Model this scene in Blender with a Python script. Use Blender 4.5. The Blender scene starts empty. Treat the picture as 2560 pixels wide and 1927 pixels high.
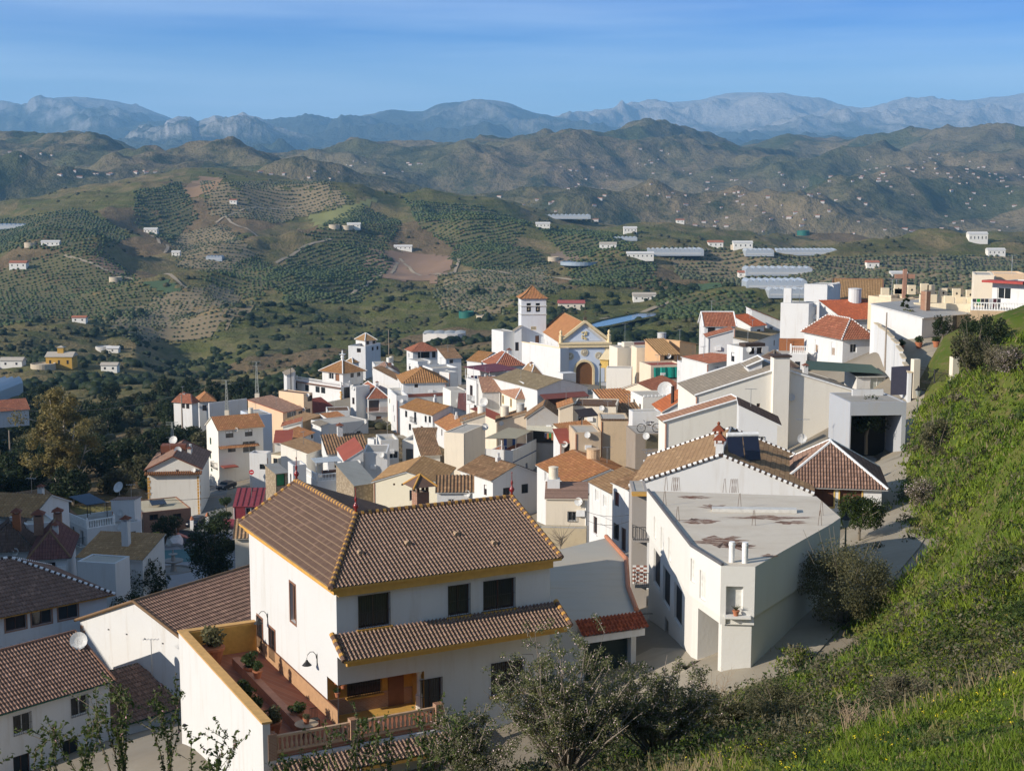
import bpy, math, random
import numpy as np
from mathutils import Vector, Matrix
random.seed(7); np.random.seed(7)
SC = bpy.context.scene
COL = SC.collection
rad = math.radians
# ------------------------------------------------------------------ camera model (pixels of the 2560x1927 photograph)
FP, CX, CY, PITCH = 3550.0, 1280.0, 963.5, rad(7.8)
CP, SP = math.cos(PITCH), math.sin(PITCH)
def ray(px, py):
    u = (px-CX)/FP; v = (CY-py)/FP
    return Vector((u, CP+v*SP, -SP+v*CP))
def at(px, py, d):
    r = ray(px, py); return r*(d/r.y)
def onz(px, py, z):
    r = ray(px, py); return r*(z/r.z)
def onplane(px, py, P, n):
    r = ray(px, py); return r*(P.dot(n)/r.dot(n))
def slope(py):           # z / d of a pixel row in the middle column
    return math.tan(math.atan((CY-py)/FP)-PITCH)
def colhit(px, P, d):    # distance along P + t*d at which it shows in pixel column px
    u = (px-CX)/FP
    return (u*(P.y*CP-P.z*SP)-P.x)/(d.x-u*d.y*CP)
def Z(x0, y0, s):
    return lambda x, y: (x0+x/s, y0+y/s)
Z1 = Z(0, 1100, 2.013); Z2 = Z(480, 1150, 2.143); Z3 = Z(1300, 1000, 2.081); Z4 = Z(300, 830, 3.543)
Z5 = Z(850, 830, 3.964); Z6 = Z(1150, 680, 4.5); R1 = Z(1500, 650, 3.7); R2 = Z(1900, 620, 2.642); R3 = Z(1700, 1000, 1.797)
ZA = Z(620, 860, 5.53); ZB = Z(1000, 900, 5.53); ZC = Z(1340, 950, 5.53); ZD = Z(1320, 1180, 5.53)
ZE = Z(700, 1080, 5.53); ZF = Z(0, 1240, 5.267); ZG = Z(380, 1240, 5.267); PX = Z(0, 0, 1)
UP = Vector((0, 0, 1))
# ------------------------------------------------------------------ materials
MATS = {}
class NT:
    def __init__(s, name):
        s.m = bpy.data.materials.new(name); s.m.use_nodes = True
        s.t = s.m.node_tree; s.n = s.t.nodes; s.l = s.t.links
        s.b = s.n['Principled BSDF']; s.b.inputs['Roughness'].default_value = .9
        s.b.inputs['Specular IOR Level'].default_value = .25
    def node(s, typ, **k):
        x = s.n.new(typ)
        for a, v in k.items():
            if a.startswith('i_'):
                key = a[2:]
                key = int(key) if key.isdigit() else key.replace('_', ' ')
                x.inputs[key].default_value = v
            else: setattr(x, a, v)
        return x
    def link(s, a, b): s.l.new(a, b)
    def coord(s, out='Object', scale=(1, 1, 1)):
        c = s.node('ShaderNodeTexCoord'); m = s.node('ShaderNodeMapping'); m.inputs['Scale'].default_value = scale
        s.link(c.outputs[out], m.inputs[0]); return m.outputs[0]
    def noise(s, vec, sc, det=4, rough=.55):
        x = s.node('ShaderNodeTexNoise'); x.inputs['Scale'].default_value = sc; x.inputs['Detail'].default_value = det
        x.inputs['Roughness'].default_value = rough; s.link(vec, x.inputs['Vector']); return x.outputs['Fac']
    def ramp(s, fac, stops):
        r = s.node('ShaderNodeValToRGB'); e = r.color_ramp.elements
        while len(e) < len(stops): e.new(.5)
        for q, (p, c) in zip(e, stops):
            q.position = p; q.color = (c if len(c) == 4 else (*c, 1)) if not isinstance(c, (int, float)) else (c, c, c, 1)
        s.link(fac, r.inputs[0]); return r.outputs[0]
    def mix(s, fac, a, b, blend='MIX'):
        m = s.node('ShaderNodeMix'); m.data_type = 'RGBA'; m.blend_type = blend
        for i, v in ((0, fac), (6, a), (7, b)):
            if hasattr(v, 'is_output'): s.link(v, m.inputs[i])
            else: m.inputs[i].default_value = v if isinstance(v, (int, float)) else ((*v, 1) if len(v) == 3 else v)
        return m.outputs[2]
    def math(s, op, a, b=0.0, c=None):
        m = s.node('ShaderNodeMath'); m.operation = op
        for i, v in ((0, a), (1, b), (2, c)):
            if v is None: continue
            if hasattr(v, 'is_output'): s.link(v, m.inputs[i])
            else: m.inputs[i].default_value = v
        return m.outputs[0]
    def color(s, c):
        if hasattr(c, 'is_output'): s.link(c, s.b.inputs['Base Color'])
        else: s.b.inputs['Base Color'].default_value = (*c, 1)
    def bump(s, h, strength=.3, dist=.02):
        b = s.node('ShaderNodeBump'); b.inputs['Strength'].default_value = strength; b.inputs['Distance'].default_value = dist
        s.link(h, b.inputs['Height']); s.link(b.outputs[0], s.b.inputs['Normal'])
def mcache(f):
    def g(*a, **k):
        key = (f.__name__, a, tuple(sorted(k.items())))
        if key not in MATS: MATS[key] = f(*a, **k)
        return MATS[key]
    return g
def mul(c, k): return tuple(x*k for x in c)
@mcache
def plain(c, rough=.7, metal=0., spec=.3, name='paint', var=.15):
    t = NT(name); v = t.noise(t.coord(), 3.1, 5)
    t.color(t.mix(t.ramp(v, [(.3, 0), (.7, 1)]), mul(c, 1-var), mul(c, 1+var*.6)))
    t.b.inputs['Roughness'].default_value = rough; t.b.inputs['Metallic'].default_value = metal
    t.b.inputs['Specular IOR Level'].default_value = spec
    return t.m
@mcache
def wall(c=(.64, .645, .64), dirt=.48, stain=(.42, .36, .28), old=0.):
    """limewashed render: faint blotches, rain streaks under the top, damp near the foot"""
    t = NT('limewash'); o = t.coord(); st = t.coord(scale=(1.6, 1.6, .18))
    a = t.noise(o, .35, 6, .6); b = t.noise(st, 1.1, 6, .65); f = t.noise(o, 6, 4)
    col = t.mix(t.math('MULTIPLY', t.ramp(a, [(.35, 0), (.75, 1)]), .5*dirt), c, mul(c, .80))
    col = t.mix(t.math('MULTIPLY', t.ramp(b, [(.52, 0), (.80, 1)]), dirt), col, stain)
    if old > 0:
        p = t.noise(o, .8, 8, .7)
        col = t.mix(t.math('MULTIPLY', t.ramp(p, [(.52, 0), (.60, 1)]), old), col, (.36, .30, .22))
    col = t.mix(t.math('MULTIPLY', f, .10), col, mul(c, .7))
    t.color(col); t.bump(t.math('ADD', t.noise(o, 5, 6), t.math('MULTIPLY', a, .6)), .35, .03)
    return t.m
@mcache
def tile(c1=(.30, .16, .09), c2=(.20, .10, .06), moss=(.20, .13, .05), mossy=.3, line=.5, linecol=None):
    """clay roof tiles: every tile (UV cell) its own shade, lichen blotches, a dark line under each course"""
    c1, c2, moss = mul(c1, .98), mul(c2, .98), mul(moss, .98)
    t = NT('clay_tile'); uv = t.node('ShaderNodeTexCoord').outputs['UV']
    sx = t.node('ShaderNodeSeparateXYZ'); t.link(uv, sx.inputs[0])
    fx = t.math('FLOOR', sx.outputs[0]); fy = t.math('FLOOR', sx.outputs[1])
    cb = t.node('ShaderNodeCombineXYZ'); t.link(fx, cb.inputs[0]); t.link(fy, cb.inputs[1])
    w = t.node('ShaderNodeTexWhiteNoise'); w.noise_dimensions = '2D'; t.link(cb.outputs[0], w.inputs['Vector'])
    col = t.mix(w.outputs['Value'], c1, c2)
    col = t.mix(t.math('GREATER_THAN', w.outputs['Value'], .93), col, mul(c1, 1.22))
    o = t.coord(); n = t.noise(o, .7, 8, .68); n2 = t.noise(o, 3.5, 6, .7)
    col = t.mix(t.math('MULTIPLY', t.ramp(n, [(.40, 0), (.62, 1)]), mossy), col, moss)
    col = t.mix(t.math('MULTIPLY', t.ramp(n2, [(.45, 0), (.75, 1)]), .45), col, mul(c2, .55))
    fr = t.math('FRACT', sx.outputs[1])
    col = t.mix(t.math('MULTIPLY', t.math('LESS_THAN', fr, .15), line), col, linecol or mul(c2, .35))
    t.color(col); t.b.inputs['Roughness'].default_value = .85
    t.bump(t.noise(o, 14, 4), .25, .02)
    return t.m
@mcache
def concrete(c=(.42, .40, .36), stain=(.24, .20, .16), amt=.5, sc=.5, name='concrete'):
    t = NT(name); o = t.coord(); a = t.noise(o, sc, 8, .65); b = t.noise(o, sc*7, 6, .7); s = t.noise(t.coord(scale=(.25, 1.6, 1)), 1.2, 6)
    col = t.mix(t.math('MULTIPLY', t.ramp(a, [(.35, 0), (.7, 1)]), amt), c, stain)
    col = t.mix(t.math('MULTIPLY', t.ramp(s, [(.5, 0), (.75, 1)]), amt*.6), col, mul(stain, .8))
    col = t.mix(t.math('MULTIPLY', b, .3), col, mul(c, .6)); t.color(col); t.bump(b, .3, .02)
    return t.m
@mcache
def brick(c1=(.34, .15, .08), c2=(.24, .10, .06), m=(.42, .36, .28), sc=1.):
    t = NT('brickwork'); g = t.node('ShaderNodeNewGeometry'); o = t.coord()
    sp = t.node('ShaderNodeSeparateXYZ'); t.link(o, sp.inputs[0]); cb = t.node('ShaderNodeCombineXYZ')
    t.link(t.math('ADD', sp.outputs[0], sp.outputs[1]), cb.inputs[0]); t.link(sp.outputs[2], cb.inputs[1])
    b = t.node('ShaderNodeTexBrick'); b.inputs['Scale'].default_value = sc; b.inputs['Brick Width'].default_value = .26
    b.inputs['Row Height'].default_value = .075; b.inputs['Mortar Size'].default_value = .012
    b.inputs['Color1'].default_value = (*c1, 1); b.inputs['Color2'].default_value = (*c2, 1); b.inputs['Mortar'].default_value = (*m, 1)
    t.link(cb.outputs[0], b.inputs['Vector']); t.color(t.mix(t.math('MULTIPLY', t.noise(o, 2, 5), .4), b.outputs['Color'], mul(c2, .8)))
    t.bump(b.outputs['Fac'], -.4, .01); return t.m
@mcache
def glass(c=(.02, .025, .03)):
    t = NT('window_glass'); t.color(c); t.b.inputs['Roughness'].default_value = .08; t.b.inputs['Specular IOR Level'].default_value = .5
    return t.m
@mcache
def stone(c1=(.40, .33, .24), c2=(.24, .19, .13)):
    t = NT('rubble_stone'); o = t.coord(); v = t.node('ShaderNodeTexVoronoi'); v.inputs['Scale'].default_value = 2.6; t.link(o, v.inputs[0])
    col = t.mix(t.ramp(v.outputs['Distance'], [(.2, 0), (.6, 1)]), c1, c2); col = t.mix(t.math('MULTIPLY', t.noise(o, 1, 6), .5), col, mul(c1, .7))
    t.color(col); t.bump(v.outputs['Distance'], -.6, .06); return t.m
@mcache
def leafmat(c1=(.06, .10, .025), c2=(.11, .14, .04), c3=(.04, .06, .02), name='leaves', rough=.6, trans=True):
    c1, c2, c3 = mul(c1, .8), mul(c2, .8), mul(c3, .8)
    t = NT(name); g = t.node('ShaderNodeNewGeometry'); o = t.coord()
    col = t.mix(g.outputs['Random Per Island'], c1, c2)
    col = t.mix(t.ramp(t.noise(o, .9, 4), [(.35, 1), (.6, 0)]), col, c3); t.color(col); t.b.inputs['Roughness'].default_value = rough
    if trans:
        tr = t.node('ShaderNodeBsdfTranslucent'); t.link(col, tr.inputs[0]); mx = t.node('ShaderNodeMixShader'); mx.inputs[0].default_value = .35
        t.link(t.b.outputs[0], mx.inputs[1]); t.link(tr.outputs[0], mx.inputs[2]); t.link(mx.outputs[0], t.n['Material Output'].inputs[0])
    return t.m
@mcache
def bark(c=(.20, .17, .13)):
    t = NT('bark'); o = t.coord(scale=(4, 4, 1)); n = t.noise(o, 2.4, 7, .7)
    t.color(t.mix(n, mul(c, .55), mul(c, 1.3))); t.bump(n, .5, .03); return t.m
WHITE = wall(); CREAM = wall((.74, .66, .53), .35); OFFW = wall((.78, .75, .68), .3); GREYW = wall((.64, .63, .60), .3)
BLUEW = wall((.52, .58, .66), .2); PEACH = wall((.74, .54, .36), .4)
OCHRE = plain((.56, .31, .07), .8, name='ochre_paint'); YEL = plain((.62, .42, .12), .8, name='yellow_paint')
BLACK = plain((.02, .02, .02), .5, name='black_iron'); DKBR = plain((.09, .045, .03), .7, name='brown_wood')
WOOD = plain((.22, .10, .05), .65, name='door_wood'); WPAINT = plain((.80, .80, .78), .6, name='white_paint')
TERRA = plain((.42, .16, .08), .8, name='terracotta'); REDP = concrete((.34, .09, .06), (.20, .06, .045), .5, name='red_waterproofing')
STEEL = plain((.45, .46, .47), .35, .8, .5, name='galvanised_steel')
T_BROWN = tile((.31, .195, .145), (.225, .14, .105), (.16, .10, .06), .15)
T_RED = tile((.37, .145, .085), (.26, .09, .055), (.25, .14, .08), .3)
T_ORANGE = tile((.46, .22, .10), (.33, .14, .065), (.30, .17, .06), .45)
T_OLD = tile((.32, .20, .11), (.22, .12, .065), (.13, .09, .05), .6)
T_MUST = tile((.40, .215, .095), (.28, .14, .06), (.34, .17, .05), .6)
T_OCHRE = tile((.42, .26, .125), (.33, .195, .09), (.28, .165, .06), .35)
T_PINK = tile((.42, .24, .155), (.34, .18, .12), (.3, .2, .13), .25)
T_TAN = tile((.36, .235, .13), (.29, .18, .10), (.25, .16, .08), .3)
T_KHAKI = tile((.30, .24, .15), (.24, .19, .115), (.17, .13, .08), .4)
T_GREY = tile((.30, .26, .21), (.25, .215, .17), (.2, .17, .13), .25)
T_DARK = tile((.15, .10, .08), (.10, .068, .055), (.09, .07, .05), .3)
T_VIV = tile((.44, .12, .05), (.32, .085, .04), (.22, .08, .05), .15)
# ------------------------------------------------------------------ mesh builder
class MB:
    def __init__(s): s.v = []; s.f = []; s.u = []; s.mi = []
    def quad(s, *p, uv=None, mi=0):
        i = len(s.v); s.v += [Vector(q) for q in p]; s.f.append(tuple(range(i, i+len(p)))); s.u.append(uv); s.mi.append(mi); return s
    def raw(s, v, f, mi=0):
        i = len(s.v); s.v += [Vector(q) for q in v]
        for g in f: s.f.append(tuple(i+k for k in g)); s.u.append(None); s.mi.append(mi)
        return s
    def box(s, o, a, b, c):
        o = Vector(o); a = Vector(a); b = Vector(b); c = Vector(c)
        if a.cross(b).dot(c) < 0: a, b = b, a
        p = [o, o+a, o+a+b, o+b]; q = [x+c for x in p]
        return s.raw(p+q, [(3, 2, 1, 0), (4, 5, 6, 7), (0, 1, 5, 4), (1, 2, 6, 5), (2, 3, 7, 6), (3, 0, 4, 7)])
    def cbox(s, cen, sx, sy, sz, ax=Vector((1, 0, 0)), ay=Vector((0, 1, 0))):   # centre of the base
        return s.box(Vector(cen)-ax*sx/2-ay*sy/2, ax*sx, ay*sy, UP*sz)
    def prism(s, poly, z0, z1, cap=True):
        n = len(poly); lo = [Vector((p[0], p[1], z0)) for p in poly]; hi = [Vector((p[0], p[1], z1)) for p in poly]
        fs = [(i, (i+1) % n, n+(i+1) % n, n+i) for i in range(n)]
        if cap: fs += [tuple(range(n-1, -1, -1)), tuple(range(n, 2*n))]
        return s.raw(lo+hi, fs)
    def tube(s, pts, r, seg=6, r2=None, caps=True):
        pts = [Vector(p) for p in pts]; n = len(pts); V = []; F = []
        for i, p in enumerate(pts):
            d = (pts[min(i+1, n-1)]-pts[max(i-1, 0)]).normalized()
            a = d.cross(UP if abs(d.z) < .95 else Vector((1, 0, 0))).normalized(); b = d.cross(a)
            rr = r if r2 is None else r+(r2-r)*i/max(n-1, 1)
            if callable(r): rr = r(i/max(n-1, 1))
            for k in range(seg):
                t = 2*math.pi*k/seg; V.append(p+a*(rr*math.cos(t))+b*(rr*math.sin(t)))
        for i in range(n-1):
            for k in range(seg):
                k2 = (k+1) % seg; F.append((i*seg+k, i*seg+k2, (i+1)*seg+k2, (i+1)*seg+k))
        if caps: F += [tuple(range(seg-1, -1, -1)), tuple((n-1)*seg+k for k in range(seg))]
        return s.raw(V, F)
    def lathe(s, o, prof, seg=12):
        o = Vector(o); V = []; F = []; n = len(prof)
        for r, z in prof:
            for k in range(seg):
                t = 2*math.pi*k/seg; V.append(o+Vector((r*math.cos(t), r*math.sin(t), z)))
        for i in range(n-1):
            for k in range(seg):
                k2 = (k+1) % seg; F.append((i*seg+k, i*seg+k2, (i+1)*seg+k2, (i+1)*seg+k))
        F += [tuple(range(seg-1, -1, -1)), tuple((n-1)*seg+k for k in range(seg))]
        return s.raw(V, F)
    def blob(s, c, rx, ry, rz, jit=.2, lev=1, rng=random):
        v, f = ICO[lev]; c = Vector(c)
        return s.raw([c+Vector((p[0]*rx, p[1]*ry, p[2]*rz))*(1+rng.uniform(-jit, jit)) for p in v], f)
    def build(s, name, mat, parent=None, smooth=False, kind=None):
        off = wloc(parent) if parent else Vector((0, 0, 0))
        me = bpy.data.meshes.new(name); me.from_pydata([tuple(q-off) for q in s.v], [], s.f)
        if any(u is not None for u in s.u):
            L = me.uv_layers.new(name='UVMap'); k = 0; data = []
            for g, u in zip(s.f, s.u):
                data += [c for q in (u or [(0, 0)]*len(g)) for c in q]
            L.data.foreach_set('uv', data)
        for m in (mat if isinstance(mat, (list, tuple)) else [mat]): me.materials.append(m)
        if isinstance(mat, (list, tuple)): me.polygons.foreach_set('material_index', s.mi)
        if smooth: me.polygons.foreach_set('use_smooth', [True]*len(me.polygons))
        me.update(); o = bpy.data.objects.new(name, me); COL.objects.link(o)
        if parent: o.parent = parent
        if kind: o['kind'] = kind
        return o
def _ico():
    t = (1+5**.5)/2; v = [(-1, t, 0), (1, t, 0), (-1, -t, 0), (1, -t, 0), (0, -1, t), (0, 1, t), (0, -1, -t), (0, 1, -t), (t, 0, -1), (t, 0, 1), (-t, 0, -1), (-t, 0, 1)]
    v = [Vector(p).normalized() for p in v]
    f = [(0, 11, 5), (0, 5, 1), (0, 1, 7), (0, 7, 10), (0, 10, 11), (1, 5, 9), (5, 11, 4), (11, 10, 2), (10, 7, 6), (7, 1, 8), (3, 9, 4), (3, 4, 2), (3, 2, 6), (3, 6, 8), (3, 8, 9), (4, 9, 5), (2, 4, 11), (6, 2, 10), (8, 6, 7), (9, 8, 1)]
    out = {0: (v, f)}
    for L in (1, 2):
        v = list(v); g = []; c = {}
        def mid(a, b):
            k = (min(a, b), max(a, b))
            if k not in c: v.append(((v[a]+v[b])/2).normalized()); c[k] = len(v)-1
            return c[k]
        for a, b, d in f:
            x, y, z = mid(a, b), mid(b, d), mid(d, a); g += [(a, x, z), (b, y, x), (d, z, y), (x, y, z)]
        f = g; out[L] = (v, f)
    return out
ICO = _ico()
def wloc(o):
    p = Vector((0, 0, 0))
    while o: p += o.location; o = o.parent
    return p
def tag(o, label, cat, group=None, kind=None):
    if label: o['label'] = label
    if cat: o['category'] = cat
    if group: o['group'] = group
    if kind: o['kind'] = kind
    return o
def thing(name, label, cat, loc=(0, 0, 0), group=None):
    o = bpy.data.objects.new(name, None); COL.objects.link(o); o.location = loc; o.empty_display_size = .3
    return tag(o, label, cat, group)
def copy_tree(o, loc=None, rz=None, scale=None, label=None):
    c = o.copy(); COL.objects.link(c)
    if loc is not None: c.location = loc
    if rz is not None: c.rotation_euler = (0, 0, rz)
    if scale is not None: c.scale = (scale,)*3 if isinstance(scale, (int, float)) else scale
    if label: c['label'] = label
    for ch in list(o.children):
        d = ch.copy(); COL.objects.link(d); d.parent = c
        for g in list(ch.children):
            e = g.copy(); COL.objects.link(e); e.parent = d
    return c
def npmesh(name, V, F, mat, smooth=False, kind=None, parent=None):
    """V (n,3) array, F (m,k) array with one face size"""
    me = bpy.data.meshes.new(name); n = len(V); m, k = F.shape
    me.vertices.add(n); me.vertices.foreach_set('co', np.ascontiguousarray(V, dtype=np.float32).ravel())
    me.loops.add(m*k); me.loops.foreach_set('vertex_index', np.ascontiguousarray(F, dtype=np.int32).ravel())
    me.polygons.add(m); me.polygons.foreach_set('loop_start', np.arange(0, m*k, k, dtype=np.int32))
    try: me.polygons.foreach_set('loop_total', np.full(m, k, dtype=np.int32))
    except Exception: pass
    if smooth: me.polygons.foreach_set('use_smooth', np.ones(m, dtype=bool))
    me.materials.append(mat); me.update(calc_edges=True); me.validate()
    o = bpy.data.objects.new(name, me); COL.objects.link(o)
    if kind: o['kind'] = kind
    if parent: o.parent = parent
    return o
# ------------------------------------------------------------------ numpy noise
def _hash(ix, iy, s):
    h = (ix.astype(np.int64)*374761393+iy.astype(np.int64)*668265263+s*144269504) & 0x7fffffff
    h = ((h ^ (h >> 13))*1274126177) & 0x7fffffff
    return ((h ^ (h >> 16)) & 0xffff)/65535.0
def vnoise(x, y, s=0):
    ix = np.floor(x); iy = np.floor(y); fx = x-ix; fy = y-iy
    ang = lambda a, b: _hash(ix+a, iy+b, s)*2*np.pi
    g = lambda a, b: np.cos(ang(a, b))*(fx-a)+np.sin(ang(a, b))*(fy-b)
    u = fx*fx*fx*(fx*(fx*6-15)+10); v = fy*fy*fy*(fy*(fy*6-15)+10)
    return ((g(0, 0)*(1-u)+g(1, 0)*u)*(1-v)+(g(0, 1)*(1-u)+g(1, 1)*u)*v)*1.4
def fbm(x, y, o=5, s=0, gain=.5, lac=2.03):
    t = 0; a = 1; n = 0
    for i in range(o):
        t = t+a*vnoise(x, y, s+i*17); n += a; a *= gain; x = x*lac+3.1; y = y*lac+1.7
    return t/n
def ridged(x, y, o=5, s=0, gain=.5):
    t = 0; a = 1; n = 0; w = 1
    for i in range(o):
        r = (1-np.abs(vnoise(x, y, s+i*23)))**2*w; w = np.clip(r*1.6, 0, 1)
        t = t+a*r; n += a; a *= gain; x = x*2.07+1.3; y = y*2.07+5.1
    return t/n
# ------------------------------------------------------------------ scattered-point heightfields
class Field:
    def __init__(s, pts, smooth=.0):
        P = np.array([[p.x, p.y] for p in pts]); z = np.array([p.z for p in pts]); n = len(P)
        s.P = P; K = np.sqrt(((P[:, None]-P[None])**2).sum(-1))+np.eye(n)*(-smooth)
        A = np.zeros((n+3, n+3)); A[:n, :n] = K; A[:n, n] = 1; A[:n, n+1:] = P; A[n, :n] = 1; A[n+1:, :n] = P.T
        s.w = np.linalg.solve(A, np.concatenate([z, np.zeros(3)]))
    def __call__(s, x, y):
        x = np.asarray(x, float); y = np.asarray(y, float); sh = np.broadcast(x, y).shape
        X = np.broadcast_to(x, sh).ravel(); Y = np.broadcast_to(y, sh).ravel(); n = len(s.P); out = np.empty(len(X))
        for i in range(0, len(X), 20000):
            q = np.stack([X[i:i+20000], Y[i:i+20000]], 1); K = np.sqrt(((q[:, None]-s.P[None])**2).sum(-1))
            out[i:i+20000] = K@s.w[:n]+s.w[n]+q@s.w[n+1:]
        return out.reshape(sh)
g = lambda px, py, d: at(px, py, d)
xyz = lambda x, y, z: Vector((x, y, z))
GROUND_PTS = [g(1700, 1720, 76), g(1560, 1650, 85), g(1828, 1655, 77.5), g(1780, 1675, 78.5), g(1992, 1528, 84.5), g(2100, 1450, 93), g(2200, 1350, 100), g(2290, 1115, 130),
    g(2330, 965, 155), g(2330, 870, 175), g(2280, 840, 188), g(*R2(1000, 602), 184), g(*R2(880, 605), 185), g(*R2(1180, 620), 181), g(1330, 1200, 225), g(1475, 1340, 160), g(1590, 1440, 118), g(540, 1230, 242),
    g(480, 1310, 212), g(620, 1400, 186), g(437, 1423, 181), g(300, 1500, 150), g(1480, 960, 338), g(1290, 950, 352), g(1680, 1010, 275),
    g(1900, 930, 235), g(2050, 900, 205), g(1960, 1130, 150), g(1780, 1000, 215), g(2200, 800, 215), g(2500, 720, 190), g(2560, 700, 230),
    g(700, 1000, 330), g(930, 960, 352), g(1000, 1080, 285), g(800, 1190, 252), g(1000, 1290, 200), g(1250, 1400, 150),
    xyz(-8, 74, -31.5), xyz(4, 76, -30), xyz(-22, 82, -33.5), xyz(-30, 95, -38), xyz(-40, 82, -39.5), xyz(-40, 120, -42), xyz(-20, 130, -41), xyz(0, 110, -35),
    xyz(-60, 100, -41), xyz(-60, 150, -46), xyz(-80, 170, -50), xyz(-62, 215, -55), xyz(-120, 120, -42), xyz(-90, 230, -64), xyz(-120, 300, -80), xyz(-75, 340, -66), xyz(0, 400, -66),
    xyz(60, 410, -70), xyz(120, 330, -60), xyz(140, 230, -42), xyz(110, 200, -24), xyz(-20, 60, -33), xyz(10, 60, -29), xyz(20, 66, -28), xyz(-50, 60, -38), xyz(-5, 420, -80), xyz(160, 420, -80), xyz(-140, 420, -100)]
GROUND = Field(GROUND_PTS)
def Gz(x, y): return float(GROUND(x, y))
def onground(px, py, lift=0.):
    """the ground point seen at a pixel"""
    d = 60.
    r = ray(px, py); last = None
    while d < 460:
        p = r*(d/r.y)
        if p.z <= Gz(p.x, p.y)+lift: break
        d += 1.0
    lo, hi = d-1.0, d
    for _ in range(12):
        m = (lo+hi)/2; p = r*(m/r.y)
        if p.z <= Gz(p.x, p.y)+lift: hi = m
        else: lo = m
    return r*(hi/r.y)
HILL_PTS = [g(2335, 1010, 147), g(2305, 1100, 128), g(2292, 1200, 117), g(2275, 1300, 106), g(2190, 1390, 98), g(2090, 1540, 86), g(2010, 1640, 77), g(1900, 1720, 66), g(1740, 1765, 56), g(1600, 1800, 48),
    g(2560, 880, 112), g(2440, 1000, 125), g(2560, 1100, 76), g(2560, 1400, 46), g(2560, 1700, 30), g(2560, 1927, 22), g(2300, 1500, 66), g(2300, 1750, 38), g(2000, 1927, 30), g(2000, 1760, 47),
    g(2420, 1250, 80), g(1700, 1945, 33), g(1400, 1965, 37), g(1000, 2030, 40), g(500, 2060, 40), g(0, 2070, 40), *[g(q, 2010, 16) for q in (-200, 640, 1280, 1920, 2600)], *[g(q, 2050, 9) for q in (-200, 640, 1280, 1920, 2600)], g(2450, 900, 140), g(2500, 800, 160), g(2560, 760, 175),
    xyz(0, 2, -1.8), xyz(22, 8, -2.2), xyz(-16, 8, -6), xyz(30, 20, -3.5), xyz(45, 40, -4), xyz(60, 80, -7), xyz(75, 130, -10), xyz(-25, 20, -9), xyz(-40, 10, -8), xyz(0, -10, 1), xyz(30, -10, 3), xyz(-30, -10, -3),
    xyz(-20, 52, -27), xyz(0, 52, -25), xyz(-40, 52, -28), xyz(8, 58, -27), xyz(12, 66, -30), xyz(18, 76, -32), xyz(26, 92, -31), xyz(30, 110, -28), xyz(38, 145, -26), xyz(40, 165, -22), xyz(-60, 40, -24), xyz(90, 170, -12), xyz(68, 180, -13)]
HILL = Field(HILL_PTS)
def Hz(x, y): return float(HILL(x, y))
def grid(name, X, Y, Zz, mat, kind='structure'):
    h, w = X.shape; V = np.stack([X.ravel(), Y.ravel(), Zz.ravel()], 1)
    i = np.arange(h*w).reshape(h, w); F = np.stack([i[:-1, :-1].ravel(), i[:-1, 1:].ravel(), i[1:, 1:].ravel(), i[1:, :-1].ravel()], 1)
    return npmesh(name, V, F, mat, True, kind)
# ------------------------------------------------------------------ lofted hills: feature lines (pixel, distance) joined into real terrain
def pchip(t, M, T):
    """t (K,), M (K,n) -> (T,n) monotone cubic"""
    h = np.diff(t)[:, None]; d = np.diff(M, axis=0)/h; m = np.zeros_like(M)
    s = (d[:-1]*d[1:]) > 0; m[1:-1] = np.where(s, 2*d[:-1]*d[1:]/np.where(np.abs(d[:-1]+d[1:]) < 1e-12, 1, d[:-1]+d[1:]), 0)
    m[0] = d[0]; m[-1] = d[-1]; k = np.clip(np.searchsorted(t, T)-1, 0, len(t)-2); hh = np.diff(t)[k][:, None]; x = ((T-t[k])[:, None])/hh
    return (2*x**3-3*x**2+1)*M[k]+(x**3-2*x**2+x)*hh*m[k]+(-2*x**3+3*x**2)*M[k+1]+(x**3-x**2)*hh*m[k+1]
def loft(feats, ncol, nsub, px0=-1100, px1=3660):
    """feats: list of (d or [(px,d)..], [(px,py)..] or z) -> X,Y,M,D arrays"""
    px = np.linspace(px0, px1, ncol); u = (px-CX)/FP
    D = []; M = []
    for dd, line in feats:
        d = np.full(ncol, float(dd)) if isinstance(dd, (int, float)) else np.interp(px, *zip(*dd))
        if isinstance(line, (int, float)): m = line/d
        else:
            a, b = zip(*line); py = np.interp(px, a, b); m = np.tan(np.arctan((CY-py)/FP)-PITCH)
        D.append(d); M.append(m)
    D = np.array(D); M = np.array(M); K = len(feats); t = np.arange(K, dtype=float)
    T = np.concatenate([np.linspace(k, k+1, nsub, endpoint=False) for k in range(K-1)]+[[K-1.]])
    k = np.clip(np.floor(T).astype(int), 0, K-2); x = (T-k)[:, None]
    DD = np.exp(np.log(D[k])*(1-x)+np.log(D[k+1])*x); MM = pchip(t, M, T)
    X = u[None]*DD*1.0; return X, DD, MM*DD, DD
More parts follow.
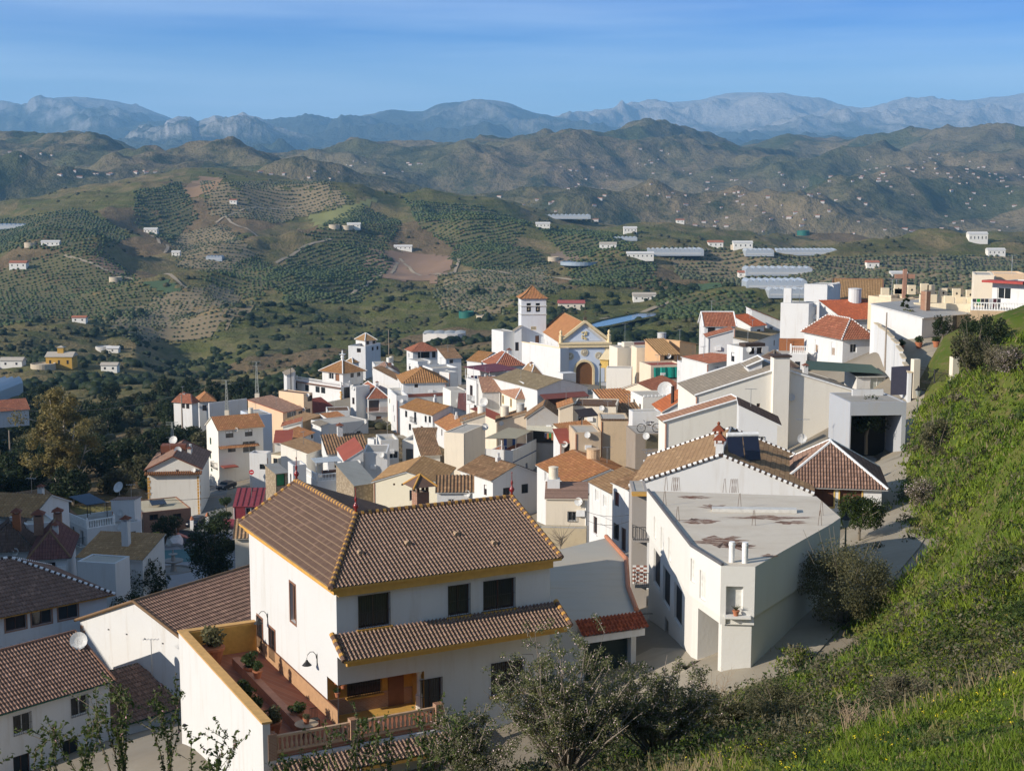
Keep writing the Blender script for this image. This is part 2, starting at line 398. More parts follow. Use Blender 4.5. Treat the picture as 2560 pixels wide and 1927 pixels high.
# --- the orchard hills and the valley behind the village
VFEATS = [(100, -75), ([(-1100, 230), (330, 230), (620, 240), (1280, 300), (3600, 300)], [(-1100, 1270), (150, 1262), (330, 1262), (420, 1330), (700, 1280), (900, 1120), (1500, 1060), (2560, 1000)]),
    (450, [(-1100, 1090), (0, 1085), (330, 1040), (520, 1025), (640, 1020), (800, 990), (1200, 985), (1600, 960), (2560, 940)]),
    (680, [(-1100, 970), (0, 962), (300, 965), (480, 985), (560, 990), (650, 965), (760, 930), (900, 905), (1150, 890), (1650, 860), (2000, 830), (2560, 880)]),
    (900, [(-1100, 890), (0, 880), (250, 890), (330, 880), (420, 915), (500, 900), (620, 850), (740, 840), (900, 850), (1100, 830), (1400, 805), (1600, 810), (1800, 790), (2560, 800)]),
    (1150, [(-1100, 800), (0, 790), (200, 800), (330, 790), (440, 760), (520, 757), (600, 775), (720, 760), (900, 785), (1150, 755), (1350, 760), (1520, 735), (1700, 735), (1900, 720), (2560, 720)]),
    (1400, [(-1100, 690), (0, 690), (120, 640), (240, 640), (330, 690), (480, 690), (650, 680), (860, 690), (1050, 690), (1200, 660), (1400, 690), (1600, 660), (1800, 670), (2100, 650), (2560, 660)]),
    (1700, [(-1100, 600), (0, 610), (150, 590), (300, 600), (480, 600), (620, 560), (760, 590), (880, 560), (1000, 600), (1180, 580), (1350, 600), (1600, 620), (1850, 625), (2100, 630), (2560, 640)]),
    (1950, [(-1100, 545), (0, 555), (150, 530), (350, 500), (560, 490), (760, 505), (900, 505), (1000, 530), (1180, 540), (1330, 560), (1500, 580), (1700, 592), (1900, 612), (2200, 622), (2560, 618)]),
    (2250, [(-1100, 540), (0, 522), (120, 515), (220, 492), (330, 462), (440, 443), (560, 436), (700, 441), (800, 447), (880, 462), (960, 475), (1060, 484), (1190, 505), (1330, 538), (1500, 562), (1700, 575), (1850, 600), (2000, 612), (2200, 620), (2400, 606), (2560, 606), (3600, 560)]),
    (2700, [(-1100, 640), (0, 640), (500, 560), (1000, 590), (2560, 700)]), (3300, -260)]
X, Y, Zv, DD = loft(VFEATS, 760, 34)
n1 = ridged(X/560+3, Y/560, 4, 11, .42)-.42; n2 = ridged(X/190, Y/190, 4, 5)-.42; n3 = fbm(X/45, Y/45, 4, 9)
amp = np.clip((DD-330)/500, 0, 1)*np.clip(1-np.abs(DD-2250)/260, 0, 1)*-.6+np.clip((DD-330)/500, 0, 1)
Zv = Zv+amp*(n1*46*np.clip(DD/1300, .3, 1.2)+n2*10)+np.clip((DD-250)/400, .15, 1)*n3*5
VG = (X, Y, Zv)
_vpx = np.linspace(-1100, 3660, 760)
class Sampler:
    """bilinear height of a lofted terrain"""
    def __init__(s, X, Y, Zz, px): s.u = (px-CX)/FP; s.Y = Y; s.Z = Zz; s.ld = np.log(Y)
    def __call__(s, x, y):
        x = np.atleast_1d(np.asarray(x, float)); y = np.atleast_1d(np.asarray(y, float)); u = x/y; n = len(s.u)
        c = np.clip((u-s.u[0])/(s.u[-1]-s.u[0])*(n-1), 0, n-1.001); i = c.astype(int); f = c-i; out = np.empty(len(x)); ly = np.log(y)
        for q in (0, 1):
            col = i+q; lo = np.zeros(len(x), int); hi = np.full(len(x), s.Y.shape[0]-1)
            while True:
                m = (lo+hi)//2; act = hi-lo > 1
                if not act.any(): break
                g_ = s.ld[m, col] <= ly; lo = np.where(act & g_, m, lo); hi = np.where(act & ~g_, m, hi)
            t = np.clip((ly-s.ld[lo, col])/(s.ld[hi, col]-s.ld[lo, col]), 0, 1); z = s.Z[lo, col]*(1-t)+s.Z[hi, col]*t
            out = z*(1-f) if q == 0 else out+z*f
        return out
VZ = Sampler(X, Y, Zv, _vpx)
def onvalley(px, py, d0=420, d1=3000, S=None):
    """first point of the valley terrain met by the ray through a pixel"""
    r = ray(px, py); d = np.exp(np.linspace(math.log(d0), math.log(d1), 900)); z = (S or VZ)(r.x/r.y*d, d); below = np.nonzero(r.z/r.y*d <= z)[0]
    k = below[0] if len(below) else 899
    return Vector((r.x/r.y*d[k], d[k], z[k]))
@mcache
def hillmat():
    """dry grass and scrub slopes: tan and olive, with bare earth and broad plots"""
    t = NT('hill_ground'); o = t.coord(); a = t.noise(o, .006, 7, .6); b = t.noise(o, .03, 7, .65); c = t.noise(o, .18, 5, .7); e = t.noise(o, .0022, 3)
    col = t.mix(t.ramp(a, [(.35, 0), (.65, 1)]), (.155, .132, .056), (.25, .185, .10))
    col = t.mix(t.ramp(b, [(.42, 0), (.62, 1)]), col, (.105, .11, .042))
    v = t.node('ShaderNodeTexVoronoi'); v.inputs['Scale'].default_value = .0055; t.link(t.mix(.045, o, t.node('ShaderNodeTexNoise', i_Scale=.01).outputs['Color'], 'ADD'), v.inputs[0])
    sp = t.node('ShaderNodeSeparateColor'); t.link(v.outputs['Color'], sp.inputs[0])
    col = t.mix(t.math('MULTIPLY', t.math('GREATER_THAN', sp.outputs[0], .72), .75), col, (.17, .115, .07))
    col = t.mix(t.math('MULTIPLY', t.math('LESS_THAN', sp.outputs[1], .30), .7), col, (.085, .10, .03))
    # terraces cut along the contour
    xy = t.node('ShaderNodeSeparateXYZ'); t.link(o, xy.inputs[0])
    w = t.math('FRACT', t.math('ADD', t.math('MULTIPLY', xy.outputs[2], .16), t.math('MULTIPLY', b, 2.0)))
    col = t.mix(t.math('MULTIPLY', t.math('LESS_THAN', w, .3), .28), col, (.20, .16, .095))
    col = t.mix(t.math('MULTIPLY', t.ramp(c, [(.5, 0), (.68, 1)]), .6), col, (.065, .07, .028))
    t.color(col); t.b.inputs['Specular IOR Level'].default_value = .05; t.bump(t.math('ADD', c, b), .9, 3.0)
    return t.m
grid('valley_hills', X, Y, Zv, hillmat())
# --- middle ranges
FFEATS = [(2600, -330), (3100, [(-1100, 520), (0, 505), (350, 480), (800, 480), (1000, 500), (1200, 535), (1450, 560), (1700, 580), (2000, 600), (2560, 600), (3600, 600)]),
    (3600, [(-1100, 470), (0, 470), (450, 468), (800, 476), (1000, 480), (1300, 505), (1600, 525), (1900, 530), (2200, 540), (2560, 540), (3600, 540)]),
    (4200, [(-1100, 400), (0, 405), (60, 400), (250, 405), (330, 425), (400, 448), (480, 462), (800, 462), (950, 452), (1150, 470), (1400, 470), (1700, 470), (2000, 475), (2560, 480), (3600, 470)]),
    (4700, [(-1100, 370), (-100, 360), (0, 384), (60, 385), (150, 388), (255, 387), (330, 412), (400, 440), (480, 458), (650, 462), (800, 455), (900, 435), (1000, 430), (1150, 440), (1400, 425), (1600, 430), (1900, 430), (2200, 430), (2560, 430), (3600, 420)]),
    (5400, [(-1100, 420), (0, 400), (330, 440), (480, 470), (800, 460), (900, 425), (1000, 417), (1150, 418), (1300, 408), (1500, 400), (1650, 385), (1800, 395), (1960, 380), (2150, 398), (2430, 395), (2560, 405), (3600, 390)]),
    (6100, [(-1100, 440), (480, 480), (760, 470), (850, 440), (930, 415), (1000, 402), (1080, 399), (1200, 402), (1320, 399), (1450, 381), (1560, 364), (1620, 351), (1655, 346), (1720, 360), (1820, 370), (1890, 358), (1930, 345), (1960, 337), (1990, 345), (2030, 361), (2130, 376), (2250, 378), (2350, 375), (2430, 367), (2500, 380), (2560, 386), (3000, 370), (3600, 400)]),
    (7000, [(-1100, 520), (480, 520), (1500, 480), (2560, 470), (3600, 460)]), (9000, -500)]
X, Y, Zf, DD = loft(FFEATS, 820, 34)
cr = np.clip(np.clip(1-np.abs(DD-6100)/420, 0, 1)**.6*.93+np.clip(1-np.abs(DD-4700)/420, 0, 1)**.6*.9*(X/DD < -.2), 0, .95)
Zf = Zf+(1-cr)*((ridged(X/1500+9, Y/1500, 5, 31, .46)-.42)*230+(ridged(X/420, Y/420, 5, 37)-.42)*46)+fbm(X/90, Y/90, 4, 41)*9
FZ = Sampler(X, Y, Zf, _vpx if False else np.linspace(-1100, 3660, 820))
@mcache
def farmat():
    t = NT('far_hill_ground'); o = t.coord(); a = t.noise(o, .0018, 7, .62); b = t.noise(o, .011, 7, .7); c = t.noise(o, .05, 4, .7)
    col = t.mix(t.ramp(a, [(.35, 0), (.65, 1)]), (.105, .105, .052), (.20, .15, .09))
    col = t.mix(t.ramp(b, [(.45, 0), (.62, 1)]), col, (.042, .05, .024))
    v = t.node('ShaderNodeTexVoronoi'); v.inputs['Scale'].default_value = .004; t.link(o, v.inputs[0]); sp = t.node('ShaderNodeSeparateColor'); t.link(v.outputs['Color'], sp.inputs[0])
    col = t.mix(t.math('MULTIPLY', t.math('GREATER_THAN', sp.outputs[0], .78), .5), col, (.20, .16, .09))
    col = t.mix(t.math('MULTIPLY', t.math('LESS_THAN', sp.outputs[1], .2), .6), col, (.05, .07, .025))
    col = t.mix(t.math('MULTIPLY', t.ramp(c, [(.55, 0), (.7, 1)]), .7), col, (.03, .04, .018))
    t.color(col); t.b.inputs['Specular IOR Level'].default_value = .03; t.bump(t.math('ADD', b, c), .8, 14); return t.m
grid('far_hills', X, Y, Zf, farmat())
# --- the cone hill between, and the great limestone ranges
@mcache
def rockmat(c1=(.36, .34, .31), c2=(.05, .06, .035), z0=420., zw=500.):
    t = NT('mountain_rock'); o = t.coord(); sp = t.node('ShaderNodeSeparateXYZ'); t.link(o, sp.inputs[0]); n = t.noise(o, .0012, 8, .68); n2 = t.noise(o, .006, 6, .7)
    h = t.math('ADD', t.math('DIVIDE', t.math('SUBTRACT', sp.outputs[2], z0), zw), t.math('MULTIPLY', t.math('SUBTRACT', n, .5), 2.6))
    f = t.math('ADD', h, t.math('MULTIPLY', t.math('SUBTRACT', n2, .5), 1.2))
    ge = t.node('ShaderNodeNewGeometry'); ns = t.node('ShaderNodeSeparateXYZ'); t.link(ge.outputs['Normal'], ns.inputs[0])
    f = t.math('ADD', f, t.math('MULTIPLY', t.math('SUBTRACT', .80, ns.outputs[2]), 1.6))
    t.color(t.mix(t.ramp(f, [(.15, 0), (.75, 1)]), c2, c1)); t.b.inputs['Specular IOR Level'].default_value = .05; t.bump(t.math('ADD', n, n2), 1., 60); return t.m
def mountain(name, d, crest, foot_py, spread, px0, px1, seed, mat, amp=1., ncol=520, drop=.5):
    far = [(p, y) for p, y in crest]; ends = (crest[0][0], crest[-1][0])
    mid = [(p, y+(foot_py-y)*.42) for p, y in crest]; low = [(p, y+(foot_py-y)*.80) for p, y in crest]
    F = [(d*(1-spread), -200.), (d*(1-spread*.8), [(px0, foot_py+18), (px1, foot_py+18)]), (d*(1-spread*.55), low), (d*(1-spread*.25), mid), (d, far), (d*1.08, mid), (d*1.3, -600.)]
    X, Y, Zm, DD = loft(F, ncol, 26, px0, px1)
    cr = np.clip(1-np.abs(DD-d)/(d*.08), 0, 1)**.6*.95; k = d/15000
    w = np.clip((DD-d*(1-spread*.85))/(d*spread*.3), 0, 1)
    Zm = Zm+w*((1-cr)*amp*((ridged(X/2300/k+seed, Y/2300/k, 6, seed)-.42)*560*k+(ridged(X/700/k, Y/700/k, 5, seed+3)-.42)*170*k)+fbm(X/300/k, Y/300/k, 4, seed+5)*34*k*amp)
    return grid(name, X, Y, Zm, mat)
mountain('mountain_range', 19500, [(900, 420), (1250, 330), (1380, 305), (1430, 292), (1500, 276), (1600, 264), (1660, 257), (1740, 250), (1800, 240), (1830, 236), (1900, 240), (1945, 237), (2000, 245), (2050, 251), (2100, 265), (2140, 276), (2180, 271), (2215, 258), (2250, 246), (2300, 250), (2340, 256), (2420, 255), (2500, 245), (2560, 233), (2800, 225), (3100, 250), (3660, 280)], 365, .36, 900, 3660, 61, rockmat((.31, .29, .265), (.07, .075, .05), 330., 480.), .7, 620)
mountain('mountain_range', 17500, [(-1100, 300), (-700, 270), (-300, 285), (0, 265), (50, 262), (90, 265), (115, 255), (165, 243), (205, 241), (260, 247), (310, 252), (370, 266), (420, 286), (450, 303), (520, 325), (600, 350), (800, 375), (1000, 400)], 395, .42, -1100, 1000, 71, rockmat((.25, .24, .225), (.05, .056, .038), 520., 600.), .75)
mountain('mountain_range', 15500, [(500, 400), (640, 330), (710, 308), (760, 313), (830, 304), (900, 291), (980, 275), (1060, 281), (1090, 270), (1150, 257), (1205, 250), (1260, 258), (1330, 280), (1420, 297), (1500, 312), (1600, 335), (1750, 362), (2000, 390), (2300, 400)], 405, .40, 500, 2300, 83, rockmat((.26, .245, .22), (.048, .053, .036), 560., 560.), .75)
mountain('mountain_crags', 12500, [(300, 400), (380, 352), (420, 322), (432, 306), (455, 302), (490, 302), (505, 315), (522, 305), (550, 289), (580, 297), (600, 289), (622, 287), (660, 295), (700, 318), (730, 335), (760, 345), (800, 357), (900, 385), (1050, 405)], 410, .36, 300, 1050, 97, rockmat((.33, .31, .285), (.055, .062, .04), 330., 330.), .8, 420)
mountain('mountain_foothills', 9500, [(-1100, 400), (0, 372), (200, 380), (420, 388), (600, 380), (800, 385), (960, 400), (1100, 395), (1300, 400), (1500, 398), (1800, 380), (2000, 352), (2200, 345), (2400, 338), (2560, 335), (3000, 330), (3660, 350)], 452, .30, -1100, 3660, 103, rockmat((.12, .11, .085), (.045, .055, .032), 400., 500.), .75, 700)
mountain('cone_hill', 6600, [(560, 450), (620, 430), (665, 412), (690, 399), (705, 394), (722, 394), (740, 402), (790, 420), (840, 440), (900, 455)], 462, .16, 560, 900, 111, rockmat((.22, .21, .19), (.04, .05, .03), 60., 160.), .35, 200)
# ------------------------------------------------------------------ ground of the village and the grassy slope
@mcache
def groundmat():
    t = NT('village_ground'); o = t.coord(); a = t.noise(o, .08, 7, .6); b = t.noise(o, .9, 7, .7)
    col = t.mix(t.ramp(a, [(.4, 0), (.6, 1)]), (.24, .205, .155), (.30, .265, .21)); col = t.mix(t.math('MULTIPLY', b, .5), col, (.16, .135, .10))
    t.color(col); t.bump(b, .4, .05); return t.m
@mcache
def slopemat():
    t = NT('grass_slope'); o = t.coord(); a = t.noise(o, .12, 7, .6); b = t.noise(o, 1.2, 6, .7)
    col = t.mix(t.ramp(a, [(.35, 0), (.62, 1)]), (.06, .10, .014), (.11, .12, .03)); col = t.mix(t.ramp(b, [(.5, 0), (.72, 1)]), col, (.17, .12, .065))
    t.color(col); t.b.inputs['Specular IOR Level'].default_value = .05; t.bump(b, .8, .15); return t.m
hx, hy = np.meshgrid(np.linspace(-75, 125, 220), np.linspace(-14, 185, 220)); hz = HILL(hx, hy)+fbm(hx/9, hy/9, 4, 77)*1.3*np.clip((hy-18)/40, 0, 1)
XB = ([48, 56, 66, 77, 86, 98, 106, 117, 128, 147, 180], [4.3, 7.3, 11.5, 15.8, 19.6, 25, 29.7, 33.4, 37, 43.7, 56])
def hill_edge(y): return np.where(y < 48, -80., np.interp(y, *XB))
hz = hz-np.clip((hy-168)/20, 0, 1)*10-np.clip((hill_edge(hy)-hx)/6, 0, 3)*9*np.clip((hy-47)/6, 0, 1)
grid('grassy_hillside', hx, hy, hz, slopemat())
# ------------------------------------------------------------------ camera, sky, sun, air
cam = bpy.data.cameras.new('camera'); co = bpy.data.objects.new('camera', cam); COL.objects.link(co); SC.camera = co
cam.sensor_width = 36; cam.lens = FP/2560*36; cam.clip_start = .3; cam.clip_end = 80000; co.rotation_euler = (math.pi/2-PITCH, 0, 0)
SUN_EL, SUN_TH = rad(23), rad(27)                 # height; degrees behind due-left of the view
sv = Vector((-math.cos(SUN_TH)*math.cos(SUN_EL), -math.sin(SUN_TH)*math.cos(SUN_EL), math.sin(SUN_EL)))
sl = bpy.data.lights.new('sun', 'SUN'); sl.energy = 4.2; sl.angle = rad(.5); sl.color = (1, .90, .77)
so = bpy.data.objects.new('sun', sl); COL.objects.link(so); so.rotation_euler = sv.to_track_quat('Z', 'Y').to_euler(); so.location = sv*200
W = bpy.data.worlds.new('World'); SC.world = W; W.use_nodes = True; wt = W.node_tree; bg = wt.nodes['Background']
sky = wt.nodes.new('ShaderNodeTexSky'); sky.sky_type = 'NISHITA'; sky.sun_disc = False; sky.sun_elevation = SUN_EL; sky.altitude = 500
sky.sun_rotation = math.atan2(sv.x, sv.y); sky.air_density = 1.0; sky.dust_density = .3; sky.ozone_density = 3.0
tc = wt.nodes.new('ShaderNodeTexCoord'); mp = wt.nodes.new('ShaderNodeMapping'); mp.inputs['Scale'].default_value = (1.0, 1.0, 15); mp.inputs['Rotation'].default_value = (0, rad(.9), 0)
wt.links.new(tc.outputs['Generated'], mp.inputs[0]); nz = wt.nodes.new('ShaderNodeTexNoise'); nz.inputs['Scale'].default_value = 1.5; nz.inputs['Detail'].default_value = 7; nz.inputs['Roughness'].default_value = .55
wt.links.new(mp.outputs[0], nz.inputs['Vector'])
SKY_TINT = [(0, (.92, 1.26, 1.75)), (.04, (.96, 1.32, 1.85)), (.07, (1.12, 1.45, 2.0)), (.10, (.60, 1.06, 1.95)), (.13, (.22, .70, 1.8)), (.3, (.5, .8, 1.2)), (1, (1, 1, 1))]
sz = wt.nodes.new('ShaderNodeSeparateXYZ'); wt.links.new(tc.outputs['Generated'], sz.inputs[0])
rp = wt.nodes.new('ShaderNodeValToRGB'); el = rp.color_ramp.elements
while len(el) < len(SKY_TINT): el.new(.5)
for e, (p, c) in zip(el, SKY_TINT): e.position = p; e.color = (*c, 1)
wt.links.new(sz.outputs[2], rp.inputs[0])
mu = wt.nodes.new('ShaderNodeMix'); mu.data_type = 'RGBA'; mu.blend_type = 'MULTIPLY'; mu.inputs[0].default_value = 1
wt.links.new(sky.outputs[0], mu.inputs[6]); wt.links.new(rp.outputs[0], mu.inputs[7])
cr_ = wt.nodes.new('ShaderNodeValToRGB'); e = cr_.color_ramp.elements; e[0].position = .40; e[0].color = (0, 0, 0, 1); e[1].position = .72; e[1].color = (.55, .55, .55, 1)
wt.links.new(nz.outputs['Fac'], cr_.inputs[0])
cl = wt.nodes.new('ShaderNodeMix'); cl.data_type = 'RGBA'; cl.inputs[7].default_value = (12, 14.5, 17.5, 1)
wt.links.new(cr_.outputs[0], cl.inputs[0]); wt.links.new(mu.outputs[2], cl.inputs[6]); wt.links.new(cl.outputs[2], bg.inputs[0]); bg.inputs[1].default_value = .046
SC.view_settings.view_transform = 'Standard'; SC.view_settings.look = 'None'; SC.view_settings.exposure = .68; SC.view_settings.gamma = 1
SC.cycles.use_denoising = True; SC.cycles.max_bounces = 6; SC.cycles.transparent_max_bounces = 8; SC.cycles.volume_bounces = 1
HAZE_DENSITY = 6.0e-5
hm = bpy.data.materials.new('haze'); hm.use_nodes = True; hn = hm.node_tree; hn.nodes.clear(); ho = hn.nodes.new('ShaderNodeOutputMaterial'); hv = hn.nodes.new('ShaderNodeVolumePrincipled')
hv.inputs['Color'].default_value = (.30, .62, 1, 1); hv.inputs['Density'].default_value = HAZE_DENSITY; hv.inputs['Anisotropy'].default_value = 0.; hn.links.new(hv.outputs[0], ho.inputs['Volume'])
hb = MB(); hb.box((-32000, -1500, -1400), (64000, 0, 0), (0, 27200, 0), (0, 0, 1400+1650)); hb.build('haze', hm, kind='stuff')
# ------------------------------------------------------------------ tiled roof slope
def panel(mb, P0, P1, up, vr, pitch=.24, amp=.055, seg=4, rows=1, rowlen=.38, flat=False):
    """corrugated slope from the eave P0->P1 up along `up`; vr(u in 0..1) -> (v0, v1) fractions of the slope"""
    e = P1-P0; L = e.length; n = e.cross(up).normalized(); S = up.length
    nc = max(2, int(round(L/pitch))*seg) if not flat else max(2, int(L/1.0))
    cols = []
    for i in range(nc+1):
        u = i/nc; h = 0 if flat else amp*(.5+.5*math.cos(2*math.pi*(i/seg)))
        if not flat and seg >= 6: h = amp*max(math.cos(2*math.pi*i/seg), -.35)
        v0, v1 = vr(u); c = []
        if rows <= 1:
            for v in ((v0, v1) if S < 1e9 else ()): c.append((P0+e*u+up*v+n*h, (i/seg, v*S/rowlen)))
        else:
            for r in range(rows):
                a = min(max(r/rows, v0), v1); b = min(max((r+1)/rows, v0), v1)
                c.append((P0+e*u+up*a+n*(h+amp*.55), (i/seg, r+.001))); c.append((P0+e*u+up*b+n*h, (i/seg, r+.999)))
        cols.append(c)
    k = len(cols[0]); base = len(mb.v)
    for c in cols: mb.v += [q[0] for q in c]
    for i in range(nc):
        for j in range(k-1):
            a, b, c, d = base+i*k+j, base+(i+1)*k+j, base+(i+1)*k+j+1, base+i*k+j+1
            mb.f.append((a, b, c, d)); mb.u.append([cols[i][j][1], (cols[i+1][j][1][0], cols[i+1][j][1][1]), cols[i+1][j+1][1], cols[i][j+1][1]]); mb.mi.append(0)
    return n
ALLH = []
class House:
    """A rendered building. The front corner, the end of the front wall and the end of the side wall are read at eave height
    from the photograph; it stands on the village ground, h metres below its eaves."""
    def __init__(s, name, label, F, R=None, L=None, h=6., d=None, W=None, D=8., wall=None, roof='gable_a', rise=None, tile=None, over=.35, cat='house',
                 caps=None, par=.6, group=None, yaw=None, seg=4, rows=1, base=None, gutter=None, pitch=.26, amp=.06, low=4., floor=None, rowlen=.42, capr=.12, board=None, flat=False):
        s.wallmat = wall or WHITE; ALLH.append(s)
        if d is None:
            d = 60.; r = ray(*F)
            while d < 420:
                p = r*(d/r.y)
                if p.z <= Gz(p.x, p.y)+h: break
                d += .5
        s.F = F3 = at(*F, d); s.d = d; z = F3.z
        def direc(p):
            q = onz(*p, z)-F3; q.z = 0; return q
        a = b = None
        if yaw is not None: a = Vector((math.cos(rad(yaw)), math.sin(rad(yaw)), 0))
        elif R is not None and L is not None:
            ra, rb = direc(R), direc(L); wa, wb = ra.length, rb.length
            ang = (math.atan2(ra.y, ra.x)*wa+(math.atan2(rb.y, rb.x)-math.pi/2)*wb)/(wa+wb); a = Vector((math.cos(ang), math.sin(ang), 0))
        elif R is not None: a = direc(R).normalized()
        else:
            b = direc(L).normalized(); a = Vector((b.y, -b.x, 0))
        b = Vector((-a.y, a.x, 0)); s.a, s.b = a, b
        s.W = colhit(R[0], F3, a) if R is not None else (W or 8.)
        s.D = colhit(L[0], F3, b) if L is not None else D
        if not .5 < s.W < 60: s.W = W or 8.
        if not .5 < s.D < 60: s.D = D
        s.h = h; s.z = z; s.base = (z-h-low) if base is None else z-base
        s.root = thing(name, label, cat, (F3.x, F3.y, z-h), group)
        s.rooft, s.tile, s.over, s.caps, s.seg, s.rows, s.pitch, s.amp, s.rowlen, s.capr = roof, tile or T_RED, over, caps, seg, rows, pitch, amp, rowlen, capr
        s.rise = rise; s.par = par; s.open = {'f': [], 'l': [], 'r': [], 'k': []}; s.wins = []; s.floormat = floor or concrete((.50, .47, .41), (.36, .32, .26)); s.board = board; s.flatroof = flat
    def P(s, x, y, z=0.): return s.F+s.a*x+s.b*y+UP*z
    # faces: origin, direction, length, outward normal
    def face(s, f):
        return {'f': (s.P(0, 0), s.a, s.W, -s.b), 'l': (s.P(0, s.D), -s.b, s.D, -s.a), 'r': (s.P(s.W, 0), s.b, s.D, s.a), 'k': (s.P(s.W, s.D), -s.a, s.W, s.b)}[f]
    def win(s, f, px, w=1.0, h=1.2, name='window', frame=None, grille=False, pane=None, sill=None, z=None, frac=None, deep=.16, surround=None, cross=True, shut=None):
        """an opening whose centre shows at a pixel, on face f"""
        O, u, Ln, n = s.face(f)
        if frac is None:
            q = onplane(*px, O, n); t = (q-O).dot(u); zc = q.z-s.z
        else: t = frac*Ln; zc = z
        t = min(max(t, w/2+.12), Ln-w/2-.12)
        if Ln < w+.25: return s
        zc = min(zc, -.1-h/2) if s.rooft != 'flat' else min(zc, s.par-.1-h/2)
        for (t0, t1, z0, z1, *_) in s.open[f]:
            if t-w/2 < t1+.05 and t+w/2 > t0-.05 and zc-h/2 < z1+.05 and zc+h/2 > z0-.05: return s
        s.open[f].append((t-w/2, t+w/2, zc-h/2, zc+h/2, name, frame, grille, pane, sill, deep, surround, cross, shut)); return s
    def door(s, f, px, w=.95, h=2.1, **k):
        k.setdefault('pane', WOOD); k.setdefault('cross', False); return s.win(f, px, w, h, name='door', **k)
    def wallface(s, mb, f, ztop):
        O, u, Ln, n = s.face(f); z0 = s.base-s.z; ops = s.open[f]
        ts = sorted({0., Ln, *[o[0] for o in ops], *[o[1] for o in ops]}); zs = sorted({z0, ztop, *[o[2] for o in ops], *[o[3] for o in ops]})
        Q = lambda t, z, k=0.: O+u*t+UP*z-n*k
        for i in range(len(ts)-1):
            for j in range(len(zs)-1):
                tm, zm = (ts[i]+ts[i+1])/2, (zs[j]+zs[j+1])/2
                if any(o[0] < tm < o[1] and o[2] < zm < o[3] for o in ops): continue
                mb.quad(Q(ts[i], zs[j]), Q(ts[i+1], zs[j]), Q(ts[i+1], zs[j+1]), Q(ts[i], zs[j+1]))
        for t0, t1, a, b, name, frame, grille, pane, sill, dp, sur, cross, shut in ops:
            mb.quad(Q(t0, a), Q(t0, a, dp), Q(t0, b, dp), Q(t0, b)); mb.quad(Q(t1, a, dp), Q(t1, a), Q(t1, b), Q(t1, b, dp))
            mb.quad(Q(t0, a), Q(t1, a), Q(t1, a, dp), Q(t0, a, dp)); mb.quad(Q(t0, b, dp), Q(t1, b, dp), Q(t1, b), Q(t0, b))
            fr = MB(); e = .07 if s.d < 130 else .09; k0 = dp-.05
            for (x0, x1, y0, y1) in ((t0, t0+e, a, b), (t1-e, t1, a, b), (t0+e, t1-e, a, a+e), (t0+e, t1-e, b-e, b)): fr.box(Q(x0, y0, dp), u*(x1-x0), UP*(y1-y0), n*.05)
            if cross: fr.box(Q((t0+t1)/2-.03, a+e, dp), u*.06, UP*(b-a-2*e), n*.045)
            if sur is not None:
                g_ = .12
                sr = MB()
                for (x0, x1, y0, y1) in ((t0-g_, t0, a-g_, b+g_), (t1, t1+g_, a-g_, b+g_), (t0, t1, a-g_, a), (t0, t1, b, b+g_)): sr.box(Q(x0, y0, .0), u*(x1-x0), UP*(y1-y0), n*.03)
            wo = fr.build(name, frame or DKBR, s.root)
            pn = MB(); pn.quad(Q(t0, a, dp+.0), Q(t1, a, dp), Q(t1, b, dp), Q(t0, b, dp)); pn.build('pane' if name == 'window' else 'door_leaf', pane or glass(), wo)
            if shut is not None:
                sh = MB(); sh.box(Q(t0+e, a+(b-a)*(1-shut), dp-.02), u*(t1-t0-2*e), UP*((b-a)*shut-e), n*.02); sh.build('blind', WPAINT, wo)
            if sur is not None: sr.build('surround', sur, wo)
            if sill is not None: MB().box(Q(t0-.12, a-.14, -.16), u*(t1-t0+.24), UP*.12, -n*.155).build('sill', sill, wo)
            if grille:
                gr = MB(); k = max(3, int((t1-t0)/.13)); r = .013 if s.d < 130 else .02
                for i in range(k+1): gr.tube([Q(t0+(t1-t0)*i/k, a-.03, -.08), Q(t0+(t1-t0)*i/k, b+.03, -.08)], r, 4)
                for z in (a, (a+b)/2, b): gr.tube([Q(t0, z, -.08), Q(t1, z, -.08)], r, 4)
                for z in (a, b):
                    for t in (t0, t1): gr.tube([Q(t, z, .03), Q(t, z, -.08)], r, 4)
                gr.build('grille', BLACK, wo)
    def balcony(s, f, px, w=1.6, dep=.8, rail=BLACK, hgt=1.0):
        s.wins.append((f, px, w, dep, rail, hgt)); return s
    def done(s):
        if s.wallmat in (WHITE, OFFW, CREAM) and s.h > 3.4 and s.__class__ is House and not any(w in s.root['label'] for w in ('blank', 'plain', 'wall ', 'church', 'tarpaulin')):
            rg = random.Random(s.root['label'])
            for f in 'fl':
                Ln = s.W if f == 'f' else s.D
                if s.open[f] or Ln < 3.2 or (s.rooft.startswith('shed') and f == 'l'): continue
                for i in range(1 if Ln < 6 else 2): s.win(f, None, rg.choice((.75, .9, 1.05)), rg.choice((1.0, 1.25, 1.4)), frac=(i+.5+rg.uniform(-.22, .22))/(1 if Ln < 6 else 2), z=-rg.uniform(1.3, 1.9), frame=rg.choice((DKBR, BLACK, WPAINT)), grille=s.d < 150, shut=rg.choice((None, None, .4)))
        W, D, t = s.W, s.D, s.rooft; rise = s.rise; P = s.P; mb = MB(); top = {k: 0. for k in 'flrk'}
        if t == 'flat': top = {k: s.par for k in 'flrk'}
        if rise is None: rise = {'gable_a': D*.21, 'gable_b': W*.21, 'hip': min(W, D)*.2, 'shed_f': D*.3, 'shed_k': D*.3, 'shed_l': W*.3, 'shed_r': W*.3, 'pyr': min(W, D)*.25}.get(t, 0)
        if t == 'shed_f': top['k'] = rise
        if t == 'shed_k': top['f'] = rise
        if t == 'shed_l': top['r'] = rise
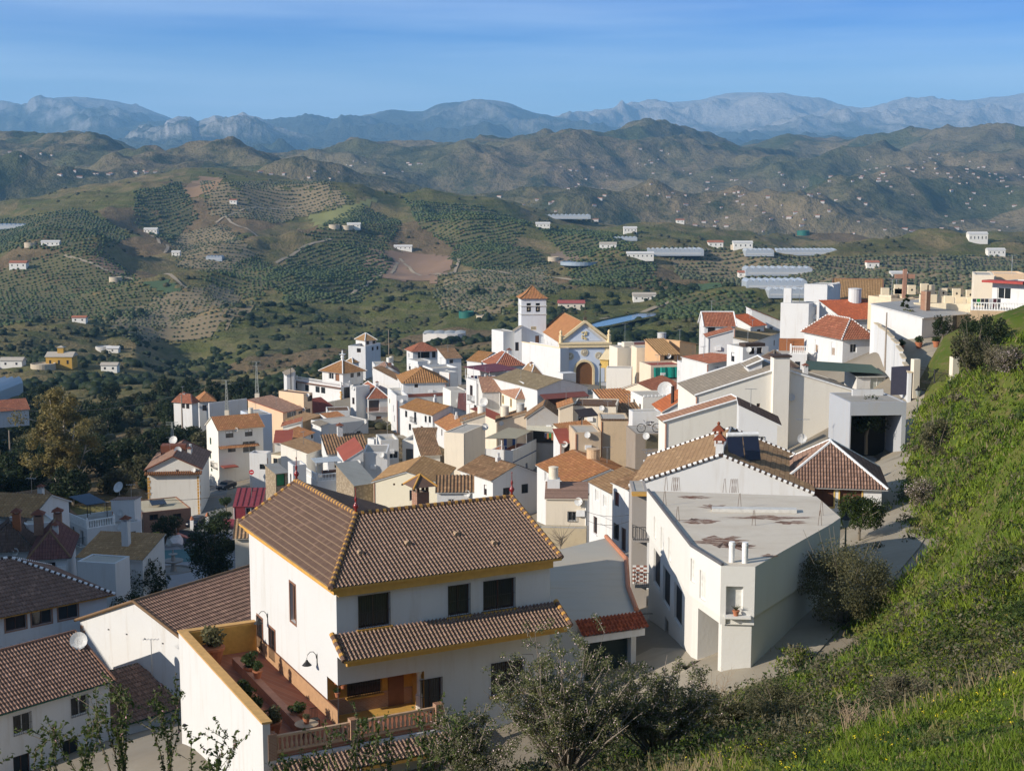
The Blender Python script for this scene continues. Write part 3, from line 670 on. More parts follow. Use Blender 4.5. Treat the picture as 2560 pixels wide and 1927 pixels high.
        if t == 'shed_r': top['l'] = rise
        for f in 'flrk': s.wallface(mb, f, top[f])
        if t == 'gable_a':
            for x in (0, W): mb.quad(P(x, 0), P(x, D), P(x, D/2, rise))
        if t == 'gable_b':
            for y in (0, D): mb.quad(P(0, y), P(W, y), P(W/2, y, rise))
        if t in ('shed_f', 'shed_k'):
            for x in (0, W): mb.quad(P(x, 0), P(x, D), P(x, D if t == 'shed_f' else 0, rise))
        if t in ('shed_l', 'shed_r'):
            for y in (0, D): mb.quad(P(0, y), P(W, y), P(W if t == 'shed_l' else 0, y, rise))
        if t == 'flat':
            th = .22; z = s.par; zi = .0
            o4 = [P(0, 0, z), P(W, 0, z), P(W, D, z), P(0, D, z)]; i4 = [P(th, th, z), P(W-th, th, z), P(W-th, D-th, z), P(th, D-th, z)]; j4 = [q-UP*(z-zi) for q in i4]
            for i in range(4):
                k = (i+1) % 4; mb.quad(o4[i], o4[k], i4[k], i4[i]); mb.quad(i4[i], i4[k], j4[k], j4[i])
        mb.build('wall', s.wallmat, s.root)
        if t == 'flat':
            MB().quad(*j4).build('roof_terrace', s.floormat, s.root)
        elif t != 'none': s.roof(rise)
        for f, px, w, dep, rail, hg in s.wins:
            O, u, Ln, n = s.face(f); q = onplane(*px, O, n); q = O+u*(q-O).dot(u)+UP*(q.z-O.z)
            slab = MB().box(q-u*w/2-UP*.14, u*w, n*dep, UP*.14).build('balcony', s.wallmat, s.root)
            rl = MB(); k = int(w/.13)
            c = [q-u*w/2, q-u*w/2+n*(dep-.04), q+u*w/2+n*(dep-.04), q+u*w/2]
            for i in range(3):
                A, B = c[i], c[i+1]; m = max(2, int((B-A).length/.14))
                rl.tube([A+UP*hg, B+UP*hg], .025, 4); rl.tube([A+UP*.08, B+UP*.08], .02, 4)
                for j in range(m+1): rl.tube([A+(B-A)*j/m, A+(B-A)*j/m+UP*hg], .014, 4, caps=False)
            rl.build('railing', rail, slab)
        rg = random.Random(s.root['label']+'x')
        if s.__class__ is House and s.h > 3.4 and 130 < s.d < 345 and 'garage' not in s.root.name and 'church' not in s.root['label'] and 'wall' not in s.root.name:
            if t[:3] in ('gab', 'hip') and rg.random() < .6: s.chimney(rg.uniform(.25, .75), rg.uniform(.3, .7), rise*.55, rg.uniform(.7, 1.3), .55, WHITE, cap=rg.choice(('pot', 'tile')))
            z = rise if t[:3] in ('gab', 'hip', 'pyr') else s.par if t == 'flat' else rise*.5
            if rg.random() < .5:
                p = P(W*rg.uniform(.3, .7), D*rg.uniform(.4, .7), z-.3); an = MB(); k = rg.uniform(1.8, 2.8); an.tube([p, p+UP*k], .03, 4); an.tube([p+UP*k-s.a*.6, p+UP*k+s.a*.6], .02, 4)
                for x in (-.5, -.2, .1, .4): an.tube([p+UP*k+s.a*x-s.b*.3, p+UP*k+s.a*x+s.b*.3], .015, 4)
                an.build('antenna', STEEL, s.root)
            if rg.random() < .6: x = rg.choice((.12, W-.12)); MB().tube([P(x, -.07, -.1), P(x, -.07, -s.h)], .05, 5).build('drainpipe', rg.choice((WPAINT, STEEL, TERRA)), s.root)
            if rg.random() < .35 and W > 3: x = rg.uniform(.2, .8)*W; MB().box(P(x, -.32, -rg.uniform(1.6, 2.6)), s.a*.85, s.b*.3, UP*.6).build('air_conditioner', WPAINT, s.root)
            if rg.random() < .3: dish(P(W*rg.uniform(.1, .9), -.3, -.2), .42, (-.3, -.9, .3), s.root)
        return s
    def roof(s, rise):
        W, D, t, o = s.W, s.D, s.rooft, s.over; P = s.P; mb = MB(); un = MB(); one = lambda u: (0., 1.); kw = dict(pitch=s.pitch, amp=s.amp, seg=s.seg, rows=s.rows, rowlen=s.rowlen, flat=s.flatroof)
        lines = []; lift = .10
        def slope_(A, B, C, Dd, vr=one):   # eave A->B, top above A is Dd (slope vector Dd-A taken square to the eave)
            e = (B-A).normalized(); up = Dd-A; up = up-e*up.dot(e); n = e.cross(up).normalized(); S = up.length
            k2 = dict(kw); k2['rows'] = max(1, int(S/s.rowlen)) if s.rows > 1 else 1
            panel(mb, A+n*lift, B+n*lift, up, vr, **k2)
            a0, a1 = vr(0.)[1], vr(1.)[1]
            lo = [A, B, B+up*a1, A+up*a0]
            if t in ('hip', 'pyr'): lo = [A, B, C, Dd]
            q = [p+n*lift for p in lo]
            un.quad(*lo[::-1])
            for i in range(4):
                j = (i+1) % 4
                if (lo[i]-lo[j]).length > .02: un.quad(lo[i], lo[j], q[j], q[i])
        if t == 'gable_a':
            k = o*rise/(D/2)
            slope_(P(-o*.6, -o, -k), P(W+o*.6, -o, -k), P(W+o*.6, D/2, rise), P(-o*.6, D/2, rise)); slope_(P(W+o*.6, D+o, -k), P(-o*.6, D+o, -k), P(-o*.6, D/2, rise), P(W+o*.6, D/2, rise))
            lines += [(P(-o*.6, D/2, rise), P(W+o*.6, D/2, rise)), (P(-o*.6, -o, -k), P(-o*.6, D/2, rise)), (P(W+o*.6, -o, -k), P(W+o*.6, D/2, rise)), (P(-o*.6, D+o, -k), P(-o*.6, D/2, rise)), (P(W+o*.6, D+o, -k), P(W+o*.6, D/2, rise))]
        elif t == 'gable_b':
            k = o*rise/(W/2)
            slope_(P(-o, D+o*.6, -k), P(-o, -o*.6, -k), P(W/2, -o*.6, rise), P(W/2, D+o*.6, rise)); slope_(P(W+o, -o*.6, -k), P(W+o, D+o*.6, -k), P(W/2, D+o*.6, rise), P(W/2, -o*.6, rise))
            lines += [(P(W/2, -o*.6, rise), P(W/2, D+o*.6, rise))]+[(P(x, y, -k), P(W/2, y, rise)) for x in (-o, W+o) for y in (-o*.6, D+o*.6)]
        elif t.startswith('shed'):
            if t == 'shed_f': C4 = [P(-o*.6, -o), P(W+o*.6, -o), P(W+o*.6, D+o*.3), P(-o*.6, D+o*.3)]; run = D
            if t == 'shed_k': C4 = [P(W+o*.6, D+o), P(-o*.6, D+o), P(-o*.6, -o*.3), P(W+o*.6, -o*.3)]; run = D
            if t == 'shed_l': C4 = [P(-o, D+o*.6), P(-o, -o*.6), P(W+o*.3, -o*.6), P(W+o*.3, D+o*.6)]; run = W
            if t == 'shed_r': C4 = [P(W+o, -o*.6), P(W+o, D+o*.6), P(-o*.3, D+o*.6), P(-o*.3, -o*.6)]; run = W
            g_ = rise/run; C4 = [C4[0]-UP*o*g_, C4[1]-UP*o*g_, C4[2]+UP*(rise+o*.3*g_), C4[3]+UP*(rise+o*.3*g_)]
            slope_(*C4); lines += [(C4[2], C4[3]), (C4[1], C4[2]), (C4[0], C4[3])]
        else:
            x0, x1, y0, y1 = -o, W+o, -o, D+o; w, d = x1-x0, y1-y0
            if t == 'pyr': ra = rb = P(W/2, D/2, rise)
            elif w >= d: ra, rb = P(x0+d/2, D/2, rise), P(x1-d/2, D/2, rise)
            else: ra, rb = P(W/2, y0+w/2, rise), P(W/2, y1-w/2, rise)
            k = o*rise/(min(w, d)/2); C = [P(x0, y0, -k), P(x1, y0, -k), P(x1, y1, -k), P(x0, y1, -k)]
            rg = [(ra, rb)] if w >= d else None
            T = [(C[0], C[1], rb, ra), (C[1], C[2], rb, rb), (C[2], C[3], ra, rb), (C[3], C[0], ra, ra)] if w >= d else [(C[0], C[1], ra, ra), (C[1], C[2], rb, ra), (C[2], C[3], rb, rb), (C[3], C[0], ra, rb)]
            for A, B, Ct, Dt in T:
                e = B-A; Ln = e.length; e.normalize(); l0 = (Dt-A).dot(e)/Ln; l1 = (Ct-A).dot(e)/Ln; up = (Dt-A)-e*(Dt-A).dot(e)
                def vr(u, l0=l0, l1=l1): return (0., max(0., min(1., u/l0 if l0 > 1e-6 else 1., (1-u)/(1-l1) if l1 < 1-1e-6 else 1.)))
                n = e.cross(up).normalized(); k2 = dict(kw); k2['rows'] = max(1, int(up.length/s.rowlen)) if s.rows > 1 else 1
                panel(mb, A+n*lift, B+n*lift, up, vr, **k2); un.quad(Dt, Ct, B, A) if (Dt-Ct).length > .01 else un.quad(Dt, B, A); un.quad(A, B, B+n*lift, A+n*lift)
            lines += [(ra, rb)] if (ra-rb).length > .1 else []
            near = lambda c: ra if (c-ra).length <= (c-rb).length else rb
            lines += [(c, near(c)) for c in C]
        s.roofo = mb.build('roof', s.tile, s.root)
        un.build('eaves', s.board or s.wallmat, s.roofo)
        if s.caps is not None:
            cp = MB(); r = s.capr; m2 = isinstance(s.caps, tuple)
            for A, B in lines:
                if not m2: cp.tube([A+UP*.14, B+UP*.14], r, 6)
                else:
                    Ln = (B-A).length; k = max(2, int(Ln/.45))
                    for i in range(k):
                        p, q = A+(B-A)*i/k+UP*.15, A+(B-A)*(i+1)/k+UP*.15; x = len(cp.f); cp.tube([p, p+(q-p)*.60], r, 6)
                        y = len(cp.f); cp.tube([p+(q-p)*.60, q], r*1.08, 6)
                        for z in range(y, len(cp.f)): cp.mi[z] = 1
            cp.build('ridge_tiles', list(s.caps) if m2 else s.caps, s.roofo, smooth=False)
    def chimney(s, x, y, z, hgt=1.1, w=.6, mat=None, cap='tile', name='chimney'):
        """x, y as fractions of the plan; z its foot above the eaves"""
        p = s.P(x*s.W, y*s.D, z-.4); mb = MB().cbox(p, w, w, hgt+.4, s.a, s.b)
        par = getattr(s, 'roofo', None) or s.root; c = mb.build(name, mat or s.wallmat, par); q = p+UP*(hgt+.4)
        if cap == 'pot': MB().lathe(q, [(w*.36, .0), (w*.36, .5), (w*.42, .52), (w*.42, .6)], 10).build('chimney_pot', mat or s.wallmat, s.root)
        else:
            k = MB()
            for sx in (-1, 1):
                for sy in (-1, 1): k.cbox(q+s.a*sx*w*.38+s.b*sy*w*.38, .1, .1, .25, s.a, s.b)
            k.build('chimney_legs', mat or s.wallmat, s.root); r = MB(); e = w*.75; q2 = q+UP*.25; C = [q2+s.a*i*e+s.b*j*e for i, j in ((-1, -1), (1, -1), (1, 1), (-1, 1))]; ap = q2+UP*w*.55
            for i in range(4): r.quad(C[i], C[(i+1) % 4], ap)
            r.quad(*C[::-1]); r.build('chimney_cap', T_RED, s.root)
        return s
    def tank(s, x, y, z, r=.55, h=1.3, mat=None):
        MB().lathe(s.P(x*s.W, y*s.D, z), [(r, 0), (r, h), (r*1.06, h), (r*1.06, h+.08), (r*.3, h+.16)], 16).build('water_tank', mat or CREAM, s.root, smooth=False); return s
    def dish(s, p3, r=.45, face=(-.3, -.8, .5)):
        dish(p3, r, face, s.root); return s
def dish(p, r=.45, face=(-.3, -.8, .5), parent=None, mat=None):
    n = Vector(face).normalized(); a = n.cross(UP).normalized(); b = n.cross(a); mb = MB(); V = [Vector(p)-n*r*.22]; F = []
    for ring in (.5, 1.):
        for k in range(14):
            t = k*2*math.pi/14; V.append(Vector(p)+a*math.cos(t)*r*ring+b*math.sin(t)*r*ring-n*r*.22*(1-ring*ring))
    for k in range(14): F += [(0, 1+k, 1+(k+1) % 14), (1+k, 15+k, 15+(k+1) % 14, 1+(k+1) % 14)]
    mb.raw(V, F); mb.tube([Vector(p)-n*r*.2, Vector(p)-n*r*.35-UP*r*1.3], .03, 5); mb.tube([Vector(p)+b*r*.9, Vector(p)+n*r*.7], .015, 4); mb.cbox(Vector(p)+n*r*.7, .08, .08, .08)
    return mb.build('satellite_dish', mat or plain((.62, .62, .60), .5, name='dish_grey'), parent)
def balustrade(mb, A, B, h=.95, gap=.24, r=.06, post=True):
    d = B-A; L = d.length; u = d.normalized(); n = Vector((-u.y, u.x, 0)).normalized()
    mb.box(A-n*.09+UP*(h-.12), d, n*.18, UP*.12); mb.box(A-n*.08, d, n*.16, UP*.12); k = max(2, int(L/gap))
    for i in range(k):
        mb.lathe(A+d*((i+.5)/k)+UP*.12, [(r*.7, 0), (r*1.1, h*.22), (r*.55, h*.5), (r*.9, h-.24)], 6)
    if post:
        for q in (A, B): mb.cbox(q, .26, .26, h+.1, u, n); mb.lathe(q+UP*(h+.1), [(.10, 0), (.12, .1), (.03, .24)], 6)
# ------------------------------------------------------------------ the village, house by house
HS = {}
def H(name, label, zf, F, R=None, L=None, **k):
    f = lambda p: None if p is None else zf(*p)
    h = House(name, label, f(F), f(R), f(L), **k); return h
def ws(h, f, zf, pts, w=1.0, hh=1.2, **k):
    for p in pts: h.win(f, zf(*p), w, hh, **k)
    return h
V2 = (WPAINT, T_RED)
# --- west side: the lane of balconied houses
h = H('gabled_house', 'white gabled house with ochre brick quoins and roof steps beside the shaded valley', Z4, (240, 1218), (706, 1208), d=226, D=15, h=7.5, roof='gable_b', rise=2.0, tile=T_BROWN, wall=OFFW, caps=T_RED, over=.45)
h.win('f', Z4(507, 1178), .5, .5, frame=STEEL); h.done()
sk = MB(); O = h.P(-.4, 0, -.75)
for i in range(26): sk.tube([O+h.a*(i+.5)*(h.W+.8)/26-h.b*.0+UP*.30, O+h.a*(i+.5)*(h.W+.8)/26-h.b*.75], .16, 6)
sk.build('tile_skirt', T_ORANGE, h.root)
for x in (0, h.W-.45):
    q = MB()
    for i in range(13): q.box(h.P(x-.03, -.04, -1.3-i*.5), h.a*(.5 if i % 2 else .34), h.b*.1, -UP*.42)
    q.build('quoins', OCHRE, h.root)
h.chimney(.72, .45, .9, 1.0, .6)
HS['gab'] = h
for k, (x, y, w, d_, z) in enumerate(((.12, .62, 2.6, 2.6, 2.2), (.40, .50, 2.0, 1.8, 2.6))):
    MB().box(h.P(x*h.W, y*h.D, 0), h.a*w, h.b*d_, UP*z).build('roof_hut', T_RED, h.root)
dish(h.P(.33*h.W, .8*h.D, 2.7), .75, (-.2, -.8, .5), h.root); dish(h.P(.52*h.W, .35*h.D, 2.2), .6, (.2, -.9, .4), h.root)
h = H('workshop', 'low brick workshop under a flat roof carrying one dark solar panel', Z4, (192, 1606), (628, 1562), d=208, D=9, h=3.6, roof='flat', par=.12, wall=brick(), floor=concrete((.52, .46, .33), (.34, .28, .18), .4))
ws(h, 'f', Z4, [(300, 1640), (505, 1632)], 1.3, .9).done()
sp = MB().box(h.P(.30*h.W, .35*h.D, .35), h.a*2.3, h.b*1.7+UP*.4, UP*.08); sp.build('solar_panel', glass((.02, .03, .05)), h.root)
h = H('balcony_house', 'tall white house with a tiled strip between floors beside the lane', Z4, (868, 866), (1266, 832), d=262, D=7, h=9., roof='gable_a', rise=1.9, tile=T_ORANGE, wall=OFFW, over=.4, pitch=.34, amp=.09)
ws(h, 'f', Z4, [(970, 905), (1140, 892), (990, 1032)], 1.5, 1.3, shut=.35); h.win('f', Z4(1145, 1015), 2.6, 2.2, frame=WPAINT)
ws(h, 'l', Z4, [(802, 965), (800, 1090), (812, 1205)], .9, 1.3, frame=plain((.05, .16, .09)))
h.balcony('l', Z4(850, 1195), 2., .8).done()
st = MB(); panel(st, h.P(-.1, -.9, -3.6), h.P(h.W*.88, -.9, -3.6), h.b*1.+UP*.45, lambda u: (0, 1), .34, .09); st.build('tile_strip', T_ORANGE, h.root)
MB().box(h.P(.3, -2.2, -7.0), h.a*2.8, h.b*2.2, UP*.15).build('porch_roof', REDP, h.root)
h = H('rooftop_block', 'blank white block rising behind the tall balconied house', Z4, (1168, 742), (1345, 728), d=276, D=7, h=9.5, roof='flat', par=.1, wall=BLUEW).done(); h.tank(.12, .3, .1, .5, 1.1, CREAM)
h = H('peach_house', 'peach house with brown sloping roof and glazed front gallery', ZA, (482, 946), (790, 880), d=300, D=9.5, h=6., roof='shed_f', rise=2.0, tile=T_BROWN, wall=PEACH, board=plain((.40, .10, .06)))
h.win('f', ZA(605, 980), 3.2, 1.6, frame=WPAINT); ws(h, 'f', ZA, [(725, 965)], 1.4, 1.3).done()
h = H('peach_house', 'upper peach block with brown flat deck behind the glazed gallery', ZA, (768, 697), (890, 675), (425, 652), d=306, h=9.5, roof='flat', par=.12, wall=PEACH, floor=T_BROWN)
ws(h, 'f', ZA, [(855, 750), (830, 935)], 1.4, 1.3).done()
h = H('villa', 'white villa with yellow quoins and a roof terrace behind white balustrade', ZA, (1285, 600), (1412, 588), (635, 505), d=338, h=6.2, roof='flat', par=.05, floor=TERRA)
ws(h, 'l', ZA, [(815, 605), (963, 628), (1040, 640)], 1.7, 1.5, surround=WPAINT, frame=BLACK); h.win('l', ZA(660, 575), 1.1, 1.6); h.win('f', ZA(1375, 670), 1.8, 2.6).done()
b_ = MB(); balustrade(b_, h.P(.2, h.D-1, .05), h.P(.2, .2, .05), 1.0, .35, .08); balustrade(b_, h.P(.2, .2, .05), h.P(h.W, .2, .05), 1.0, .35, .08); b_.build('balustrade', WPAINT, h.root)
e_ = MB(); panel(e_, h.P(-.6, h.D, -.35), h.P(-.6, -.3, -.35), h.a*.6+UP*.3, lambda u: (0, 1), .3, .07); e_.build('tile_skirt', T_BROWN, h.root)
q = MB()
for i in range(9): q.box(h.P(-.03, -.03, -1-i*.55), h.a*(.5 if i % 2 else .3), h.b*(.3 if i % 2 else .5), -UP*.45)
q.build('quoins', OCHRE, h.root)
h = H('villa_pavilion', 'square pavilion with pyramid roof standing on the villa terrace', ZA, (1312, 388), (1592, 350), (1025, 348), d=343, h=3.2, base=3.4, roof='pyr', rise=2.3, tile=T_MUST, caps=WPAINT, over=.7)
h.win('l', ZA(1150, 435), 1.8, 1.8, frame=WPAINT); h.door('l', ZA(1235, 450), 1.5, 2.2); ws(h, 'f', ZA, [(1440, 420), (1530, 410)], 1.1, 1.5).done()
MB().lathe(h.P(h.W/2, h.D/2, 2.2), [(.35, 0), (.35, .7), (.5, .8), (.3, 1.3), (.9, 1.6), (.2, 1.7), (.1, 2.6)], 8).build('finial', WPAINT, h.root)
h = H('white_annex', 'plain white annex with slanting top left of the villa terrace', ZA, (536, 432), (656, 428), d=345, D=7, h=4.5, roof='shed_l', rise=.8, tile=T_GREY).done()
h = H('tower_cottage', 'small white tower with tiny pyramid roof behind the villa pavilion', ZA, (1450, 258), (1532, 246), (1345, 240), d=358, h=9, roof='pyr', rise=1.0, tile=T_OCHRE, caps=WPAINT, over=.2).done(); dish(h.P(-.3, h.D*.5, -.6), .6, (-.7, -.5, .3), h.root)
h = H('cubic_house', 'white cubic house with pyramid roof highest at the village edge', Z5, (250, 82), (356, 76), (156, 70), d=385, h=7, roof='pyr', rise=1.6, tile=T_OCHRE, caps=WPAINT, over=.3)
ws(h, 'f', Z5, [(275, 105), (345, 95)], 1., 1.1).done()
h = H('low_wing', 'low white wing with terrace parapet under the pyramid roofed cube', Z5, (252, 168), (402, 130), (82, 160), d=378, h=4, roof='flat', par=.7, floor=T_OCHRE); ws(h, 'l', Z5, [(187, 182)], 1.2, 1.1); ws(h, 'f', Z5, [(325, 165), (372, 158)], 1.3, 1.0).done()
h = H('hip_roof_house', 'white bungalow with red hipped roof and yellow garden wall', Z5, (722, 187), (966, 178), (660, 166), d=368, h=4.2, roof='hip', rise=1.8, tile=T_RED, over=.6); ws(h, 'f', Z5, [(830, 215)], 3.2, 1.9, frame=DKBR); ws(h, 'f', Z5, [(930, 210)], 1.0, 1.9).done()
h = H('terrace_house', 'white house with flat red roof carrying two water tanks', ZA, (1752, 294), (2016, 288), d=342, D=7, h=6, roof='flat', par=.1).done(); h.tank(.80, .5, .1, .5, 1.2, OFFW); h.tank(.97, .6, .1, .5, 1.4, CREAM)
h = H('gabled_house', 'white house whose blank gable faces the villa, dark brown tiles', ZA, (1760, 410), (2090, 404), d=330, D=9, h=6, roof='gable_b', rise=1.7, tile=T_BROWN, over=.25).done(); h.chimney(.62, .15, .6, 1.2, .7, brick())
h = H('brown_roof_house', 'white house with mossy brown roof right of the blank gable', ZA, (2092, 520), (2212, 500), d=322, D=8, h=5, roof='shed_f', rise=2.6, tile=T_OLD).done()
h = H('loggia_house', 'white house with red hip roof over a twin arched brick balcony', ZA, (1662, 750), (1938, 746), (1502, 672), d=312, h=6.2, roof='hip', rise=2.1, tile=T_RED, caps=WPAINT, over=.25)
h.win('f', ZA(1728, 855), 2.4, 2.5, deep=.9, cross=False, frame=plain((.30, .12, .07)), pane=plain((.10, .09, .09))); h.win('f', ZA(1855, 855), 2.4, 2.5, deep=.9, cross=False, frame=plain((.30, .12, .07)), pane=plain((.10, .09, .09)))
h.door('f', ZA(1808, 1065), 1.2, 2.2); ws(h, 'l', ZA, [(1510, 1000), (1630, 860)], .9, 1.4, frame=BLACK); h.balcony('f', ZA(1795, 935), 5.1, .5, plain((.42, .20, .12))).done()
h = H('stair_tower', 'narrow white stair tower beside the red hip roof', ZA, (1412, 588), (1492, 600), d=313, D=4, h=7.6, roof='flat', par=.1); h.win('f', ZA(1457, 785), .8, 1.5).done()
h = H('blank_house', 'long house with a blank grey render wall below the arched balcony', ZA, (1112, 1116), (1662, 1052), d=284, D=7, h=5.5, roof='flat', par=.1, wall=GREYW); h.win('f', ZA(1530, 1235), 1., 1., frame=BLACK).done()
h = H('white_annex', 'white sunlit annex at the end of the blank grey wall', ZA, (1010, 1138), (1112, 1130), d=283, D=5, h=5.5, roof='shed_l', rise=.4, tile=T_GREY).done()
h = H('brown_top_house', 'white house with brown flat top between maroon roof and stair tower', ZA, (1092, 932), (1406, 924), d=302, D=6, h=5.2, roof='flat', par=.1, floor=T_OLD).done()
h = H('lean_to', 'small lean-to with orange tiles against the stair tower', ZA, (1190, 1085), (1412, 1052), d=293, D=4.5, h=3.5, roof='shed_f', rise=1.3, tile=T_ORANGE).done()
h = H('maroon_roof_house', 'low house under a wide maroon tiled roof below the villa', ZA, (890, 955), (1215, 900), d=310, D=10, h=4, roof='gable_a', rise=2.2, tile=tile((.26, .07, .05), (.19, .05, .04), (.15, .06, .04), .2), over=.3).done()
h = H('tan_shed', 'tan rendered shed behind the shaded yard wall', ZA, (738, 1080), (1000, 988), d=288, D=3.5, h=3.4, roof='shed_f', rise=.4, tile=T_TAN, wall=plain((.48, .31, .16), .9, name='tan_render')).done()
h = H('plain_white_house', 'plain white wall house with slanting top below the peach house', ZA, (480, 1142), (736, 1138), d=268, D=5, h=5.5, roof='shed_l', rise=.9, tile=T_RED, wall=OFFW).done()
h = H('curved_roof_house', 'white house under a bending strip of orange tiles', ZA, (588, 1345), (904, 1225), d=255, D=3.2, h=4.5, roof='shed_f', rise=.9, tile=T_ORANGE, wall=OFFW); ws(h, 'f', ZA, [(735, 1370), (905, 1250)], .9, .9).done()
h = H('red_roof_shed', 'low white house with smooth raspberry red roof', ZA, (366, 1366), (590, 1362), d=250, D=6, h=4.2, roof='shed_f', rise=1.2, tile=REDP, wall=OFFW, flat=True).done()
h = H('cream_house', 'cream house with ochre roof deck beside the no entry sign', ZA, (492, 1560), (770, 1500), (262, 1534), d=240, h=5., roof='flat', par=.15, wall=CREAM, floor=concrete((.50, .40, .24), (.36, .27, .15), .5)); h.win('l', ZA(380, 1618), 1., 1., frame=BLACK).done()
h = H('white_house', 'white house with pink roof terrace at the street fork', Z4, (1300, 1110), (1340, 1095), (1146, 1108), d=236, h=5.5, roof='flat', par=.7, floor=TERRA); h.win('l', Z4(1262, 1192), 1., .9, frame=BLACK).done()
h = H('ochre_roof_house', 'white house with plain ochre roof and an air conditioner', ZA, (806, 1514), (1076, 1424), d=238, D=5, h=6., roof='shed_f', rise=1.3, tile=T_TAN, wall=OFFW).done(); h.tank(.75, -.12, -1.6, .45, 1.2, OFFW)
h = H('old_tile_house', 'house under a deeply ribbed old brown roof behind the red roof', ZA, (1100, 1522), (1662, 1494), d=234, D=7, h=5.5, roof='shed_f', rise=2.0, tile=T_OLD, pitch=.5, amp=.13).done(); h.chimney(.45, .9, 1.9, 1.6, .9, WHITE)
h = H('red_roof_house', 'white house with smooth salmon red roof and grilled window', ZE, (898, 404), (1155, 404), (790, 322), d=214, h=8, roof='shed_l', rise=1.7, tile=REDP, flat=True, over=.15).done()
h = H('white_parapet_house', 'white blank fronted house joined to the salmon red roof', ZE, (1152, 292), (1482, 290), d=215.5, D=7, h=9, roof='flat', par=.15, floor=concrete()).done()
h = H('white_block', 'white block with a peach panel above the roof ladder', ZE, (1300, 112), (1396, 108), (1210, 106), d=250, h=7, roof='flat', par=.1).done()
h = H('grey_terrace_house', 'grey shaded terrace house with wide dark window', ZE, (1392, 150), (1640, 140), d=240, D=6, h=7, roof='flat', par=.5, wall=GREYW); h.win('f', ZE(1590, 315), 1.7, 1.3, frame=WPAINT).done()
h = H('ladder_house', 'white house with dark grey door beside the roof ladder', ZE, (1690, 140), (1912, 150), d=243, D=6, h=7, roof='flat', par=.4, wall=OFFW); h.door('f', ZE(1790, 330), 1.3, 2.5, pane=plain((.09, .09, .09))).done()
h = H('brown_roof_house', 'low house with dark brown roof above the ladder house', ZE, (1850, 128), (2112, 132), d=254, D=5, h=5.5, roof='shed_f', rise=1.6, tile=T_OLD, wall=OFFW).done()
h = H('rusty_roof_house', 'house with stained rusty brown roof beside the cream tower', ZE, (1958, 322), (2214, 312), d=222, D=9, h=5.5, roof='shed_f', rise=2.8, tile=T_OLD, wall=OFFW).done()
h = H('terrace_house', 'white house with balustraded balcony terrace and glass pergola', ZE, (512, 690), (862, 662), (352, 602), d=207, h=5, roof='flat', par=.05); h.win('f', ZE(915, 745), .1, .1); h.done()
b_ = MB(); balustrade(b_, h.P(.1, h.D, .05), h.P(.1, .1, .05), 1.1, .22); balustrade(b_, h.P(.1, .1, .05), h.P(h.W, .1, .05), 1.1, .22); b_.build('balustrade', WPAINT, h.root)
c_ = MB().box(h.P(.5, 2.2, 2.4), h.a*4.2, h.b*2.6+UP*.3, UP*.05); c_.build('pergola_roof', plain((.45, .48, .48), .3), h.root)
c_ = MB(); [c_.cbox(h.P(x, 2.3, .05), .1, .1, 2.4) for x in (.6, 2.5, 4.6)]; c_.build('pergola_posts', WPAINT, h.root)
MB().box(h.P(h.W*.45, 2.2, .05), h.a*3.4, h.b*1.0, UP*1.0).build('terrace_bar', DKBR, h.root)
h = H('white_house', 'white house below the balustraded terrace with brown framed window', ZE, (860, 640), (1020, 860), d=206, W=5, yaw=4, D=6, h=5, roof='flat', par=.05); h.win('f', ZE(915, 750), 1.3, 1.2, surround=plain((.30, .08, .06))).done()
h = H('white_block', 'small white block with brick red sunken roof by the finial', ZE, (180, 532), (362, 512), (110, 448), d=205, h=6, roof='flat', par=.8, floor=TERRA).done()
h = H('green_door_shed', 'stone shed with grey roof and green doors beside the street', ZE, (-60, 575), (106, 556), d=212, D=4, h=3.4, roof='shed_f', rise=.7, tile=concrete((.30, .31, .30)), flat=True, wall=stone()); h.win('f', ZE(0, 600), 1.4, 1.9, pane=plain((.03, .20, .08)), cross=False).done()
h = H('mustard_roof_house', 'cream house with broad mustard roof and stone side shed', ZE, (1292, 690), (2200, 698), d=195, D=11.5, h=7, roof='gable_b', rise=1.5, tile=T_OCHRE, wall=CREAM if False else wall((.78, .72, .56), .4), yaw=-8, over=.3, pitch=.62, amp=.10, board=WHITE)
h.win('f', ZE(1838, 875), 1.0, 1.5, frame=STEEL); ws(h, 'f', ZE, [(1577, 680), (1690, 668), (1900, 684), (2022, 712)], .28, .28, cross=False).done()
h = H('stone_shed', 'rubble stone shed with grey slanted roof beside the cream gable', ZE, (1022, 730), (1306, 690), d=196, D=5, h=6, roof='shed_f', rise=2.2, tile=concrete((.34, .35, .33), (.24, .24, .22)), flat=True, wall=stone()).done()
h = H('small_roof_house', 'small white house with ribbed dark roof beside the brick chimney', Z5, (962, 1582), (1314, 1580), d=165, D=3.2, h=6, roof='shed_f', rise=1.2, tile=T_OLD, pitch=.42, amp=.12).done()
h = H('old_tile_house', 'white house under a mottled brown tile roof behind the brick chimney', PX, (1232, 1201), d=183, yaw=32, W=7.4, D=8.5, h=6.5, roof='gable_b', rise=1.6, tile=T_OLD, pitch=.4, amp=.1).done()
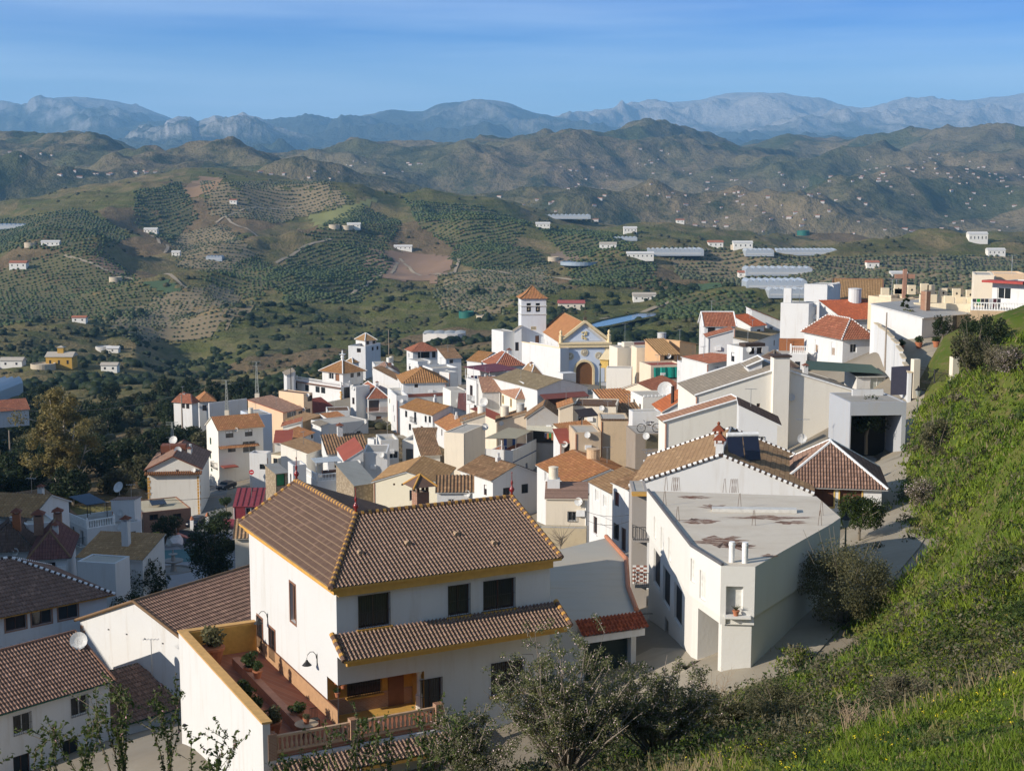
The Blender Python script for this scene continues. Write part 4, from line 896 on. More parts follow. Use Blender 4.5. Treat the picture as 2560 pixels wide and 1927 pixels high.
# --- the middle of the village
h = H('mustard_roof_house', 'white house with ribbed mustard roof and hipped end', ZB, (45, 318), (640, 304), d=305, D=13, h=5.6, roof='hip', rise=2.4, tile=T_MUST, pitch=.5, amp=.12); ws(h, 'f', ZB, [(225, 355)], .8, .8).done()
h = H('white_cube_house', 'white cube house above the ribbed mustard roof', ZB, (246, 26), (436, 14), d=338, D=6, h=6, roof='flat', par=.1).done()
h = H('white_parapet_house', 'white house with sloping parapets right of the mustard roof', ZB, (450, 150), (802, 132), d=318, D=7, h=6.5, roof='flat', par=.5).done()
h = H('white_block', 'small white rooftop block beside the sloping parapets', ZB, (678, 180), (796, 164), d=312, D=3, h=6, roof='flat', par=.1).done()
h = H('brown_roof_house', 'white cottage with dark roof and one small brown window', Z5, (1045, 264), (1202, 258), d=335, D=7, h=5, roof='shed_f', rise=1.6, tile=T_OLD); h.win('f', Z5(1103, 292), .9, .9).done()
h = H('canopy_house', 'white house with a purple canopy over its roof terrace', ZB, (1236, 332), (1642, 276), (915, 264), d=288, h=6, roof='flat', par=.05)
h.win('f', ZB(1300, 360), .1, .1); h.done()
c0 = [h.P(-.6, h.D+.3, 2.9), h.P(-.4, -.4, 2.5), h.P(h.W+.3, -.4, 2.5), h.P(h.W+.3, h.D+.3, 2.9)]; c_ = MB(); c_.quad(*c0); c_.quad(*[p-UP*.1 for p in c0][::-1])
for i in range(4): c_.quad(c0[i]-UP*.1, c0[(i+1) % 4]-UP*.1, c0[(i+1) % 4], c0[i])
c_.build('canopy', concrete((.17, .055, .075), (.12, .04, .05), .3, 1.), h.root); c_ = MB(); [c_.cbox(h.P(x, y, .05), .12, .12, 2.5) for x, y in ((-.2, h.D), (0, 0), (h.W*.5, 0), (h.W, 0))]; c_.build('canopy_posts', WPAINT, h.root)
b_ = MB(); balustrade(b_, h.P(.1, h.D*.95, .05), h.P(.1, .1, .05), 1.0, .3); b_.build('balustrade', WPAINT, h.root); MB().box(h.P(1, h.D*.55, .05), h.a*h.W*.9, h.b*.2, UP*2.4).build('back_wall', GREYW, h.root)
h = H('red_hip_house', 'house with twin red hips and white ridges below the church tower', Z5, (1540, 338), (1832, 330), (1420, 302), d=302, h=6, roof='hip', rise=2.5, tile=T_RED, caps=WPAINT, pitch=.45, amp=.12, over=.3).done(); h.chimney(.62, .35, 1.4, 1.4, .8)
h = H('mustard_roof_house', 'white house with smooth mustard roof left of the church', Z5, (1402, 302), (1642, 240), (1258, 247), d=314, h=6.5, roof='gable_b', rise=1.9, tile=T_MUST, over=.2).done()
h = H('tan_roof_house', 'white house with tan roof between canopy and khaki roof', ZB, (1815, 204), (1962, 192), (1676, 152), d=282, h=6, roof='hip', rise=1.8, tile=T_TAN, caps=WPAINT, over=.2); h.win('f', ZB(1880, 290), 1.2, 1.2).done()
h = H('pink_roof_house', 'cream house with pale pink hipped roof and two arched windows', ZB, (1606, 530), (1906, 520), (1386, 440), d=256, h=7, roof='hip', rise=2.3, tile=T_PINK, caps=WPAINT, wall=wall((.80, .74, .62)), over=.2); ws(h, 'l', ZB, [(1425, 545), (1535, 590)], .8, 1.4, surround=YEL, frame=BLACK).done()
h = H('pink_roof_house', 'pale pink roofed wing with satellite dish on its shaded wall', ZB, (1140, 447), (1388, 440), d=264, D=8.5, h=7.4, roof='gable_a', rise=2.3, tile=T_PINK, wall=GREYW, over=.15).done(); dish(h.P(.2, -.35, -1.7), .8, (-.3, -.9, .2), h.root)
h = H('balcony_tower_house', 'narrow white tower house with two small balconies', ZB, (1056, 292), (1132, 292), (915, 266), d=268, h=10, roof='flat', par=.1); h.win('l', ZB(985, 420), 1.2, 2.0, frame=DKBR); h.win('l', ZB(1010, 520), 1.0, 1.9); h.win('l', ZB(1042, 680), .8, 1.6, grille=True); h.balcony('l', ZB(1000, 560), 2.0, .7).done()
h = H('long_white_house', 'long white house with mustard lichen roof and many small windows', ZB, (450, 770), None, (0, 656), d=275, W=8, h=6, roof='gable_b', rise=1.5, tile=T_MUST, over=.2)
ws(h, 'l', ZB, [(85, 745), (137, 925), (412, 820)], .9, 1.3, frame=BLACK); h.win('l', ZB(210, 790), .9, 2.1, frame=BLACK); h.door('l', ZB(302, 985), 1.0, 2.1, pane=DKBR); ws(h, 'l', ZB, [(375, 1005), (355, 815)], .8, 1.3, frame=BLACK); h.balcony('l', ZB(200, 855), 1.9, .6).done()
h = H('orange_roof_house', 'white house with old orange roof joined to the long mustard house', ZB, (710, 1008), None, (455, 846), d=263, W=7, h=6, roof='gable_b', rise=1.5, tile=T_ORANGE, over=.2); ws(h, 'l', ZB, [(578, 1000)], .8, 1.3); h.win('l', ZB(498, 985), 1., 1.9).balcony('l', ZB(498, 1050), 1.4, .5).done()
h = H('narrow_tower_house', 'narrow white corner house with red painted foot', ZA, (2052, 772), (2214, 762), (1975, 672), d=292, h=8.5, roof='flat', par=.9); ws(h, 'l', ZA, [(2025, 1030), (2010, 890)], .8, 1.4).done()
h = H('roof_terrace_house', 'white house with long red brown terrace parapet above the mustard roof', ZB, (-20, 532), (662, 500), d=300, D=10, h=6.5, roof='flat', par=.95, floor=concrete((.5, .48, .44)), wall=OFFW).done(); MB().box(h.P(.3, -.06, .15), h.a*(h.W-.6), h.b*.05, UP*.7).build('parapet_band', plain((.36, .13, .09)), h.root)
h = H('white_parapet_house', 'blank off white house beside the red brown parapet', ZB, (702, 432), (916, 422), d=293, D=6, h=7.5, roof='flat', par=.1, wall=OFFW).done()
h = H('purple_roof_house', 'low house with dull purple roof between white walls', ZB, (800, 738), (948, 738), d=280, D=9, h=4.6, roof='shed_f', rise=2.7, tile=tile((.25, .10, .09), (.18, .075, .07), (.14, .08, .06), .3)).done()
h = H('cream_tower_house', 'blank cream house block with rain streaks and shaded side', ZB, (882, 1022), (1176, 940), (610, 1010), d=212, h=9.5, yaw=70, W=6.5, roof='flat', par=.1, wall=CREAM).done()
dish(h.P(h.W*.95, -.2, -.2), .55, (.3, -.9, .3), h.root)
h = H('cream_shed_house', 'blank cream house with slanting top beside its water tank', ZB, (862, 856), (1180, 856), d=238, D=5.5, h=7, roof='shed_l', rise=1.25, tile=T_OLD, wall=CREAM, yaw=3).done(); h.tank(.86, .5, .9, .7, 1.4, OFFW)
h = H('cream_shed_house', 'stained peach house with slanting tile edge above the blue doors', ZB, (1346, 854), (1748, 854), d=243, D=6, h=6, roof='shed_l', rise=1.5, tile=T_OLD, wall=wall((.74, .62, .47), .5, old=.2)).done(); h.tank(.25, .6, .4, .75, 1.7, CREAM); h.tank(.8, .6, 1.0, .7, 1.6, plain((.50, .50, .47)))
h = H('shade_grey_gable_house', 'weathered grey gable with striped old roof above a cloth awning', ZB, (1750, 800), (2216, 806), d=236, D=7, h=6.5, roof='gable_b', rise=2.0, tile=T_OLD, wall=wall((.40, .38, .36), .5, old=.4), pitch=.5, amp=.12)  # wall grey holds the gable's shade as colour; label text seeds random fittings
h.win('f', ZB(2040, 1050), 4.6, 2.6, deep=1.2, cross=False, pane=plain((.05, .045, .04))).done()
aw = MB(); A_ = [h.P(.0, -.02, -1.3), h.P(h.W, -.02, -1.3), h.P(h.W-.4, -2.6, -2.0), h.P(.3, -2.0, -1.7)]; aw.quad(*A_); aw.quad(*A_[::-1]); aw.build('awning', plain((.56, .53, .42), .9), h.root)
h = H('blue_door_house', 'white terrace house with blue doors and a tan canopy', ZB, (1560, 1332), (1886, 1192), (1125, 1312), d=224, h=5, roof='flat', par=.05, floor=TERRA); h.door('f', ZB(1750, 1530), 1.1, 2.6, pane=plain((.22, .26, .34))); h.win('f', ZB(1680, 1480), .4, .4, cross=False).done()
pp = MB(); T_ = .15
for A_, B_ in ((h.P(0, h.D), h.P(0, 0)), (h.P(0, 0), h.P(h.W, 0))):
    e = (B_-A_); u = e.normalized(); n_ = Vector((u.y, -u.x, 0)); pp.box(A_-n_*T_, e, n_*(T_-.004), UP*.95)
pp.build('parapet', WHITE, h.root); bt = MB().box(h.P(0, -.03, -1.1), h.a*h.W, h.b*.028, UP*.2); bt.build('blue_band', plain((.06, .10, .22)), h.root)
MB().box(h.P(h.W*.35, h.D*.62, .05), h.a*h.W*.62, h.b*.2, UP*2.4).build('back_wall', WHITE, h.root); [MB().box(h.P(h.W*x, h.D*.62-.06, .05), h.a*1.3, h.b*.05, UP*2.1).build('blue_door', plain((.03, .10, .40)), h.root) for x in (.42, .78)]
c0 = [h.P(-.2, h.D*.9, 2.7), h.P(h.W*.25, h.D*.1, 2.4), h.P(h.W*.98, h.D*.1, 2.4), h.P(h.W*.98, h.D*.9, 2.7)]; c_ = MB().quad(*c0); c_.quad(*[p-UP*.06 for p in c0][::-1]); c_.build('canopy', concrete((.40, .36, .26), (.30, .26, .18), .3), h.root); c_ = MB(); [c_.tube([p-UP*2.6, p], .05, 5) for p in c0]; c_.build('canopy_posts', STEEL, h.root)
h = H('red_roof_shed', 'low lean-to with bright red roof between cream walls', ZB, (1332, 838), (1488, 804), d=256, D=6, h=4.5, roof='shed_f', rise=1.6, tile=REDP, flat=True, wall=CREAM).done()
# --- around the church square and east of it
h = H('khaki_roof_house', 'white house with khaki roof and maroon porch facing the church', Z6, (870, 1330), (1436, 1290), d=252, D=18, h=7, roof='gable_b', rise=1.5, tile=T_KHAKI, over=.15); ws(h, 'f', Z6, [(1100, 1440)], 5.6, 2.2, deep=1.2, cross=False, pane=plain((.10, .05, .04)), frame=DKBR)
ws(h, 'r', Z6, [(1450, 1360), (1480, 1330)], .8, 1.2).done()
aw = MB().box(h.P(.5, -1.9, -1.5), h.a*(h.W-1.2), h.b*1.9+UP*.65, UP*.08); aw.build('porch_roof', concrete((.20, .07, .06), (.15, .05, .045), .3), h.root); c_ = MB(); [c_.tube([h.P(x, -1.8, -1.5), h.P(x, -1.8, -4.2)], .07, 5) for x in (.8, h.W-1.)]; c_.build('porch_posts', DKBR, h.root)
MB().box(h.P(h.W*.62, 2.2, .2), h.a*2.7, h.b*2.2, UP*2.2).build('roof_hut', WHITE, h.root)
h = H('cream_house', 'wide cream house with a long straight tile edge', ZC, (512, 358), (1106, 370), d=212, D=7.5, h=7.5, roof='flat', par=.1, wall=CREAM, floor=T_OLD).done()
e_ = MB(); [e_.tube([h.P((i+.5)*h.W/26, -.12, .14), h.P((i+.5)*h.W/26, .35, .20)], .11, 6) for i in range(26)]; e_.build('tile_edge', T_OLD, h.root)
h = H('cream_annex', 'cream annex with slanting tile edge beside the wide cream house', ZC, (325, 388), (512, 388), d=211, D=5, h=7, roof='shed_l', rise=.7, tile=T_ORANGE, wall=wall((.76, .64, .48), .4)).done()
h = H('lean_to', 'ribbed orange lean-to roof under the black solar frame', ZC, (440, 772), (872, 720), d=196, D=3.4, h=5, roof='shed_f', rise=1.1, tile=T_ORANGE, pitch=.42, amp=.12, wall=CREAM).done()
sp = MB().box(h.P(h.W*.45, .3, 2.3), h.a*3.2, h.b*1.6+UP*.9, UP*.07); sp.build('solar_panel', plain((.05, .035, .03), .4), h.root); c_ = MB(); [c_.tube([h.P(h.W*.45+x, .4, .2), h.P(h.W*.45+x, .4, 2.3)], .04, 5) for x in (.2, 3.)]; c_.build('panel_legs', BLACK, h.root)
h = H('raw_plaster_house', 'unfinished tan plaster house, blank tall wall', ZC, (896, 562), (1286, 562), d=186, D=6, h=9, roof='flat', par=.1, wall=wall((.60, .46, .30), .5, old=.25)).done(); e_ = MB(); [e_.tube([h.P((i+.5)*h.W/18, -.1, .12), h.P((i+.5)*h.W/18, .3, .16)], .1, 6) for i in range(18)]; e_.build('tile_edge', T_OLD, h.root)
h = H('raw_plaster_house', 'lower tan plaster wall house with patched white corner', ZC, (542, 734), (900, 728), d=185, D=6, h=7, roof='flat', par=.1, wall=wall((.58, .45, .31), .6, old=.45)).done()
h = H('door_cottage', 'tiny white cottage with dark doorway and red lean roof', ZC, (330, 864), (498, 856), d=190, D=3, h=4.2, roof='shed_f', rise=1.3, tile=REDP, flat=True); h.door('f', ZC(448, 990), 1., 2.2, pane=plain((.03, .02, .02))).done()
h = H('brick_pier', 'ragged brick pier rising beside the tan plaster wall', ZC, (1296, 590), (1382, 588), d=178, D=1.2, h=9, roof='flat', par=.05, wall=brick((.40, .20, .12), (.28, .13, .08)), floor=brick()).done()
h = H('bicycle_terrace', 'flat terrace house behind a trellis where a bicycle is kept', ZC, (1376, 745), (1766, 738), d=168, D=6, h=6.5, roof='flat', par=.02, wall=concrete((.32, .27, .22)), floor=concrete()).done(); BIKE = h
tr = MB()
for i in range(22): tr.box(h.P(h.W*.36+i*.125, -.06, -1.75), h.a*.03, h.b*.02, UP*1.7)
for i in range(12): tr.box(h.P(h.W*.36, -.085, -1.75+i*.14), h.a*2.75, h.b*.02, UP*.03)
tr.build('trellis', plain((.20, .18, .10)), h.root)
h = H('white_block', 'white block with blue grey side behind the bicycle', ZC, (1335, 450), (1722, 448), (1284, 440), d=176, h=8, roof='flat', par=.1).done()
h = H('toothed_wall_house', 'cream house with white toothed coping and big dish', ZC, (1478, 244), (1892, 232), d=222, D=7, h=8, roof='flat', par=.1, wall=OFFW).done(); e_ = MB(); [e_.cbox(h.P((i+.5)*h.W/8, .1, .1), .3, .3, .28, h.a, h.b) for i in range(8)]; e_.build('coping_teeth', WPAINT, h.root); dish(h.P(h.W*.78, .6, 1.2), 1.25, (-.2, -.85, .4), h.root)
h = H('orange_roof_house', 'house with bright orange roof pierced by a black flue', ZC, (1758, 434), (2214, 420), d=186, D=7, h=7, roof='shed_l', rise=2.5, tile=tile((.50, .15, .05), (.42, .12, .04), (.3, .1, .05), .1), flat=True, yaw=4, wall=OFFW).done(); MB().tube([h.P(h.W*.33, 1.2, .3), h.P(h.W*.33, 1.2, 3.2)], .22, 8).build('flue', plain((.05, .035, .03)), h.root)
h = H('pinkish_roof_house', 'tall off white house with pinkish roof slanting above a blank wall', R1, (600, 1500), (1279, 1500), d=150, D=3.2, h=9, roof='shed_l', rise=2.25, tile=T_PINK, wall=wall((.76, .73, .64), .3), yaw=6, rows=8, seg=6, over=.25, caps=WPAINT, capr=.10).done()
h = H('ribbed_roof_house', 'small house under a ribbed orange brown roof by the church lane', ZC, (985, 372), (1474, 345), d=228, D=6, h=5.5, roof='shed_f', rise=1.9, tile=T_ORANGE, pitch=.5, amp=.14).done()
h = H('lean_to', 'ribbed brown lean-to with blue crates beside the white block', ZC, (1196, 506), (1474, 492), d=214, D=3.5, h=5.5, roof='shed_f', rise=1.4, tile=T_OLD, pitch=.5, amp=.14, wall=CREAM).done()
h = H('red_gable_house', 'white gabled house with ribbed red roof right of the church lane', ZC, (1060, 170), (1742, 218), d=236, D=11, h=6, roof='gable_b', rise=1.75, tile=T_RED, wall=wall((.78, .70, .56), .4), over=.3, pitch=.34, amp=.08).done(); dish(h.P(h.W*.62, -.4, -.4), .6, (-.2, -.9, .3), h.root)
h = H('street_house', 'white street house with tiled roof and blue grey gable', ZC, (490, 1464), None, (15, 1178), d=168, W=10, h=6.2, roof='gable_b', rise=1.7, tile=T_ORANGE, over=.2, rows=14, seg=6); ws(h, 'l', ZC, [(130, 1330), (255, 1395), (400, 1460)], .75, 1.25, frame=WPAINT).done(); h.tank(.55, .55, 1.0, .85, 1.9, plain((.56, .40, .25)))
h = H('street_house', 'white street house with long window ledges under a tan roof', ZC, (1054, 1576), None, (740, 1412), d=150, W=8.5, h=6.2, roof='gable_b', rise=1.4, tile=T_TAN, over=.2, rows=14, seg=6); ws(h, 'l', ZD, [(950, 320), (1060, 400)], .95, 1.3, frame=WPAINT, pane=plain((.55, .55, .53))); h.win('l', ZD(930, 730), 1.1, 1.9, frame=DKBR, sill=WPAINT).done()
h = H('street_house', 'white street house with shuttered brown window in house shadow', ZC, (1284, 1520), None, (1062, 1420), d=141, W=8, h=6.6, roof='gable_b', rise=1.3, tile=T_OLD, over=.2); h.win('l', ZD(1225, 370), 1.1, 1.5, pane=plain((.16, .05, .04))); h.win('l', ZD(1225, 820), 1.1, 1.6, grille=True); h.door('l', ZD(1320, 930), 1.1, 2.4, pane=DKBR); h.door('l', ZD(1115, 810), .9, 1.9, pane=DKBR).done()
h = H('box_house', 'cream box house with flat brown roof and cream tank', ZD, (246, 366), (818, 372), d=138, D=3.6, h=5, roof='shed_f', rise=.9, tile=T_BROWN, wall=CREAM, over=.2, flat=True).done(); MB().box(h.P(.1, 2.0, .3), h.a*1.25, h.b*1.3, UP*1.2).build('tank_stand', WHITE, h.root); h.tank(.17, .75, 1.5, .48, 1.1, CREAM)
h = H('yard_wall', 'old tan retaining wall below the cream box house', ZD, (130, 775), (806, 790), d=132, D=1.2, h=5, roof='flat', par=.05, wall=wall((.48, .40, .27), .5, old=.3), cat='wall').done()
# --- the upper street: big houses on the east side
h = H('brown_gable_house', 'big white gabled house with brown corrugated roof behind the garage', Z3, (575, 450), (1522, 480), d=112, D=13, h=7, roof='gable_b', rise=2.75, tile=T_TAN, yaw=-12, over=.12, rows=1, seg=6, pitch=.75, amp=.06, capr=.13, caps=(WPAINT, T_DARK), board=WHITE).done(); BG = h
for (fx, fy, z) in ((.49, .04, 2.5), (.46, .42, 2.4)):
    p = h.P(fx*h.W, fy*h.D, z-.5); MB().cbox(p, .62, .62, 1.7, h.a, h.b).build('chimney', WHITE, h.roofo); c_ = MB(); q = p+UP*1.7
    for i, j in ((-1, -1), (1, -1), (1, 1), (-1, 1)): c_.cbox(q+h.a*.24*i+h.b*.24*j, .09, .09, .3, h.a, h.b)
    C4 = [q+UP*.3+h.a*.52*i+h.b*.52*j for i, j in ((-1, -1), (1, -1), (1, 1), (-1, 1))]
    for i in range(4): c_.quad(C4[i], C4[(i+1) % 4], q+UP*.85)
    c_.quad(*C4[::-1]); c_.lathe(q+UP*.8, [(.12, 0), (.14, .12), (.03, .25)], 8); c_.build('chimney_cap', T_VIV, h.root)
h = H('tiled_bungalow', 'white bungalow with hipped brown tile roof and white ridges', R2, (150, 1551), (805, 1574), d=112.5, D=8.6, h=3.2, roof='hip', rise=2.7, tile=T_BROWN, caps=WPAINT, rows=14, seg=6, over=.45, pitch=.24, amp=.07)
ws(h, 'f', Z3, [(1575, 505), (1720, 512)], 1.7, 1.5, surround=YEL, frame=DKBR, pane=plain((.12, .05, .03))); h.done(); BUNG = h
h = H('balcony_house', 'narrow house with two railed balconies squeezed beside the wedge building', ZD, (1440, 275), (1655, 270), d=104, D=4, h=9.5, yaw=-2, roof='flat', par=.05, wall=wall((.36, .33, .30), .3)); h.win('f', ZD(1555, 340), 1.0, 1.0, frame=OCHRE, pane=plain((.42, .20, .10)), z=None); h.balcony('f', ZD(1560, 905), 1.25, .9).balcony('f', ZD(1590, 1530), 1.3, .9).done(); MB().box(h.P(-.05, -.9, -.12), h.a*1.3, h.b*.9, UP*.16).build('porch_roof', OCHRE, h.root)
ck = MB()
for i in range(4):
    for k in range(9): ck.quad(*[h.P(.1+(i+a)*.27, -.012, -5.6-(k+b)*.16) for a, b in ((0, 1), (1, 1), (1, 0), (0, 0))], mi=(i+k) % 2)
ck.build('checker_tiles', [WPAINT, plain((.30, .12, .08), name='tile_brown')], h.root)
h = H('wide_gable_house', 'very wide blank gabled house with khaki roof and tall white chimney', R1, (885, 1258), None, d=165, W=20, yaw=4, D=11, h=9, roof='gable_b', rise=3.1, tile=T_GREY, wall=wall((.74, .71, .63), .25), over=.15, caps=WPAINT, capr=.12); ws(h, 'f', R1, [(1465, 1342), (1665, 1342)], .42, .42, cross=False).done(); WG = h
MB().box(h.P(h.W*.45, -.85, -9), h.a*1.9, h.b*1.6, UP*13.6).build('chimney_stack', wall((.74, .71, .64), .3), h.root); c_ = MB().box(h.P(h.W*.45-.2, -1.05, 4.6), h.a*2.3, h.b*2.0, UP*.2); c_.build('stack_cap', T_DARK, h.root)
h = H('dark_pyramid_room', 'rooftop room with dark pyramid roof beside the tall chimney', R1, (1600, 985), (1810, 975), d=176, D=5, h=3, base=5, roof='pyr', rise=1.6, tile=T_DARK, caps=T_GREY, wall=GREYW).done()
h = H('roof_dormer', 'small tiled dormer on the khaki roof', R1, (1375, 985), (1500, 985), d=169, D=3.5, h=2.5, base=3, roof='shed_l', rise=.7, tile=T_GREY, caps=WPAINT).done()
h = H('shaded_house', 'shaded white house with steep little dark roof below the wide gable', R1, (1282, 1512), (1640, 1512), d=136, D=5, h=6, yaw=-7, roof='shed_r', rise=1.7, tile=T_DARK, wall=WHITE).done()
h = H('hip_house', 'white hip roofed house with two blinds beside the stepped wall', R2, (548, 594), (752, 592), (295, 550), d=195, h=3.7, roof='hip', rise=2.3, tile=T_RED, caps=(WPAINT, T_PINK), over=.4, rows=10, seg=6); ws(h, 'l', R2, [(373, 648), (482, 668)], 1.0, 1.9, shut=.4, frame=WPAINT, pane=plain((.22, .12, .05))).done()
h = H('white_tower_house', 'lower blank white tower with arched belfry chimney', R2, (323, 370), None, (137, 370), d=214, W=4.5, yaw=64, h=9, roof='flat', par=.05).done(); MB().box(h.P(.4, h.D-1.5, .05), h.b*1.2, h.a*.5, UP*2.2).build('chimney', WHITE, h.root)
h = H('white_tower_house', 'taller blank white tower with scalloped top edge', R2, (445, 252), None, (293, 252), d=224, W=7.5, yaw=62, h=13, roof='flat', par=.05).done(); e_ = MB(); [e_.cbox(h.P(.1, (i+.5)*h.D/12, .05), .25, .3, .2, h.a, h.b) for i in range(12)]; [e_.cbox(h.P((i+.5)*h.W/10, .1, .05), .3, .25, .2, h.a, h.b) for i in range(10)]; e_.build('coping_teeth', WHITE, h.root)
h = H('ochre_roof_hall', 'long hall with big ochre brown roof behind the white towers', R2, (470, 395), (806, 398), d=230, D=16, h=6, yaw=-14, roof='shed_f', rise=3.6, tile=T_OCHRE, caps=T_PINK).done()
h = H('red_roof_house', 'house with plain red brown roof behind the hip roofed house', R2, (556, 474), (864, 466), d=211, D=8, h=5, roof='shed_f', rise=2.2, tile=T_VIV).done(); h.tank(.72, .9, 1.8, 1.0, 2.2, WHITE)
h = H('castle_annex', 'cream annex below the battlements', R2, (866, 348), (1022, 344), d=198, D=6, h=7, roof='flat', par=.3, wall=wall((.74, .60, .42), .4, old=.2)); h.win('f', R2(915, 440), 1.4, 1.6).done()
h = H('castle_annex', 'square cream turret beside the white water tank', R2, (786, 322), (866, 326), d=202, D=6, h=8, roof='flat', par=.3, wall=wall((.72, .62, .46), .4)).done()
h = H('porch_house', 'white house with grey porch roof on the upper patio', R2, (1072, 462), (1396, 430), d=184, D=8, h=3.2, roof='shed_f', rise=1.3, tile=concrete((.40, .40, .39), (.30, .30, .29), .4), flat=True); h.win('f', R2(1330, 490), 4.2, 2.3, deep=1.3, cross=False, pane=plain((.14, .14, .14))); h.win('f', R2(1190, 470), 1.2, .5).done()
MB().box(h.P(h.W*.40, 2.5, .3), h.a*.9, h.b*.9, UP*2.8).build('chimney', brick(), h.roofo)
h = H('hillside_house', 'cream cubic house with red roof edge high on the slope', R2, (1416, 182), (1546, 184), d=186, D=8, h=8, roof='flat', par=.1, wall=CREAM).done()
h = H('hillside_house', 'white house with red slab roof above a washing line', R2, (1536, 226), (1760, 238), d=184, W=12, D=6, h=6, roof='flat', par=.12, wall=WHITE); ws(h, 'f', R2, [(1612, 300)], 1.9, 1.5, frame=WPAINT); h.door('f', R2(1688, 325), 1.5, 2.2, pane=plain((.10, .10, .11))).done(); MB().box(h.P(-.6, -1.6, .02), h.a*(h.W+1), h.b*2, UP*.3).build('roof_slab', plain((.36, .06, .05)), h.root)
h = H('terrace_wall', 'tan retaining terrace with white balusters under the washing line', R2, (1398, 412), (1760, 420), d=178, W=16, D=6, h=6.5, roof='flat', par=.02, wall=wall((.52, .38, .24), .5, old=.2), cat='terrace').done(); b_ = MB(); balustrade(b_, h.P(0, .15, .02), h.P(h.W, .15, .02), 1.0, .32, .08); b_.build('balustrade', (WPAINT), h.root); TW = h
h = H('hillside_house', 'orange rooftop block behind the white house on the slope', R2, (1546, 178), (1760, 180), d=194, W=10, D=6, h=11, roof='flat', par=.2, wall=PEACH).done()
h = H('garden_shed', 'grey roofed shed with shade netting and white glazed door', R2, (640, 850), (830, 846), d=176, D=4, h=3.0, low=2, roof='shed_f', rise=.5, tile=concrete((.20, .22, .20)), flat=True, wall=GREYW); h.win('f', R2(782, 850), 1.9, 2.4, frame=WPAINT, pane=plain((.40, .42, .38))).done()
sn = MB(); A_ = [h.P(-7, -.5, 1.1), h.P(h.W*.85, -.7, .4), h.P(h.W, 4.5, .9), h.P(-5, 4.5, 1.6)]; sn.quad(*A_); sn.quad(*A_[::-1]); sn.build('shade_net', plain((.06, .10, .08), .9), h.root)
h = H('ramp_garage', 'grey blue concrete deck over a dark open garage', R2, (597, 1024), (968, 1020), d=138, D=7, h=7.5, roof='flat', par=.05, floor=concrete(), wall=wall((.40, .42, .45), .5)); h.win('f', R2(760, 1270), 5.1, 5.0, deep=4.5, cross=False, pane=plain((.02, .02, .02)), frame=concrete()).done()  # bluish shade is put into the wall colour; black pane darkens the opening
h = H('white_fence_wall', 'low white garden wall on the concrete deck', R2, (612, 938), (815, 936), d=143, D=.3, h=2.5, base=2.5, roof='flat', par=.05, cat='wall').done()
h = H('white_house', 'white house with brown tile roof and white ridge left of tall towers', R1, (966, 610), (1252, 610), d=240, D=6.5, h=6, roof='gable_a', rise=2.0, tile=T_RED, caps=WPAINT, over=.3); h.win('f', R1(1030, 668), 1.2, 1.6, grille=True).done()
h = H('white_block', 'white blank front block with slanting tile coping', R1, (1000, 715), (1230, 712), d=229, D=5, h=7, yaw=-3, roof='shed_l', rise=1.15, tile=T_RED).done()
h = H('arch_chimney_house', 'white house with arched chimney hood under dark tiles', R1, (1322, 815), (1560, 805), d=214, D=5, h=6, roof='flat', par=.1); ws(h, 'f', R1, [(1405, 835), (1475, 830)], .9, 1.0, cross=False, pane=BLACK).done(); c_ = MB().box(h.P(.6, .3, .1), h.a*3.4, h.b*2, UP*.5); c_.build('hood', T_DARK, h.root)
h = H('white_house', 'white house with steep one sided roof behind the arched hood', R1, (1400, 570), (1668, 570), d=258, D=6, h=6, roof='shed_r', rise=2.1, tile=T_RED).done()
h = H('small_roof_house', 'small cottage with red roof at the foot of the one sided roof', R1, (1392, 615), (1525, 600), d=250, D=4, h=4, roof='shed_f', rise=1.6, tile=T_VIV).done()
h = H('mossy_shed', 'stone white shed under a bushy grey thatch of moss', R1, (1385, 765), (1660, 668), d=238, D=6, h=5, roof='shed_f', rise=1.2, tile=T_KHAKI).done()
h = H('porch_terrace', 'white terrace with balustrade and brown curtain below the towers', R1, (1640, 865), (1916, 870), d=202, D=5, h=4, roof='flat', par=.02).done(); b_ = MB(); balustrade(b_, h.P(h.W*.45, .1, .02), h.P(h.W, .1, .02), 1.1, .26, .08); b_.build('balustrade', WPAINT, h.root); MB().box(h.P(.3, 3.8, .02), h.a*(h.W-.6), h.b*.1, UP*1.8).build('curtain', plain((.30, .12, .05)), h.root)
h = H('cream_block', 'cream tower block beside the church wall', R1, (162, 818), (302, 814), d=268, D=5, h=9, roof='flat', par=.1, wall=wall((.76, .68, .55), .35)).done(); MB().box(h.P(h.W*.55, 1, .1), h.a*2, h.b*1.5, UP*.9).build('chimney', CREAM, h.root)
h = H('cream_block', 'second cream block with brown shaded edge east of the church', R1, (340, 818), (492, 816), d=262, D=5, h=8.5, roof='flat', par=.1, wall=wall((.76, .66, .50), .35)).done()
h = H('yard_wall', 'low white yard wall below the cream tower block', R1, (58, 1000), (292, 1004), d=258, D=3, h=4.5, roof='flat', par=.05, wall=OFFW, cat='wall').done()
h = H('awning_house', 'cream house with teal tarpaulin hung under its roof beam', R1, (470, 990), (788, 980), d=244, D=6, h=5, roof='flat', par=.25, wall=wall((.70, .60, .46), .4), floor=REDP); h.win('f', R1(632, 1045), 4.9, 2.0, deep=.5, cross=False, pane=plain((.02, .02, .02))).done()
tp = MB(); n_ = 18
